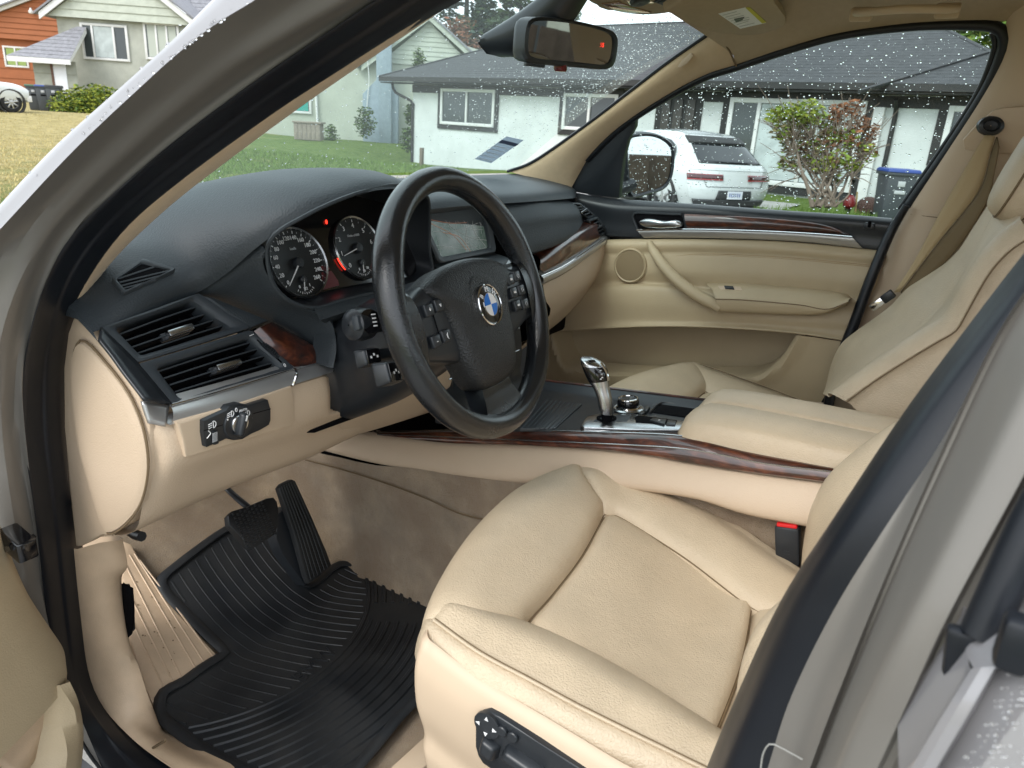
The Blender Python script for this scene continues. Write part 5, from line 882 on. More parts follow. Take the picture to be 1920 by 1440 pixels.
for s in (-1,1):
    def sp(P,o): return [wp(s*a,b,o) for a,b in P]
    top=[(.07,.046),(.105,.040),(.135,.030),(.163,.034)]; mid=[(.07,.0),(.105,-.004),(.14,-.006),(.166,-.006)]; bot=[(.06,-.070),(.10,-.062),(.138,-.052),(.162,-.050)]
    loft('spoke',[sp(top,-.026),sp(top,-.004),sp([(a,b-.008) for a,b in top],.004),sp(mid,.006),sp([(a,b+.008) for a,b in bot],.002),sp(bot,-.006),sp(bot,-.028)],m_black,SW,20,4)
    loft('spoke_leather',[sp([(.146,.040),(.158,.046),(.170,.055)],-.016),sp([(.142,.036),(.156,.042),(.170,.050)],.004),sp([(.140,.0),(.155,0),(.170,.0)],.012),sp([(.142,-.056),(.156,-.058),(.170,-.064)],.004),sp([(.146,-.060),(.158,-.062),(.170,-.070)],-.016)],m_wheel,SW,12,5)
    cols=((.098,),(.122,)) 
    BT_=[(.100,.016),(.122,.018),(.100,-.004) if s>0 else None,(.124,-.004) if s>0 else None,(.100,-.024),(.124,-.026)]
    if s<0: BT_=[(.094,.012),(.118,.010),(.098,-.028),(.122,-.030)]
    k=0
    for q in BT_:
        if q is None: continue
        rbox('button',wp(s*q[0],q[1],.009),wr*.0098,wu*.0085,wn*.003,m_black,SW,.0015,2,(.9,.9))
        c=wp(s*q[0],q[1],.0125)
        if s<0: text('button_mark',('<','+','c','-')[k] if 0 else ('v','+','(','-')[k],c,wr,wu,.009,m_white,SW)
        else:
            if k in (1,3,5): tube('button_mark',[c+wr*.0025*math.cos(x)+wu*.003*math.sin(x) for x in np.linspace(0,6.28,9)],.0004,m_dimwhite,SW,10,4)
            else: rbox('button_mark',c,wr*.003,wu*.0015,wn*.0003,m_white,SW,0)
        k+=1
    for x,y,w_,h_ in ((.111,-.006,.0004,.034),):
        if s<0: rbox('button_gap',wp(s*x+.003,y-.002,.0072),wr*.0006,wu*.026,wn*.0006,m_void,SW,0)
bt=[(-.038,-.112),(0,-.114),(.038,-.112)]; loft('lower_spoke',[[wp(a*1.05,b,-.03) for a,b in bt],[wp(a,b,-.004) for a,b in bt],[wp(a*1.06,-.13,.0) for a,b in bt],[wp(a*1.3,-.150,.004) for a,b in bt],[wp(a*1.75,-.168,.008) for a,b in bt],[wp(a*1.9,-.18,-.002) for a,b in bt]],m_wheel,SW,20,5)
loft('lower_spoke_back',[[wp(a*1.05,b,-.03) for a,b in bt],[wp(a*1.5,-.168,-.016) for a,b in bt]],m_black,SW,10,4)
# roundel: chrome ring, black band with letters, blue and white quarters
EB=wp(0,-.008,.0235); tl=wn
lathe('emblem_recess',EB-tl*.002,tl,[(.045,.0),(.040,.0015),(.032,.001),(.031,.0)],m_wheelgrain,SW,40)
lathe('emblem_band',EB,tl,[(.0282,-.002),(.0285,.002),(.0275,.003),(.026,.0026),(.0265,.002),(.0165,.0032),(.0001,.0034)],[m_gloss],SW,48); 
lathe('emblem_ring',EB,tl,[(.0290,.0),(.0292,.003),(.0282,.0042),(.0272,.0034),(.0272,.001)],m_chrome,SW,48); lathe('emblem_ring',EB,tl,[(.0170,.0025),(.0168,.0042),(.0160,.0042),(.0158,.0025)],m_chrome,SW,40)
for q in range(4):
    a0=q*math.pi/2+.0; P=[EB+tl*.0046]+[EB+tl*.0042+(wr*math.cos(a)+wu*math.sin(a))*.0160 for a in np.linspace(a0,a0+math.pi/2,10)]
    mob('emblem_quarter',P,[(0,i,i+1) for i in range(1,10)],m_blue if q%2 else m_whitee,SW)
for s,a in zip('BMW',(50,0,-50)):
    d=wr*-math.sin(R(a))+wu*math.cos(R(a)); text('emblem_letter',s,EB+tl*.0036+d*.0215,wr*math.cos(R(a))+wu*math.sin(R(a)),d,.0105,m_whitee,SW)
# ================================================================== centre stack, screen and passenger side
SN=nrm(A(0,-.95,.3)); SO=A(0,.3,.75); SU=nrm(A(0,.3,.95))
def sp_(px,py,o=0.): return UP(px,py,SO+SN*o,SN)
CS=part('centre_screen',car,sp_(855,440))
so_=sharp([sp_(*q,.004) for q in ((780,398),(905,372),(945,470),(835,512))],.05); 
sc_=[A(-.118,0,.806),A(.125,0,.806),A(.122,0,.706),A(-.085,0,.706)]; sc_=[UP(*[0,0],SO,SN) if 0 else A(p[0],SO[1]-( (p[2]-SO[2])*SN[2])/SN[1],p[2]) for p in sc_]
si_=[A(-.100,0,.797),A(.108,0,.797),A(.108,0,.717),A(-.068,0,.717)]; si_=[A(p[0],SO[1]-((p[2]-SO[2])*SN[2])/SN[1],p[2]) for p in si_]
ring('screen_frame',sharp([p+SN*.006 for p in sc_],.05),sharp([p+SN*.003 for p in si_],.05),m_vent,CS,SN,.02,60)
m_map=bpy.data.materials.new('map_screen'); m_map.use_nodes=True; _t=m_map.node_tree; N,L=_t.nodes,_t.links; _b=N['Principled BSDF']; _tc=N.new('ShaderNodeTexCoord')
_n1=N.new('ShaderNodeTexNoise'); _n1.inputs['Scale'].default_value=24; _n1.inputs['Detail'].default_value=8; L.new(_tc.outputs['Object'],_n1.inputs[0]); _r=N.new('ShaderNodeValToRGB'); _e=_r.color_ramp.elements; _e[0].position=.38; _e[0].color=(.022,.045,.030,1); _e[1].position=.64; _e[1].color=(.12,.14,.13,1); L.new(_n1.outputs[0],_r.inputs[0])
_v=N.new('ShaderNodeTexVoronoi'); _v.feature='DISTANCE_TO_EDGE'; _v.inputs['Scale'].default_value=130; L.new(_tc.outputs['Object'],_v.inputs[0]); _m=N.new('ShaderNodeMapRange'); _m.inputs[1].default_value=.02; _m.inputs[2].default_value=.06; _m.inputs[3].default_value=1; _m.inputs[4].default_value=0; L.new(_v.outputs[0],_m.inputs[0])
_x=N.new('ShaderNodeMix'); _x.data_type='RGBA'; L.new(_m.outputs[0],_x.inputs[0]); L.new(_r.outputs[0],_x.inputs[6]); _x.inputs[7].default_value=(.07,.085,.08,1); L.new(_x.outputs[2],_b.inputs['Emission Color']); _b.inputs['Emission Strength'].default_value=.6; _b.inputs['Base Color'].default_value=(.01,.012,.012,1); _b.inputs['Roughness'].default_value=.25
slab('screen',[p-SN*.004 for p in si_],.004,m_map,CS,0,nrmv=SN)
m_rd1=M('map_road_orange',(.2,.1,.05),.6,emit=((.30,.13,.08),.4)); m_rd2=M('map_road_pale',(.2,.2,.2),.6,emit=((.2,.22,.21),.35))
def ms(u,v): # u,v in 0..1 on the screen
    a=si_[0]*(1-u)+si_[1]*u; b=si_[3]*(1-u)+si_[2]*u; return a*(1-v)+b*v-SN*.0034
for m_,L_ in ((m_rd1,[(0,.08),(.2,.3),(.4,.55),(.55,.95)]),(m_rd1,[(.02,.06),(.4,.25),(.7,.3)]),(m_rd1,[(.25,.45),(.5,.62),(.62,1)]),(m_rd2,[(.3,0),(.45,.4),(.75,.7),(1,.8)]),(m_rd2,[(.1,.4),(.5,.45),(.9,.35)]),(m_rd2,[(.6,0),(.68,.4),(.6,.75),(.8,1)]),(m_rd2,[(.85,.0),(.8,.5),(.95,.95)])): tube('map_road',[ms(*q) for q in L_],.00045,m_,CS,20,4)
for _ in range(26):
    u0,v0_=random.random(),random.random(); an_=random.choice((.15,.2,1.5,1.7,.9)); l_=random.uniform(.2,.6); q=[(u0+l_*t*math.cos(an_)+random.uniform(-.02,.02),v0_+l_*t*math.sin(an_)*1.6+random.uniform(-.03,.03)) for t in (-.5,0,.5)]; q=[(min(.99,max(.01,a)),min(.98,max(.02,b))) for a,b in q]; tube('map_road',[ms(*w_) for w_ in q],.00028,m_rd2,CS,10,4)
tube('map_marker',[ms(.62,.72)+SU*.005*math.sin(a)+A(.005*math.cos(a),0,0) for a in np.linspace(0,5.6,14)],.0006,m_rd2,CS,20,4)
# dash around the screen
ff=A(0,1,0)
loft('centre_fascia',[[A(-.195,.30,.80),A(-.12,.318,.81),A(0,.318,.815),A(.135,.315,.81)],[A(-.195,.29,.76),A(-.112,.31,.765),A(0,.31,.765),A(.135,.308,.765)],[A(-.195,.275,.70),A(-.09,.295,.70),A(0,.295,.70),A(.13,.29,.70)],[A(-.195,.265,.665),A(-.08,.27,.672),A(0,.268,.672),A(.13,.262,.672)]],m_dash,CS,24,4)
loft('screen_sill',[[A(-.09,.295,.703),A(0,.293,.703),A(.13,.29,.703)],[A(-.085,.262,.694),A(0,.258,.694),A(.135,.252,.694)],[A(-.08,.256,.672),A(0,.252,.672),A(.14,.246,.672)]],m_vent,CS,20,4)
CV=part('centre_vents',car,A(.02,.25,.64))
for x0,x1 in ((-.13,-.005),(.02,.145)):
    q=[A(x0,.258,.668),A(x1,.252,.668),A(x1,.235,.59),A(x0,.24,.59)]; i=[A(x0+.008,.256,.662),A(x1-.008,.25,.662),A(x1-.008,.236,.597),A(x0+.008,.24,.597)]; ring('frame',sharp(q,.06),sharp(i,.06),m_satin if 0 else m_vent,CV,nrm(A(0,-.96,.2)),.02,48); slab('duct',[p+A(0,.016,0) for p in i],.003,m_void,CV,nrmv=A(0,-1,.2))
    for k in range(5): t=(k+.5)/5; tube('slat',[i[0]*(1-t)+i[3]*t,i[1]*(1-t)+i[2]*t],.0017,m_vent,CV,2,6)
    rbox('tab',(i[0]+i[1]+i[2]+i[3])/4+A(0,-.004,0),A(.018,0,0),A(0,.003,0),A(0,0,.004),m_satin,CV,.001)
rbox('divider',A(.008,.245,.632),A(.010,0,0),A(0,.01,-.002),A(0,.004,.04),m_silver,CV,.002); rbox('hazard_button',A(.008,.236,.655),A(.007,0,0),A(0,.003,0),A(0,0,.006),m_black,CV,.001)
ST_=part('centre_stack',car,A(0,.26,.5))
loft('stack_panel',[[A(-.155,.26,.66),A(0,.25,.66),A(.155,.25,.66)],[A(-.152,.245,.59),A(0,.236,.59),A(.152,.236,.59)],[A(-.145,.225,.50),A(0,.215,.50),A(.145,.215,.50)],[A(-.14,.22,.44),A(0,.21,.44),A(.14,.21,.44)],[A(-.14,.19,.40),A(0,.18,.40),A(.14,.18,.40)]],m_black,ST_,20,4)
for r_,z in enumerate((.565,.535,.485)):
    for k in range(6): rbox('button',A(-.1+.04*k,.226-.07*(.585-z),z),A(.017,0,0),A(0,.004,0),A(0,0,.009),m_black if r_!=1 else m_vent,ST_,.0015)
    tube('chrome_line',[A(-.13,.222-.07*(.585-z),z+.014),A(.13,.22-.07*(.585-z),z+.014)],.0012,m_satin,ST_,2,6)
for s in (-1,1):
    lathe('dial',A(.11*s,.232,.51),nrm(A(0,-.97,.25)),[(.02,-.004),(.02,.012),(.018,.014),(.001,.014)],m_black,ST_,28); lathe('dial_ring',A(.11*s,.231,.51),nrm(A(0,-.97,.25)),[(.023,-.002),(.023,.004),(.0205,.004)],m_satin,ST_,28)
PDp=part('passenger_dashboard',car,A(.4,.27,.7))
# soft fascia under the crest
fa=[A(.135,.285,.802),A(.30,.27,.802),A(.47,.285,.79),A(.565,.315,.778)]; fb=[A(.14,.262,.75),A(.3,.25,.752),A(.47,.268,.745),A(.575,.30,.74)]; fc=[A(.145,.252,.695),A(.3,.243,.705),A(.47,.262,.712),A(.585,.292,.712)]
loft('airbag_fascia',[[p+A(0,.02,.006) for p in fa],fa,[(a+b)/2+A(0,-.006,0) for a,b in zip(fa,fb)],fb,fc,[p+A(0,.02,-.004) for p in fc]],m_dash,PDp,30,4)
wa=[U(1003,478,y=.266),U(1040,450,y=.268),U(1080,425,y=.28),U(1108,414,y=.298)]; wb_=[U(1012,503,y=.238),U(1050,478,y=.24),U(1090,450,y=.252),U(1121,432,y=.27)]; wc_=[U(1020,512,y=.238),U(1056,494,y=.24),U(1093,470,y=.252),U(1124,448,y=.27)]
loft('wood_insert',[[p+A(0,.02,0) for p in wa],wa,[(a+b)/2+A(0,-.008,.004) for a,b in zip(wa,wb_)],wb_,wc_,[p+A(0,.02,0) for p in wc_]],m_wood,PDp,30,5)
strip('silver_strip',[U(1015,517,y=.236),U(1056,498,y=.237),U(1093,474,y=.249),U(1128,449,y=.268),U(1140,440,y=.285)],[U(1017,532,y=.236),U(1058,511,y=.237),U(1096,486,y=.249),U(1130,461,y=.268),U(1142,450,y=.285)],YN,m_silver,PDp,.005,.02,30)
tube('strip_highlight',[U(1015,518,y=.232),U(1056,499,y=.233),U(1093,475,y=.245),U(1130,449,y=.265)],.0013,m_chrome,PDp,24,6)
gA_=[U(1017,532,y=.243),U(1058,512,y=.243),U(1098,486,y=.255),U(1136,458,y=.275)]; gB_=[U(1022,560,y=.235),U(1062,545,y=.238),U(1100,525,y=.25),U(1130,490,y=.275)]; gC_=[U(1024,600,y=.26),U(1050,585,y=.265),U(1085,555,y=.275),U(1122,520,y=.295)]; gD_=[A(.14,.33,.40),A(.3,.34,.42),A(.5,.35,.44),A(.64,.37,.46)]
loft('glovebox',[[p+A(0,.02,.004) for p in gA_],gA_,gB_,gC_,gD_,[p+A(0,.2,.02) for p in gD_]],m_vinyl,PDp,30,5)
# passenger end vents (dark, slatted)
EV=part('end_vent',car,A(.62,.3,.73))
for k,(q,i) in enumerate(((((1066,380),(1086,380),(1117,404),(1103,412)),((1072,384),(1085,384),(1110,403),(1101,407))),(((1100,413),(1120,406),(1140,434),(1124,447)),((1106,416),(1119,411),(1134,434),(1124,440))))):
    ring('frame',sharp([U(a,b,y=.292-.008*k) for a,b in q],.08),sharp([U(a,b,y=.29-.008*k) for a,b in i],.08),m_vent,EV,A(0,-1,0),.02,40); slab('duct',[U(a,b,y=.305-.008*k) for a,b in i],.003,m_void,EV,nrmv=A(0,-1,0))
    P=[U(a,b,y=.29-.008*k) for a,b in i]
    for t in (.2,.4,.6,.8): tube('slat',[P[0]*(1-t)+P[3]*t,P[1]*(1-t)+P[2]*t],.0017,m_vent,EV,2,6)
    c=sum(P)/4; rbox('tab',c+A(0,-.004,0),A(.016,0,.004),A(0,.002,0),A(0,0,.003),m_satin,EV,.001)
# ================================================================== floor, mat, pedals
def fz(y): return np.interp(y,[-2,.40,.46,.75,.86,.9],[0,0,.02,.165,.30,.55])
def FZ(px,py,o=0.):
    p=U(px,py,z=o)
    if p[1]>.43: p=UP(px,py,(0,.46,.02+o),(0,-.5,1)); 
    return p
FL=part('floor',car,A(-.4,.2,-.01))
secs=[]
for y in (-1.0,-.6,-.3,0,.2,.38,.43,.48,.55,.65,.75,.82,.87,.9):
    z=float(fz(y))-.014; tz=float(np.interp(y,[-1,-.35,.06,.4,.6,.9],[.45,.44,.352,.268,.25,.6])); tz=max(tz,z+.1); xo=float(np.interp(y,[-.28,.05],[.035,0])); secs.append([A(-.745,y,z+.04),A(-.70,y,z+.006),A(-.6,y,z),A(-.45,y,z),A(-.3,y,z),A(-.215,y,z+.004),A(-.175+xo,y,z+.03),A(-.155+xo,y,z+.09),A(-.153+xo,y,(z+.09+tz)/2),A(-.15+xo,y,tz)])
loft('carpet',secs,m_carpet,FL,60,3)
tube('carpet_seam',[U(a,b,x=-.158) for a,b in ((572,862),(640,880),(720,905),(800,935),(860,962),(925,978))],.0016,m_seam,FL,30,5)
loft('passenger_carpet',[[A(.13,y,.40),A(.15,y,.1),A(.2,y,z),A(.45,y,z),A(.7,y,z+.02),A(.72,y,.2)] for y,z in ((-1,-.01),(0,-.01),(.4,0),(.6,.12),(.85,.4),(.9,.6))],m_carpet,FL,30,4)
fr=[(231,1014),(246,1020),(262,1050),(296,1108),(350,1168),(412,1232),(369,1264),(319,1298),(292,1336),(262,1262),(244,1190),(230,1090)]
def FT(px,py,o=0.): return UP(px,py,A(-.55,.43,.012)+A(0,-.45,.89)*o,A(0,-.5,1))
FRs=slab('footrest',[FT(*q,.003) for q in fr],.02,m_sill,FL,.003)
for a,b in (((243,1040),(372,1262)),((252,1038),(388,1250)),((236,1060),(345,1280)),((236,1100),(330,1290)),((240,1150),(312,1300)),((262,1050),(405,1238))): tube('footrest_rib',[FT(*a,.0035),FT((a[0]+b[0])/2,(a[1]+b[1])/2,.0035),FT(*b,.0035)],.0016,m_sill,FRs,8,6)
for k in range(26):
    q=(random.uniform(255,330),0); q=(q[0],1060+(q[0]-250)*1.45+random.uniform(0,110)); p=FT(*q,.0045); lathe('dirt_speck',p,A(0,-.45,.89),[(.0018*random.uniform(.3,1),0),(.0001,.0006)],m_seam,FRs,6)
tube('bonnet_bracket',[U(a,b,x=-.66) for a,b in ((240,992),(255,1003),(266,1006))],.008,m_black,FL,6,8)
# ---- rubber mat: a thing that can be lifted out
mo=[(294,1094),(303,1074),(425,985),(486,975),(520,1006),(545,1050),(562,1084),(578,1096),(594,1092),(625,1064),(648,1055),(690,1066),(800,1108),(850,1128),(870,1180),(850,1240),(803,1300),(752,1354),(686,1434),(640,1475),(520,1475),(425,1442),(340,1390),(297,1354),(291,1336),(299,1306),(340,1284),(372,1264),(405,1243),(417,1232),(408,1216),(352,1160),(312,1120)]
mp=[FZ(a,b,.006) for a,b in mo]
fmat=thing('floor_mat',A(-.45,.25,0),'black ribbed rubber floor mat in the driver footwell','floor mat')
ms2=np.array(mp); mc=ms2[:,:2]
def inpoly(x,y,P=mc):
    c=False; n=len(P); j=n-1
    for i in range(n):
        if (P[i][1]>y)!=(P[j][1]>y) and x<(P[j][0]-P[i][0])*(y-P[i][1])/(P[j][1]-P[i][1])+P[i][0]: c=not c
        j=i
    return c
mc_d=crv(ms2,150,True)[:,:2]; ins0_=mc_d.mean(0)
# mat sheet: fine grid clipped to the outline, following floor and toe board
step=.012; X0,Y0=mc.min(0)-.01; X1,Y1=mc.max(0)+.01; nx,ny=int((X1-X0)/step)+1,int((Y1-Y0)/step)+1
V=[];F=[];idx={}
def mz(y): return float(np.interp(y,[-2,.40,.46,.9],[0,.0,.02,.24]))+.007
for i in range(nx):
    for j in range(ny):
        cx,cy=X0+(i+.5)*step,Y0+(j+.5)*step
        if inpoly(cx,cy,mc_d):
            q=[]
            for a,b in ((i,j),(i+1,j),(i+1,j+1),(i,j+1)):
                if (a,b) not in idx:
                    x,y=X0+a*step,Y0+b*step
                    if not inpoly(x,y,mc_d): k=np.argmin((mc_d[:,0]-x)**2+(mc_d[:,1]-y)**2); x,y=mc_d[k]
                    idx[a,b]=len(V); V.append((x,y,mz(y)))
                q.append(idx[a,b])
            F.append(q)
solid(mob('sheet',V,F,m_mat,fmat,60),.006,-1)
ed_=ins0_+(mc_d-ins0_)*.972; lp=[A(x,y,mz(y)+.0015) for x,y in ed_]; tube('raised_edge',lp,.0045,m_mat,fmat,150,10,closed=True,smooth=False,flat=2.3,up=A(0,0,1))
# ribs
dv=[FZ(*q)[:2] for q in ((356,1369),(600,1267),(689,1095))]
def circ(a,b,c):
    ax,ay=a;bx,by=b;cx,cy=c; d=2*(ax*(by-cy)+bx*(cy-ay)+cx*(ay-by)); ux=((ax*ax+ay*ay)*(by-cy)+(bx*bx+by*by)*(cy-ay)+(cx*cx+cy*cy)*(ay-by))/d; uy=((ax*ax+ay*ay)*(cx-bx)+(bx*bx+by*by)*(ax-cx)+(cx*cx+cy*cy)*(bx-ax))/d; return A(ux,uy),math.hypot(ax-ux,ay-uy)
cB_,rB_=circ(*dv); V=[];F=[]
def rib(P,r):
    P=np.array(P); n=len(P)
    if n<4: return
    T=np.gradient(P,axis=0); T/=np.linalg.norm(T,axis=1)[:,None]; s=np.cross(T,A(0,0,1)); b=len(V)
    for p,q in zip(P,s):
        for x,z in ((-1.2,0),(-.7,.8),(.7,.8),(1.2,0)): V.append(p+q*x*r+A(0,0,z*r))
    for i in range(n-1):
        for j in range(3): F.append((b+i*4+j,b+i*4+j+1,b+i*4+j+5,b+i*4+j+4))
    F.append((b,b+1,b+2,b+3)); F.append((b+4*n-1,b+4*n-2,b+4*n-3,b+4*n-4))
def arcs(c,r,width,test):
    run=[]
    for a in np.linspace(0,2*math.pi,int(2*math.pi*r/.008)+8):
        x,y=c[0]+r*math.cos(a),c[1]+r*math.sin(a)
        if test(x,y): run.append((x,y,mz(y)))
        else:
            rib(run,width); run=[]
    rib(run,width)
mci=mc_d; mfine=crv(ms2,400,True)[:,:2]
def inmat(x,y): return inpoly(x,y,mc_d) and ((mfine[:,0]-x)**2+(mfine[:,1]-y)**2).min()>.019**2
def gapB(x,y): 
    a=math.degrees(math.atan2(y-cB_[1],x-cB_[0])); return not(-62<a<-54)
for k in range(12): arcs(cB_,rB_+.014+.018*k,.0038,lambda x,y:inmat(x,y) and gapB(x,y))
arcs(cB_,rB_,.0035,lambda x,y:inmat(x,y))
cA_=FZ(735,955)[:2]
for k in range(42): arcs(cA_,.06+.0205*k,.0019,lambda x,y:inmat(x,y) and math.hypot(x-cB_[0],y-cB_[1])<rB_-.006)
tag(mob('ribs',V,F,m_mat,fmat,30),kind='stuff')
tpos=FZ(592,1252); tr=nrm((FZ(630,1222)-FZ(560,1282))*A(1,1,0)); text('mat_lettering','BMW',A(tpos[0],tpos[1],mz(tpos[1])+.0008),tr,np.cross(A(0,0,1),tr),.042,m_mat,fmat,ext=.0014)
# ---- pedals
PN=nrm(A(0,-.8,.6)); PO=A(-.40,.47,.21)
def pb(px,py,o=0.): return UP(px,py,PO+PN*o,PN)
BP_=part('brake_pedal',car,PO); slab('pad',[pb(*q,.01) for q in ((428,967),(436,958),(465,949),(500,934),(513,932),(520,940),(523,955),(521,985),(518,1000),(500,1012),(474,1028),(466,1025),(450,1006),(430,984))],.016,m_mat,BP_,.003)
bu_=nrm(pb(515,940)-pb(440,970)); bv_=nrm(np.cross(PN,bu_)); bc=pb(478,982,.0105)
for i in range(-6,7):
    for j in range(-5,6):
        p=bc+(bu_*i+bv_*j)*.0082+bv_*.004*(i%2)
        s=p-bc; 
        if abs(s@bu_)<.040 and abs(s@bv_)<.034: rbox('tread',p,bu_*.0028,bv_*.0026,PN*.0012,m_mat,BP_,0,1,(.6,.6))
tube('arm',[U(415,905,x=-.40),U(440,930,x=-.40),pb(470,955,-.006)],[.007,.008,.009],m_black,BP_,10,10,flat=.6)
AP=part('accelerator_pedal',car,A(-.29,.46,.14)); an=nrm(A(0,-.94,.34)); ao=A(-.288,.465,.145)
def pa(px,py,o=0.): return UP(px,py,ao+an*o,an)
slab('pad',[pa(*q,.008) for q in ((524,916),(530,908),(548,899),(554,902),(585,970),(612,1035),(622,1060),(600,1080),(580,1094),(574,1080),(552,1000),(535,950))],.014,m_mat,AP,.002)
for k in range(6):
    t=(k+.5)/6; a=(526+26*t,913-12*t); b=(580+38*t,1088-26*t); tube('ridge',[pa(*a,.0085),pa((a[0]+b[0])/2+3,(a[1]+b[1])/2,.0085),pa(*b,.0085)],.0016,m_mat,AP,8,6)
slab('base',[pa(*q,-.012) for q in ((520,965),(540,950),(580,1092),(572,1098),(530,1040),(518,1010))],.03,m_black,AP,.004)
# ================================================================== centre console
CC=part('centre_console',car,A(0,-.1,.4)); KN=nrm(A(0,.12,1)); KO=A(0,-.07,.45)
def kp(px,py,o=0.): return UP(px,py,KO+KN*o,KN)
def kt(x,y,o=0.): return A(x,y,.45-.12*(y+.07))+KN*o
loft('top_panel',[[kt(-.112,y,-.02),kt(-.112,y),kt(-.09,y,.0005),kt(.0,y),kt(.12,y),kt(.148,y,.012),kt(.15,y,-.02)] for y in (.26,.1,-.1,-.25,-.34)],m_black,CC,30,4)
lid=[(1022,749),(1091,757),(1041,803),(975,803)]; slab('ribbed_lid',[kp(*q,.003) for q in lid],.006,m_black,CC,.001)
for k in range(8):
    t=(k+.5)/8; a=(1022+69*t,749+8*t); b=(975+66*t,803); tube('lid_rib',[kp(*a,.0032),kp(*b,.0032)],.0011,m_vent,CC,2,6)
tube('console_edge_far',[kt(.149,.25,.013),kt(.15,0,.013),kt(.15,-.33,.013)],.003,m_wood,CC,10,6); 
# shifter plate
pq=[(1088,797),(1099,780),(1124,774),(1187,775),(1284,789),(1286,793),(1277,805),(1180,804),(1095,800)]; slab('shifter_plate',[kp(*q,.008) for q in pq],.01,m_satin,CC,.003)
slab('shifter_inset',[kp(*q,.0086) for q in ((1112,790),(1124,779),(1184,778),(1176,790))],.003,m_vent,CC,.0008); slab('brake_recess',[kp(*q,.0086) for q in ((1190,781),(1198,778),(1270,788),(1266,797),(1192,792))],.003,m_void,CC,.0006)
slab('parking_brake_switch',[kp(*q,.012) for q in ((1218,787),(1224,783),(1250,786),(1246,795)) ],.006,m_black,CC,.001); slab('auto_hold_button',[kp(*q,.011) for q in ((1251,788),(1253,786.5),(1268,789),(1266,796),(1249,795))],.005,m_black,CC,.001)
text('brake_mark','P',kp(1236,788,.0126),A(.0,-1,0),A(1,0,0),.007,m_white,CC)
lathe('boot_ring',kp(1137,785,.0086),KN,[(.019,0),(.019,.002),(.015,.003),(.012,.001)],m_void,CC,24)
# gear selector
GS_=part('gear_selector',car,kp(1138,783)); b0=kp(1138,783,.006)
gx=A(1,0,0)
def gr(px,py,ra,rb,lean=0.,n=24,pw=2.4):
    c=U(px,py,x=-.03); side=nrm(RT-A(0,0,1)*RT[2]); dep=nrm(FW*A(1,1,0)); P=[]
    for k in range(n):
        a=2*math.pi*k/n; cc_,ss=math.cos(a),math.sin(a); e=2/pw; P.append(c+side*ra*abs(cc_)**e*np.sign(cc_)+dep*rb*abs(ss)**e*np.sign(ss)+A(0,0,lean*cc_*ra))
    return P
loft('lever_neck',[gr(1138,786,.010,.010),gr(1137,772,.011,.011),gr(1136,766,.012,.012)],m_void,GS_,30,3,closed=True)
loft('grip_lower',[gr(1138,774,.0125,.013),gr(1136,764,.0138,.014),gr(1133,745,.0142,.014),gr(1127,726,.0155,.0145,.1),gr(1122,712,.0185,.016,.2)],m_satin,GS_,48,5,closed=True)
loft('grip_upper',[gr(1122.5,714,.0180,.0155,.2),gr(1120,704,.0205,.017,.2),gr(1115,690,.0225,.018,.1),gr(1110,680,.0205,.0175,0),gr(1105,674,.016,.0145,-.05),gr(1103,671,.008,.008),gr(1103,670.5,.001,.001)],m_gloss,GS_,48,5,closed=True)
gn=nrm(CAM-U(1118,696,x=-.03)); 
def gp_(px,py,o): return U(px,py,x=-.03)+gn*o
loft('chrome_cap',[gr(1112,684,.0222,.0182,.05),gr(1110,680,.0210,.0180,0),gr(1105,674,.0168,.0152,-.05),gr(1103,671,.0088,.0088),gr(1103,670.2,.0005,.0005)],m_satin,GS_,48,4,closed=True)
slab('park_button',[gp_(a,b,.0205) for a,b in ((1102,676),(1113,675),(1117,679),(1106,680.5))],.003,m_gloss,GS_,.0006)
tube('chrome_edge',[gp_(a,b,.004)+RT*.0005 for a,b in ((1126,680),(1134,692),(1139,705),(1140,714))],.0022,m_chrome,GS_,14,6)
slab('unlock_button',[gp_(a,b,.021) for a,b in ((1098,697),(1106,691),(1112,707),(1105,713))],.004,m_black,GS_,.001)
for k,(x,y) in enumerate(((1124,689),(1126,695),(1128,702),(1129,708),(1126,711))): slab('gate_mark',[gp_(x+a,y+b,.0198) for a,b in ((-1.6,-1.),(1.6,-1.4),(1.6,.6),(-1.6,.9))],.0006,m_white if k>2 else m_dimwhite,GS_)
# rotary controller
RC=part('rotary_controller',car,kp(1176,766)); rcn=KN; rc0=kp(1178,768,.001)
lathe('base_ring',rc0,rcn,[(.031,0),(.031,.003),(.028,.005),(.022,.004)],m_satin,RC,40); lathe('knob',rc0,rcn,[(.019,.003),(.0215,.006),(.0215,.018),(.0195,.0225),(.0175,.0235)],m_gloss,RC,40); lathe('knob_base',rc0,rcn,[(.023,.003),(.0245,.005),(.0225,.008),(.021,.008)],m_chrome,RC,40); lathe('knob_rim',rc0,rcn,[(.0198,.0215),(.0192,.0242),(.0172,.0246),(.0165,.023)],m_chrome,RC,40); lathe('knob_top',rc0,rcn,[(.017,.0228),(.0001,.0225)],m_black,RC,32)
for q in (((1205,768),(1213,760),(1219,762),(1212,771)),((1196,774),(1203,769),(1210,772),(1203,777))): slab('button',[kp(*p,.006) for p in q],.006,m_black,RC,.001)
slab('cup_recess',[kp(*q,.0012) for q in ((1222,772),(1240,757),(1312,762),(1318,780),(1290,782))],.003,m_void,CC,.001); tube('recess_rim',[kp(*q,.0025) for q in ((1218,773),(1238,756),(1262,757),(1312,762))],.0022,m_black,CC,14,6)
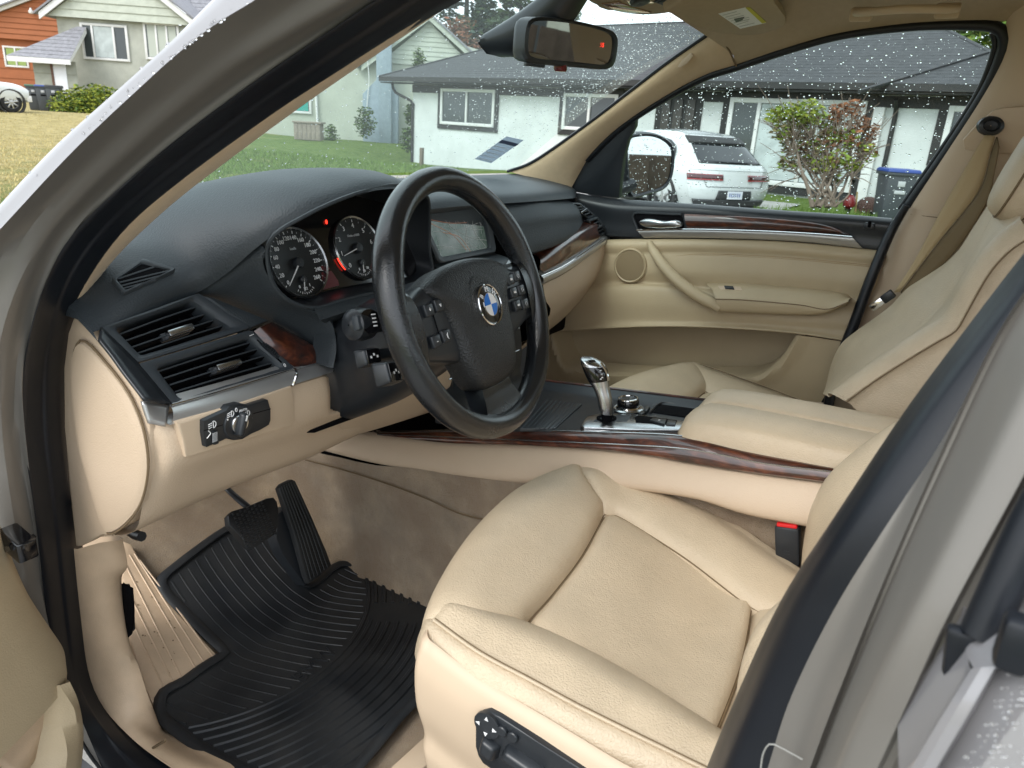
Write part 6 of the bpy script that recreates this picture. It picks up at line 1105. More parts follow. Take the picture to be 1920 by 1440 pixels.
# walnut side strip, silver line, leather side
wt0=[(700,811),(850,808),(960,807),(1100,811),(1280,819),(1400,845),(1562,877)]; wt1=[(708,814),(840,819),(1000,826),(1180,834),(1300,843),(1430,868),(1562,884)]; wt2=[(716,816),(835,830),(1000,836),(1180,849),(1300,869),(1420,888),(1552,905)]
T0=[U(a,b,x=-.108) for a,b in wt0]; T1=[U(a,b,x=-.126) for a,b in wt1]; T2=[U(a,b,x=-.128) for a,b in wt2]
loft('wood_strip',[[p+A(.03,0,-.005) for p in T0],T0,[(a+b)/2+A(-.002,0,.003) for a,b in zip(crv(T0,9),crv(T1,9))],T1],m_wood,CC,50,4); loft('wood_strip',[T1,[(a+b)/2+A(-.003,0,0) for a,b in zip(crv(T1,9),crv(T2,9))],T2,[p+A(.03,0,-.004) for p in T2]],m_wood,CC,50,4)
tube('silver_line',[p+A(-.001,0,0) for p in T1],.0012,m_satin,CC,50,6); tube('top_line',[p+A(.002,0,.001) for p in T0],.0013,m_satin,CC,50,6)
L0=[p+A(.006,0,-.002) for p in T2]; e1=[(590,830),(700,862),(830,885),(960,900),(1110,905),(1290,915),(1380,950),(1540,985)]
L0=[U(640,812,x=-.125)]+[U(a,b,x=-.122) for a,b in ((716,818),(835,832),(1000,838),(1180,851),(1300,871),(1420,890),(1552,907))]; L2=[U(a,b,x=-.15) for a,b in ((600,842),(700,866),(830,888),(960,902),(1110,908),(1290,930),(1400,962),(1545,990))]
L1=[(a+b)/2+A(-.008,0,0) for a,b in zip(L0,L2)]
loft('leather_side',[[p+A(.03,0,0) for p in L0],L0,L1,L2,[p+A(.02,0,-.012) for p in L2]],m_vinyl,CC,50,5)
# armrest lid in two halves
AR=part('armrest',car,A(0,-.4,.5))
for s,lab in ((-1,'near'),(1,'far')):
    def asec(y,zs,zt,inx=0.):
        return [A(s*(.100-inx),y,zs),A(s*(.112-inx),y,zs+.018),A(s*(.113-inx),y,(zs+zt)/2),A(s*(.104-inx),y,zt-.012),A(s*(.085-inx),y,zt-.002),A(s*.055,y,zt+.003),A(s*.02,y,zt),A(s*.005,y,zt-.004),A(s*.001,y,zt-.014)]
    loft('lid_half',[asec(-.228,.482,.495,.03),asec(-.230,.472,.512,.018),asec(-.24,.466,.526,.006),asec(-.26,.463,.536,0),asec(-.33,.466,.543,0),asec(-.45,.470,.548,0),asec(-.6,.474,.552,0),asec(-.72,.476,.55,0)],m_leather,AR,36,4)
    tube('seam',[A(s*.1135,-.262,.484),A(s*.1145,-.35,.488),A(s*.1145,-.5,.494),A(s*.114,-.7,.5)],.0013,m_seam,AR,20,5)
rbox('tunnel',A(0,.25,.2),A(.115,0,0),A(0,.3,0),A(0,0,.12),m_void,CC,.01); rbox('armrest_base',A(0,-.5,.44),A(.095,0,0),A(0,.24,0),A(0,0,.035),m_black,AR,.006)
# ================================================================== front seats
def SPt(px,py,h=0.): return UP(px,py,(-.37,-.1,.385+h),(0,-.12,1))
def SPl(L_,h): return [SPt(a,b,h) for a,b in L_]
SEAT=[]   # (name, kind, rails, material)
a0=SPl([(988,1166),(1035,1112),(1090,1040),(1132,962)],-.006); a1=SPl([(925,1146),(975,1075),(1040,990),(1112,922)],.022); a2=SPl([(868,1130),(905,1050),(975,962),(1090,890)],.032); a3=SPl([(806,1160),(835,1078),(902,980),(985,907),(1080,868)],.016)
SEAT.append(('thigh_support',[[p+A(0,-.004,-.02) for p in a0],a0,[ (p*.75+q*.25)+A(0,0,.010) for p,q in zip(a0,a1)],a1,a2,a3,[p+A(0,.014,-.03) for p in a3],[p+A(0,.012,-.075) for p in a3],[p+A(0,-.02,-.13) for p in a3]],m_leather,44,4))
c1=SPl([(1050,1190),(1120,1110),(1190,1040),(1215,1005)],-.004); c1=SPl([(1150,1245),(1200,1155),(1255,1085),(1282,1043)],-.012); c2=SPl([(1255,1305),(1300,1210),(1345,1130),(1362,1100)],-.014); c3=SPl([(1343,1364),(1388,1245),(1408,1140)],-.008)
ins0=SPl([(994,1168),(1040,1114),(1094,1042),(1134,968)],-.010)
SEAT.append(('seat_insert',[[p+A(0,0,-.02) for p in ins0],ins0,[(p*.85+q*.15)+A(0,0,.010) for p,q in zip(ins0,c1)],c1,c2,[(p*.12+q*.88)+A(0,0,.006) for p,q in zip(crv(c2,5),crv(c3,5))],c3,[p+A(0,-.004,-.02) for p in c3]],m_leather,40,4))
c4=[p+A(0,-.006,-.004) for p in c3]; SEAT.append(('seat_rear',[[p+A(0,.004,-.018) for p in c4],c4,[p+A(0,-.02,.012) for p in c4],[p+A(0,-.10,.01) for p in c4],[p+A(0,-.2,.0) for p in c4]],m_leather,24,4))
i0=SPl([(872,1148),(985,1168),(1150,1245),(1343,1366),(1455,1440),(1560,1510)],-.004); i2=SPl([(816,1162),(900,1222),(1000,1276),(1100,1330),(1330,1443),(1450,1500)],.020); i1=[(a*.45+b*.55)+A(0,0,.020) for a,b in zip(crv(i0,9),crv(i2,9))]; i1b=[(a*.8+b*.2)+A(0,0,.014) for a,b in zip(crv(i0,9),crv(i2,9))]
i3=[p+A(-.026,.0,-.022) for p in i2]; i4=[p+A(-.028,0,-.05) for p in i2]; i5=[p+A(-.0,0,-.09) for p in i2]
SEAT.append(('outer_bolster',[[p+A(.004,0,-.02) for p in i0],i0,i1b,i1,[(a*.1+b*.9)+A(.002,0,.006) for a,b in zip(crv(i0,9),crv(i2,9))],i2],m_wrinkled,50,4)); SEAT.append(('bolster_side',[[p+A(.004,0,-.003) for p in i2],[p+A(-.010,0,-.002) for p in i2],i3,i4,i5],m_wrinkled,50,4))
j0=SPl([(1133,962),(1162,967),(1282,1041),(1402,1131),(1472,1167),(1560,1220)],-.004); j2=SPl([(1082,870),(1122,857),(1300,930),(1450,1030),(1510,1072),(1600,1130)],.020); j1=[(a*.45+b*.55)+A(0,0,.020) for a,b in zip(crv(j0,9),crv(j2,9))]; j1b=[(a*.85+b*.15)+A(0,0,.013) for a,b in zip(crv(j0,9),crv(j2,9))]
SEAT.append(('inner_bolster',[[p+A(-.004,0,-.02) for p in j0],j0,j1b,j1,[(a*.1+b*.9)+A(0,0,.003) for a,b in zip(crv(j0,9),crv(j2,9))],j2,[p+A(.022,0,-.025) for p in j2],[p+A(.02,0,-.08) for p in j2]],m_leather,50,4))
SEAMS=[a0,c3,i0,j0]
def ends(S,n0,n1):
    for k,(nm,rails,mat,n,kk) in enumerate(S):
        e=EXT.get(nm)
        if e: S[k]=(nm,[([r[0]+e[0]]+list(r) if e[0] is not None else list(r))+([r[-1]+e[1]] if e[1] is not None else []) for r in rails],mat,n,kk)
EXT={'thigh_support':(A(-.006,-.022,-.03),A(.03,.004,-.03)),'seat_insert':(A(-.02,-.002,-.02),A(.02,.002,-.02)),'seat_rear':(A(-.03,0,-.01),A(.05,0,.0)),'outer_bolster':(A(-.004,.022,-.03),None),'bolster_side':(A(.012,.016,-.006),None),'inner_bolster':(A(-.012,.022,-.03),None)}
ends(SEAT,0,0)
v0=[U(a,b,x=-.648) for a,b in ((800,1194),(815,1208),(900,1271),(1050,1361),(1190,1443),(1330,1500))]
vf=[v0[0]+A(.06,.012,.0),v0[0]+A(.02,.012,-.002)]; v0=vf+v0
VAL=[[p+A(.012,0,-.02) for p in v0],v0,[p+A(-.008,.002,-.012) for p in v0],[p+A(-.016,.003,-.04) for p in v0],[p+A(-.014,.002,-.09) for p in v0],[p+A(-.004,-.004,-.14) for p in v0],[p+A(-.008,-.006,-.165) for p in v0],[p+A(.004,-.02,-.26) for p in v0]]
def build_seat(name,mir,off):
    T=(lambda p:A(-p[0],p[1],p[2])+off) if mir else (lambda p:np.array(p)+off)
    S=part(name,car,T(A(-.37,-.3,.2)))
    for nm,rails,mat,n,k in SEAT: loft(nm,[[T(p) for p in r] for r in rails],m_leather if mir else mat,S,n,k,sharp=60)
    tube('piping',[T(p+A(-.003,0,.001)) for p in i2],.0022,m_leather,S,50,8); tube('bolster_seam',[T(p+A(-.0005,0,.0022)) for p in i2],.0011,m_seam,S,50,5)
    for q in SEAMS: tube('seam',[T(p+A(0,0,-.003)) for p in q],.0018,m_seam,S,36,5)
    loft('side_valance',[[T(p) for p in r] for r in VAL],m_plastic_b,S,60,4,sharp=60)
    rbox('cushion_base',T(A(-.38,-.34,.22)),A(.20,0,0),A(0,.2,0),A(0,0,.07),m_black,S,.02)
    return S
DSt=build_seat('driver_seat',False,A(0,0,0)); PSt=build_seat('passenger_seat',True,A(.0,.09,.0))
# seat control panel
vx=-.6655
def vq(px,py,o=0.): return U(px,py,x=vx-o)
slab('switch_panel',[vq(*q) for q in ((891,1352),(895,1341),(903,1335),(915,1334),(935,1345),(1010,1392),(1110,1458),(960,1470),(905,1432),(896,1418),(891,1400))],.008,m_black,DSt,.002)
vn_=A(-1,0,0); pc_=vq(915,1358,.001); lathe('lumbar_pad',pc_,vn_,[(.0165,-.001),(.0165,.003),(.014,.004),(.0001,.0032)],m_black,DSt,32)
for dx,dz,a in ((0,1,0),(0,-1,180),(1,0,90),(-1,0,-90)):
    c=pc_+A(-.0046,-dx*.0105,dz*.0105); d=A(0,-math.sin(R(a)),math.cos(R(a))); e=A(0,math.cos(R(a)),math.sin(R(a))); slab('arrow',[c+d*.0032,c-d*.002+e*.0025,c-d*.002-e*.0025],.0006,m_white,DSt,0,nrmv=vn_)
for q in ((943,1369),(963,1380)): lathe('memory_button',vq(*q,.0005),vn_,[(.0065,-.001),(.0065,.003),(.0055,.004),(.0001,.004)],m_black,DSt,20)
kb=vq(916,1404,.004); rbox('backrest_switch',kb,A(0,.013,.003),A(0,-.002,.012),A(-.007,0,0),m_black,DSt,.004,3,(.6,.8)); kb=vq(978,1432,.005); rbox('cushion_switch',kb,A(0,.026,.004),A(0,-.004,.010),A(-.008,0,0),m_black,DSt,.004,3,(.8,.6))
for q in ((778,1424,.03),(800,1436,.03)): pass
rbox('rail_cover',U(790,1428,z=.035),A(.05,-.004,0),A(.002,.02,0),A(0,0,.016),m_plastic_b,DSt,.005); rbox('rail_cover',U(770,1446,z=.03),A(.05,-.004,0),A(.002,.012,0),A(0,0,.016),m_plastic_b,DSt,.005)
# driver's backrest: only its inboard roll shows past the pillar
bq=[(1502,1120),(1507,1080),(1512,1010),(1527,940),(1558,885),(1620,832),(1700,778),(1790,720)]; bA=[U(a,b,x=-.165) for a,b in bq]
loft('backrest',[[p+A(.05,-.16,0) for p in bA],[p+A(.045,-.05,0) for p in bA],[p+A(.028,-.012,0) for p in bA],bA,[p+A(-.05,-.004,.002) for p in bA],[p+A(-.11,-.03,0) for p in bA],[p+A(-.3,-.04,0) for p in bA],[p+A(-.40,-.0,0) for p in bA],[p+A(-.44,-.06,0) for p in bA]],m_leather,DSt,40,4,sharp=60)
BK=part('seat_belt_buckle',car,U(1478,1010,x=-.14)); bc_=U(1478,1020,x=-.14); bt_=nrm(U(1480,975,x=-.118)-U(1482,1055,x=-.118)); bs_=nrm(np.cross(bt_,A(1,0,0))); rbox('body',bc_,bs_*.018,A(.011,0,0),bt_*.032,m_black,BK,.004); rbox('release_button',bc_+bt_*.0325,bs_*.015,A(.0085,0,0),bt_*.004,m_red,BK,.002)
for k in range(2): text('buckle_mark','PRESS' if 0 else '- - -',bc_+A(-.0118,0,0)-bt_*(.006+.005*k),-bs_ if bs_[1]>0 else bs_,bt_,.005,m_vent,BK)
# passenger's backrest, reclined, seen from its inboard side
fc_=[U(a,b,x=.57) for a,b in ((1547,742),(1555,696),(1579,643),(1664,579),(1701,541),(1765,499),(1808,456),(1834,414),(1880,350))]
sm_=[U(a,b,x=.37) for a,b in ((1553,744),(1600,712),(1645,677),(1691,643),(1728,610),(1765,573),(1792,531),(1829,467),(1861,403))]
va_=[U(a,b,x=.235) for a,b in ((1556,744),(1610,705),(1680,655),(1730,622),(1765,600),(1792,573),(1818,520),(1866,456),(1925,405))]
ro_=[U(a,b,x=.165) for a,b in ((1584,752),(1648,706),(1733,653),(1765,634),(1792,616),(1813,579),(1850,515),(1887,472),(1935,440))]
F_,S_,V_,O_=[crv(q,14) for q in (fc_,sm_,va_,ro_)]; bo=nrm(A(-.35,.75,.5))
loft('backrest',[list(F_+A(.06,-.14,0)),list(F_+A(.055,-.04,0)),list(F_+A(.025,-.008,0)),list(F_),list(F_*.6+S_*.4+A(0,.008,.004)),list(F_*.12+S_*.88+A(0,.006,.003)),list(S_),list(S_*.5+V_*.5+A(0,.002,0)),list(V_),list(V_*.8+O_*.2+bo*.012),list(V_*.45+O_*.55+bo*.019),list(V_*.12+O_*.88+bo*.010),list(O_)],m_leather,PSt,48,4,sharp=70)
loft('backrest_side',[list(O_),list(O_+A(.006,-.008,-.004)),list(O_+A(-.004,-.05,-.03)),list(O_+A(-.002,-.13,-.06)),list(O_+A(.02,-.19,-.08))],m_wrinkled,PSt,40,4,sharp=60)
tube('seam',list(O_+A(0,-.003,-.001)),.0013,m_seam,PSt,40,5); tube('seam',list(S_+A(0,-.001,0)),.0011,m_seam,PSt,40,5); tube('seam',list(V_+A(0,-.001,0)),.0010,m_seam,PSt,40,5)
loft('back_shell',[[U(a,b,x=.155)+A(0,-.1,0) for a,b in ((1640,790),(1720,770),(1800,700))],[U(a,b,x=.15)+A(0,-.14,-.05) for a,b in ((1640,800),(1740,800),(1820,740))]],m_plastic_b,PSt,10,3,th=.02)
hc=A(.37,-.665,.945); hx,hy_,hz_=A(1,0,0),nrm(A(0,.96,.28)),nrm(A(0,-.28,.96))
def hsec(o,sx,sz): return [hc+hy_*o+hx*.125*sx*abs(math.cos(a))**.6*np.sign(math.cos(a))+hz_*.095*sz*abs(math.sin(a))**.7*np.sign(math.sin(a)) for a in np.linspace(0,2*math.pi,28,endpoint=False)]
loft('headrest',[hsec(-.055,.02,.02),hsec(-.055,.7,.75),hsec(-.04,.92,.94),hsec(-.0,1,1),hsec(.035,.97,.97),hsec(.055,.8,.84),hsec(.062,.4,.45),hsec(.063,.02,.02)],m_leather,PSt,56,4,closed=True,sharp=70); tube('headrest_seam',hsec(.036,.978,.978),.002,m_seam,PSt,60,5,closed=True)
# ================================================================== passenger door and glass
PD=part('passenger_door',car,A(.7,0,.6))
dt=[(1072,359),(1120,368),(1160,373),(1300,382),(1450,393),(1600,403),(1672,409)]; dtm=[(1085,378),(1130,388),(1170,393),(1300,396),(1450,408),(1600,418),(1672,425)]; db=[(1110,440),(1150,443),(1200,446),(1300,447),(1450,451),(1600,464),(1668,472)]
q0=[PS(a,b,.715) for a,b in dt]; q1=[U(a,b,x=.686) for a,b in dtm]; q2=[U(a,b,x=.690) for a,b in db]
loft('belt_trim',[[p+A(.02,0,-.01) for p in q0],q0,[(a*.5+b*.5)+A(-.004,0,.004) for a,b in zip(q0,q1)],q1,[(a+b)/2+A(.002,0,0) for a,b in zip(q1,q2)],q2,[p+A(.02,0,-.002) for p in q2]],m_black,PD,50,4)
slab('mirror_sail',[PS(a,b,.705) for a,b in ((1064,358),(1078,330),(1106,287),(1154,240),(1192,214),(1190,240),(1178,262),(1168,300),(1163,340),(1160,372),(1110,366))],.02,m_black,PD,.003)
slab('handle_recess',[U(a,b,x=.6865) for a,b in ((1188,402),(1192,400),(1276,403),(1280,408),(1283,430),(1200,431),(1193,418))],.004,m_void,PD,.001)
tube('recess_rim',[U(a,b,x=.685) for a,b in ((1196,431),(1187,408),(1190,400),(1200,399),(1278,402))],.0035,m_black,PD,20,6)
hd_=[(1197,417),(1205,411),(1222,410),(1245,414),(1270,413),(1278,418),(1277,425),(1262,427),(1235,428),(1208,425)]; hp4=np.array([U(a,b,x=.674) for a,b in hd_]); hcn=hp4.mean(0); loft('door_handle',[list(hp4+A(.012,0,0)),list(hp4),list(hcn+(hp4-hcn)*.85+A(-.006,0,0)),list(hcn+(hp4-hcn)*.3+A(-.009,0,0)),list(hcn+(hp4-hcn)*.02+A(-.009,0,0))],m_satin,PD,40,3,closed=True)
w0=[U(a,b,x=.680) for a,b in ((1283,402),(1400,407),(1500,415),(1555,424),(1592,440))]; w2=[U(a,b,x=.680) for a,b in ((1290,429),(1400,431),(1500,435),(1560,438),(1592,441))]; w1=[(a+b)/2+A(-.006,0,0) for a,b in zip(w0,w2)]
loft('wood_insert',[[p+A(.012,0,0) for p in w0],w0,w1,w2,[p+A(.012,0,0) for p in w2]],m_wood,PD,36,4)
s0=[U(a,b,x=.678) for a,b in ((1195,431),(1300,430),(1420,433),(1520,438),(1598,444))]; s2=[U(a,b,x=.682) for a,b in ((1208,446),(1300,446),(1420,449),(1520,455),(1618,466))]
strip('silver_strip',s0,s2,A(-1,0,0),m_silver,PD,.005,.015,36); tube('strip_highlight',[p+A(-.005,0,.0) for p in s0],.0022,m_chrome,PD,30,6)
lk=U(1630,424,x=.682); rbox('lock_surround',lk,A(.003,0,0),A(0,.011,0),A(0,0,.008),m_black,PD,.003); lathe('lock_pin',lk+A(-.004,0,.002),A(-.2,0,1),[(.0035,-.004),(.004,.006),(.003,.010),(.0001,.011)],m_void,PD,12)
# shell behind the trim
loft('door_shell',[[A(.80,.62,.02),A(.80,.62,.45),A(.742,.60,.78)],[A(.80,0,.02),A(.80,0,.45),A(.742,0,.78)],[A(.80,-.62,.02),A(.80,-.62,.45),A(.742,-.62,.78)]],m_black,PD,16,4,th=.003,off=-1)
# leather panel
rows=[([(1100,452),(1200,450),(1330,450),(1480,455),(1655,472)],.688),([(1098,462),(1200,460),(1330,460),(1480,467),(1655,484)],.676),([(1096,477),(1200,474),(1330,473),(1480,480),(1652,497)],.682),([(1094,482),(1200,479),(1330,478),(1480,485),(1651,502)],.680),([(1090,505),(1200,508),(1330,512),(1480,518),(1645,530)],.672),([(1080,532),(1200,530),(1330,540),(1480,560),(1630,562)],.678),([(1072,545),(1200,540),(1330,552),(1480,580),(1620,582)],.660),([(1062,565),(1200,568),(1330,580),(1480,600),(1612,605)],.652),([(1050,600),(1200,600),(1330,604),(1480,612),(1605,622)],.654),([(1042,616),(1200,609),(1330,610),(1480,620),(1600,636)],.648),([(1040,622),(1200,614),(1330,615),(1480,625),(1598,642)],.640)]
loft('upper_panel',[[U(a,b,x=xx) for a,b in r] for r,xx in rows],m_doorlea,PD,50,4,th=.004,sharp=70)
for yo in (0,3): tube('stitch_line',[U(a,b+yo,x=.676) for a,b in ((1250,481),(1330,476),(1480,483),(1640,498))],.0008,m_stitch,PD,40,4)
# map pocket: dark recess, thick lower lip, lower panel
slab('pocket_back',[U(a,b,x=.775) for a,b in ((1010,590),(1250,605),(1510,620),(1500,700),(1300,725),(1050,705))],.01,m_doorlea,PD)
lip=[(1040,622),(1046,650),(1062,685),(1085,693),(1160,700),(1300,706),(1400,704),(1432,696),(1462,672),(1485,640),(1492,628)]; l0=[U(a,b,x=.652) for a,b in lip]; l1=[U(a-6*(a<1100)+8*(a>1400),b+9,x=.650) for a,b in lip]; l1=[U(a,b,x=.638) for a,b in ((1030,622),(1036,655),(1052,692),(1080,704),(1160,711),(1300,717),(1400,716),(1438,708),(1472,682),(1497,645),(1504,630))]
fl_=[U(a,b,x=.652) for a,b in ((1015,625),(1010,690),(1000,760),(1060,800),(1160,820),(1300,830),(1400,830),(1500,800),(1545,745),(1580,680),(1597,643))]
loft('map_pocket',[[p+A(.10,0,.002) for p in l0],l0,[(a+b)/2+A(-.004,0,.002) for a,b in zip(l0,l1)],l1,[(a*.85+b*.15)+A(.006,0,0) for a,b in zip(l1,fl_)],fl_],m_doorlea,PD,60,4)
# armrest, pull handle, tweeter, window switch
ar0=[U(a,b,x=.655) for a,b in ((1325,533),(1400,534),(1500,542),(1580,552),(1596,562))]; ar1=[U(a,b,x=.610) for a,b in ((1342,560),(1400,562),(1500,571),(1550,579),(1590,566))]; ar2=[U(a,b,x=.618) for a,b in ((1350,584),(1420,587),(1500,590),(1545,588),(1588,570))]
ARM=loft('armrest',[[p+A(.02,0,0) for p in ar0],ar0,[(a*.6+b*.4)+A(0,0,.006) for a,b in zip(ar0,ar1)],[(a*.12+b*.88)+A(0,0,.004) for a,b in zip(ar0,ar1)],ar1,[(a+b)/2+A(-.004,0,0) for a,b in zip(ar1,ar2)],ar2,[p+A(.03,0,-.006) for p in ar2]],m_doorlea,PD,36,4); tube('armrest_seam',[p+A(-.001,0,-.001) for p in ar1],.0013,m_seam,PD,30,5)
hl=[(1218,455),(1228,475),(1248,503),(1275,530),(1305,552),(1335,568),(1350,577)]; H0=[U(a,b,x=xx) for (a,b),xx in zip(hl,(.668,.650,.632,.622,.620,.622,.626))]; tube('pull_handle',H0,[.010,.0155,.0175,.018,.0185,.019,.0175],m_doorlea,PD,40,14,flat=.8)
tw=U(1182,498,x=.668); lathe('speaker_ring',tw,A(-1,0,.05),[(.047,-.004),(.047,.003),(.044,.006),(.041,.004)],m_doorlea,PD,40); lathe('speaker_grille',tw,A(-1,0,.05),[(.042,.003),(.038,.004),(.0001,.0025)],M('tan_speaker_mesh',srgb(140,122,94),.8,bump=[('v',900,.8,.001)]),PD,40)
arh=hitter(ARM); wq=[arh(*q,.0012) for q in ((1346,536),(1388,538),(1392,545),(1350,543))]; slab('window_switch_plate',wq,.002,m_plastic_b,PD,.0006); slab('window_switch',[arh(*q,.005) for q in ((1358,538),(1375,539),(1377,543.5),(1360,542.5))],.005,m_black,PD,.0012)
# glass and its black frame
g0=[PS(a,b,.722) for a,b in ((1158,376),(1300,385),(1450,396),(1600,406),(1680,412))]; g0=[p+A(0,0,-.01) for p in g0]; gtop=[PS(a,b,.722) for a,b in ((1165,235),(1378,120),(1600,55),(1800,38),(1905,38))]
loft('window_glass',[g0,[(a+b)/2+A(.006,0,0) for a,b in zip(g0,gtop)],gtop],m_glasss,PD,24,6)
ws=[(1100,300),(1160,243),(1240,189),(1320,146),(1378,127),(1480,93),(1580,66),(1713,49),(1830,46),(1868,51),(1883,68),(1880,100),(1850,172),(1780,282),(1700,395),(1664,455),(1640,500),(1605,600),(1560,735),(1550,790)]
tube('door_frame_seal',[PS(a,b,.703) for a,b in ws],[.008,.008,.0085,.009,.009,.009,.009,.009,.010,.012,.013,.014,.014,.014,.013,.013,.013,.013,.013],m_rubber,PD,120,8)
tube('door_edge_seal',[PS(a,b,q) for a,b,q in ((1700,385,.668),(1672,432,.662),(1650,480,.652),(1628,535,.643),(1604,600,.636),(1580,662,.632),(1558,735,.630),(1552,770,.630))],[.008,.011,.012,.012,.012,.012,.012],m_rubber,PD,50,8); tube('window_channel',[PS(a,b,.712) for a,b in ((1862,60),(1866,90),(1835,172),(1765,282),(1688,392))],.007,m_rubber,PD,40,8)
tube('pillar_catch',[U(1645,482,x=.69),U(1648,486,x=.69)],.004,m_satin,PD,3,8)
# ---- exterior mirror
XM=part('door_mirror',car,A(.93,.28,.87)); mg=[(1179,264),(1199,256),(1227,257),(1249,268),(1259,286),(1256,326),(1243,348),(1215,358),(1188,363),(1181,343),(1177,297)]; mgp=np.array([U(a,b,x=.90) for a,b in mg]); 
mN=nrm(A(-.495,-.868,.02)); mO=U(1218,310,x=.915)
def mr(px,py,o=0.): return UP(px,py,mO+mN*o,mN)
mgp=np.array([mr(*q) for q in mg]); mc_=mgp.mean(0); slab('mirror_glass',list(crv(mgp,40,True)),.004,m_mirror,XM,0,nrmv=mN)
ho=mc_+(mgp-mc_)*1.14; loft('housing',[list(mc_+(mgp-mc_)*1.0+mN*.002),list(mc_+(mgp-mc_)*1.06+mN*.006),list(ho),list(mc_+(mgp-mc_)*1.16-mN*.04),list(mc_+(mgp-mc_)*.95-mN*.10),list(mc_+(mgp-mc_)*.4-mN*.13),list(mc_+(mgp-mc_)*.02-mN*.13)],m_black,XM,50,4,closed=True)
tube('mirror_arm',[mc_+A(-.06,.02,-.06),mc_+A(-.12,.06,-.09),A(.74,mc_[1]+.08,.80)],[.03,.03,.035],m_black,XM,10,10,flat=.6)
# ---- rear-view mirror with its boot
RV=part('rear_view_mirror',car,U(1058,82,x=0)); rvN=nrm(A(-.24,-.965,-.09)); rvO=U(1062,82,x=.0)
def rv(px,py,o=0.): return UP(px,py,rvO+rvN*o,rvN)
ro=[(990,40),(1010,32),(1060,36),(1110,46),(1140,55),(1155,65),(1157,85),(1152,115),(1143,127),(1128,130),(1080,126),(1020,121),(992,117),(983,108),(984,70)]; rop=np.array([rv(*q) for q in ro]); rcn_=rop.mean(0)
rg=[(995,46),(1010,39),(1060,42),(1110,52),(1136,61),(1147,70),(1148,88),(1144,110),(1137,119),(1124,121),(1080,117),(1020,111),(997,106),(990,98),(990,70)]; rgp=np.array([rv(*q,.001) for q in rg])
slab('mirror_glass',list(crv(rgp,50,True)+rvN*.0005),.003,M('interior_mirror_glass',(.42,.44,.43),.02,1.),RV,0,nrmv=rvN)
loft('housing',[list(rgp-rvN*.002),list(rgp+rvN*.003),list(rop+rvN*.002),list(rop-rvN*.01),list(rcn_+(rop-rcn_)*.97-rvN*.03),list(rcn_+(rop-rcn_)*.75-rvN*.042),list(rcn_+(rop-rcn_)*.02-rvN*.045)],m_black,RV,60,4,closed=True)
mt=[(905,75),(930,98),(965,88),(975,60)]
mr1,mr2,mr3,mr4=[[U(p,q,x=xx) for p,q in L_] for L_,xx in (([(907,64),(960,32),(1010,-5),(1050,-40)],-.030),([(899,78),(955,60),(1020,14),(1070,-38)],-.040),([(915,99),(972,92),(1045,44),(1098,-28)],-.022),([(948,106),(990,99),(1062,52),(1112,-18)],.022))]; mr5=[p+A(.045,.012,.004) for p in mr1]
loft('mount_boot',[mr1,mr2,mr3,mr4,mr5],m_black,RV,30,5,cl=True); slab('mount_end',[mr1[0],mr2[0],mr3[0],mr4[0],mr5[0]],.004,m_black,RV,.001)
tube('stalk',[rcn_-rvN*.035,U(1010,62,x=0)+A(0,.03,0)],.014,m_black,RV,6,10)
text('compass_digit','5',rv(1131,85,.004),nrm(rv(1140,86)-rv(1120,84)),nrm(rv(1131,70)-rv(1131,100)),.010,m_ledr,RV)
lathe('sensor',rv(1051,125,-.008),A(0,0,-1),[(.012,-.004),(.012,.005),(.010,.008),(.0001,.0085)],M('dark_red_lens',(.12,.01,.012),.2),RV,20)
for k in range(3): rbox('mirror_button',rv(990+12*k,119+1.5*k,-.008),A(.005,-.003,0),A(.002,.004,0),A(0,0,.004),m_black,RV,.001)
# ---- visor, overhead lamp unit, grab handle, sticker
VS=part('sun_visor',car,A(.4,-.05,1.2)); vN=nrm(A(-.08,-.30,-.95)); vO=U(1390,40,z=1.19)
def vz(px,py,o=0.): return UP(px,py,vO+vN*o,vN)
vo=[(1245,22),(1262,28),(1330,58),(1357,64),(1368,63),(1385,67),(1420,66),(1462,54),(1474,44),(1470,30),(1452,5),(1435,-20),(1330,-25),(1262,12)]
slab('visor_panel',list(crv([vz(*q) for q in vo],60,True)),.016,m_headliner,VS,.005,nrmv=vN,seg=3)
slab('warning_label',[vz(a,b,.0006) for a,b in ((1347,26),(1398,14),(1436,43),(1388,54))],.0008,m_white,VS,0,nrmv=vN); slab('label_yellow',[vz(a,b,.0012) for a,b in ((1398,15),(1406,14),(1437,42),(1429,44))],.0006,M('yellow_print',(.55,.5,.03),.6),VS,0,nrmv=vN)
for k in range(7):
    t=(k+.5)/7; a=(1352+37*t,27+25*t); b=(1390+34*t,18+25*t); tube('label_print',[vz(*a,.0012),vz(a[0]+(b[0]-a[0])*random.uniform(.6,.95),a[1]+(b[1]-a[1])*.8,.0012)],.0005,m_dimwhite,VS,3,4)
slab('label_print',[vz(a,b,.0013) for a,b in ((1376,36),(1396,32),(1392,38),(1380,42))],.0005,m_black,VS,0,nrmv=vN)
OH=part('overhead_unit',car,A(.2,.05,1.2)); oN=nrm(A(-.05,-.25,-.97)); oO=U(1200,15,z=1.195)
def oz(px,py,o=0.): return UP(px,py,oO+oN*o,oN)
slab('lamp_housing',list(crv([oz(*q) for q in ((1085,-30),(1100,0),(1120,12),(1160,24),(1200,29),(1240,27),(1275,20),(1330,0),(1345,-30))],50,True)),.02,m_headliner,OH,.006,nrmv=oN)
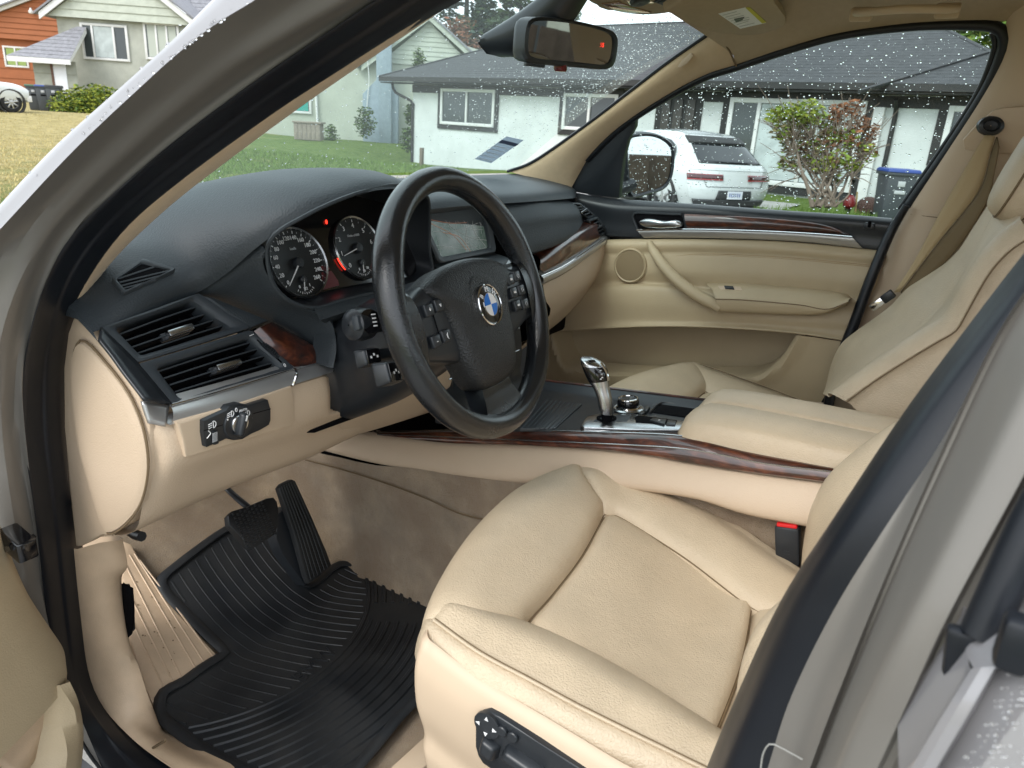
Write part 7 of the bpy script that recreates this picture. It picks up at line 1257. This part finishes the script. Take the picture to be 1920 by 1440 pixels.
slab('lamp_lens',[oz(*q,.002) for q in ((1128,8),(1160,4),(1180,12),(1222,24),(1180,25),(1150,18))],.004,M('copper_lens',(.32,.17,.10),.15,.3,coat=1),OH,.001,nrmv=oN); slab('lamp_lens',[oz(*q,.002) for q in ((1166,-12),(1200,-14),(1228,6),(1180,10))],.004,M('lens_clear',(.5,.42,.36),.1,.2,coat=1),OH,.001,nrmv=oN)
lathe('reading_lamp',oz(1200,0,.002),oN,[(.02,-.002),(.018,.006),(.012,.008),(.0001,.005)],m_black,OH,24); slab('switch_bank',[oz(*q,.003) for q in ((1226,5),(1262,18),(1300,2),(1262,-12))],.005,m_black,OH,.002,nrmv=oN)
for k in range(3): slab('switch',[oz(a+14*k,b-5*k,.005) for a,b in ((1233,6),(1245,11),(1255,7),(1243,2))],.003,m_vent,OH,.001,nrmv=oN)
GH=part('grab_handle',car,PS(1700,18,.62)); 
gh=[U(a,b,z=1.205) for a,b in ((1606,24),(1625,18),(1700,10),(1775,12),(1792,16))]; tube('grip',[p+A(0,0,-.006*math.sin(math.pi*i/4)) for i,p in enumerate(gh)],.009,m_plastic_b,GH,24,10,flat=.8)
for q in ((1615,27),(1777,20)): rbox('handle_foot',U(*q,z=1.207),A(.010,0,.003),A(0,.020,0),A(0,0,.012),m_plastic_b,GH,.004)
# sticker on the windscreen
sN=nrm(np.cross(crv(cowl,9)[6]-crv(cowl,9)[7],crv(head,9)[6]-crv(cowl,9)[6])); sN=sN if sN@(CAM-A(.5,.5,.9))>0 else -sN
sOp=U(938,280,y=.50); 
def stq(px,py,o=0.): return UP(px,py,sOp+sN*o,sN)
STK=slab('windscreen_sticker',[stq(a,b) for a,b in ((950,256),(982,263),(921,306),(890,298))],.0006,filmmat('sticker_film',(.55,.6,.66),.6),car,0,nrmv=sN)
slab('sticker_band',[stq(a,b,.0006) for a,b in ((941,262),(973,270),(966,275),(934,267))],.0004,M('sticker_blue',(.12,.15,.26),.6),STK,0,nrmv=sN)
for k in range(5): tube('sticker_print',[stq(926-8*k,273+5.6*k,.0008),stq(926-8*k+28,273+5.6*k+7,.0008)],.0009,m_white,STK,2,4)
# wiper tip above the cowl
tube('wiper',[U(470,352,y=.72),U(505,345,y=.73),U(535,343,y=.73)],.006,m_black,car,8,6)
# ---- seat belt of the passenger
SB=part('passenger_seat_belt',car,PS(1857,240,.645)); sbm=M('beige_webbing',srgb(176,154,118),.75,bump=[('n',900,.4,.0008)])
eL=[PS(1848,250,.64),PS(1829,283,.632),PS(1770,385,.62),PS(1715,488,.605),PS(1676,548,.60)]; eRr=[PS(1866,256,.637),PS(1855,288,.625),PS(1832,361,.612),PS(1758,454,.60),PS(1686,548,.598)]
loft('webbing',[eL,eRr],sbm,SB,24,3,th=.002); e3=[p+A(.01,-.03,-.0) for p in eRr]; loft('webbing_fold',[[p+A(.004,-.002,0) for p in eRr],[PS(1872,275,.61),PS(1864,320,.60),PS(1846,387,.59),PS(1776,488,.585),PS(1694,556,.59)]],M('shaded_webbing',srgb(112,94,66),.8),SB,24,3,th=.002)  # fold of the same strap, its shade put in as a darker colour
tg=PS(1665,556,.595); td=nrm(PS(1640,574,.595)-tg); rbox('tongue_cover',tg,td*.014,np.cross(td,A(1,0,0))*.010,A(.006,0,0),m_black,SB,.003); rbox('tongue',tg+td*.026,td*.017,np.cross(td,A(1,0,0))*.008,A(.0012,0,0),m_chrome,SB,.0006)
# ================================================================== rain on the glass and on the paint
def drops(name,parent,P,Nn,r,seg=8):
    V=[];F=[]
    for p,n_,q in zip(P,Nn,r):
        n_=nrm(n_); a=nrm(np.cross(n_,A(.2,.4,.9))); b=np.cross(n_,a); k=len(V); ph=random.random()*6; sx=1+.2*random.random()
        for h,s in ((0,1.),(.42,.78)):
            for i in range(seg): t=2*math.pi*i/seg+ph; V.append(p+(a*math.cos(t)*sx+b*math.sin(t))*q*s+n_*q*h)
        V.append(p+n_*q*.6); 
        for i in range(seg): j=(i+1)%seg; F+= [(k+i,k+j,k+seg+j,k+seg+i),(k+seg+i,k+seg+j,k+2*seg)]
        F.append(tuple(k+i for i in range(seg))[::-1])
    return tag(mob(name,V,F,m_drop,parent,180),kind='stuff')
Gc,Gm,Gh=crv(cowl,41),crv([ (a*.5+b*.5)+A(0,.012,.014) for a,b in zip(crv(cowl,9),crv(head,9))],41),crv(head,41)
def wsp(u,v):
    i=u*40; i0=int(min(39,i)); f=i-i0; g=lambda G:G[i0]*(1-f)+G[i0+1]*f; a,b,c=g(Gc),g(Gm),g(Gh); return a*(1-v)*(1-2*v)+b*4*v*(1-v)+c*v*(2*v-1)
P=[];Nn=[];rr_=[]
while len(P)<3600:
    u,v=random.random(),random.random(); dens=.10+.9*max(0,min(1,(u-.62)*3.2))*max(0,min(1,(v-.05)*2.5))
    if random.random()>dens: continue
    p=wsp(u,v); n_=np.cross(wsp(min(1,u+.02),v)-p,wsp(u,min(1,v+.02))-p); n_=n_ if n_[1]>0 else -n_
    P.append(p+nrm(n_)*.0006); Nn.append(n_); rr_.append(.0006+.0016*random.random()**2.5)
drops('windscreen_raindrops',car,P,Nn,rr_)
g0c,gtc=crv(g0,30),crv(gtop,30); P=[];rr_=[]
for _ in range(2200):
    i=random.randrange(30); v=random.random()**.8; p=g0c[i]*(1-v)+gtc[i]*v+A(.004+.006*4*v*(1-v),random.uniform(-.03,.03),0); P.append(p+A(.002,0,0)); rr_.append(.0006+.0017*random.random()**2.5)
drops('side_window_raindrops',car,P,[A(1,0,TB)]*len(P),rr_)
P=[];rr_=[];Nn=[]; ra,rb=crv(a1_[:5],60),crv(a0_,60)
for _ in range(230):
    i=random.randrange(60); t=.1+.85*random.random(); P.append(ra[i]*(1-t)+rb[i]*t+A(-.001,-.001,.001)); Nn.append(A(-.6,-.5,.7)); rr_.append(.0006+.0018*random.random()**2)
dS5,dS6=crv(d4,20),crv(d5,20)
for _ in range(160):
    i=random.randrange(20); t=random.random(); P.append(dS5[i]*(1-t)+dS6[i]*t+A(-.0015,0,.0)); Nn.append(A(-1,0,.25)); rr_.append(.0003+.0006*random.random()**2)
drops('paint_raindrops',car,P,Nn,rr_,8)
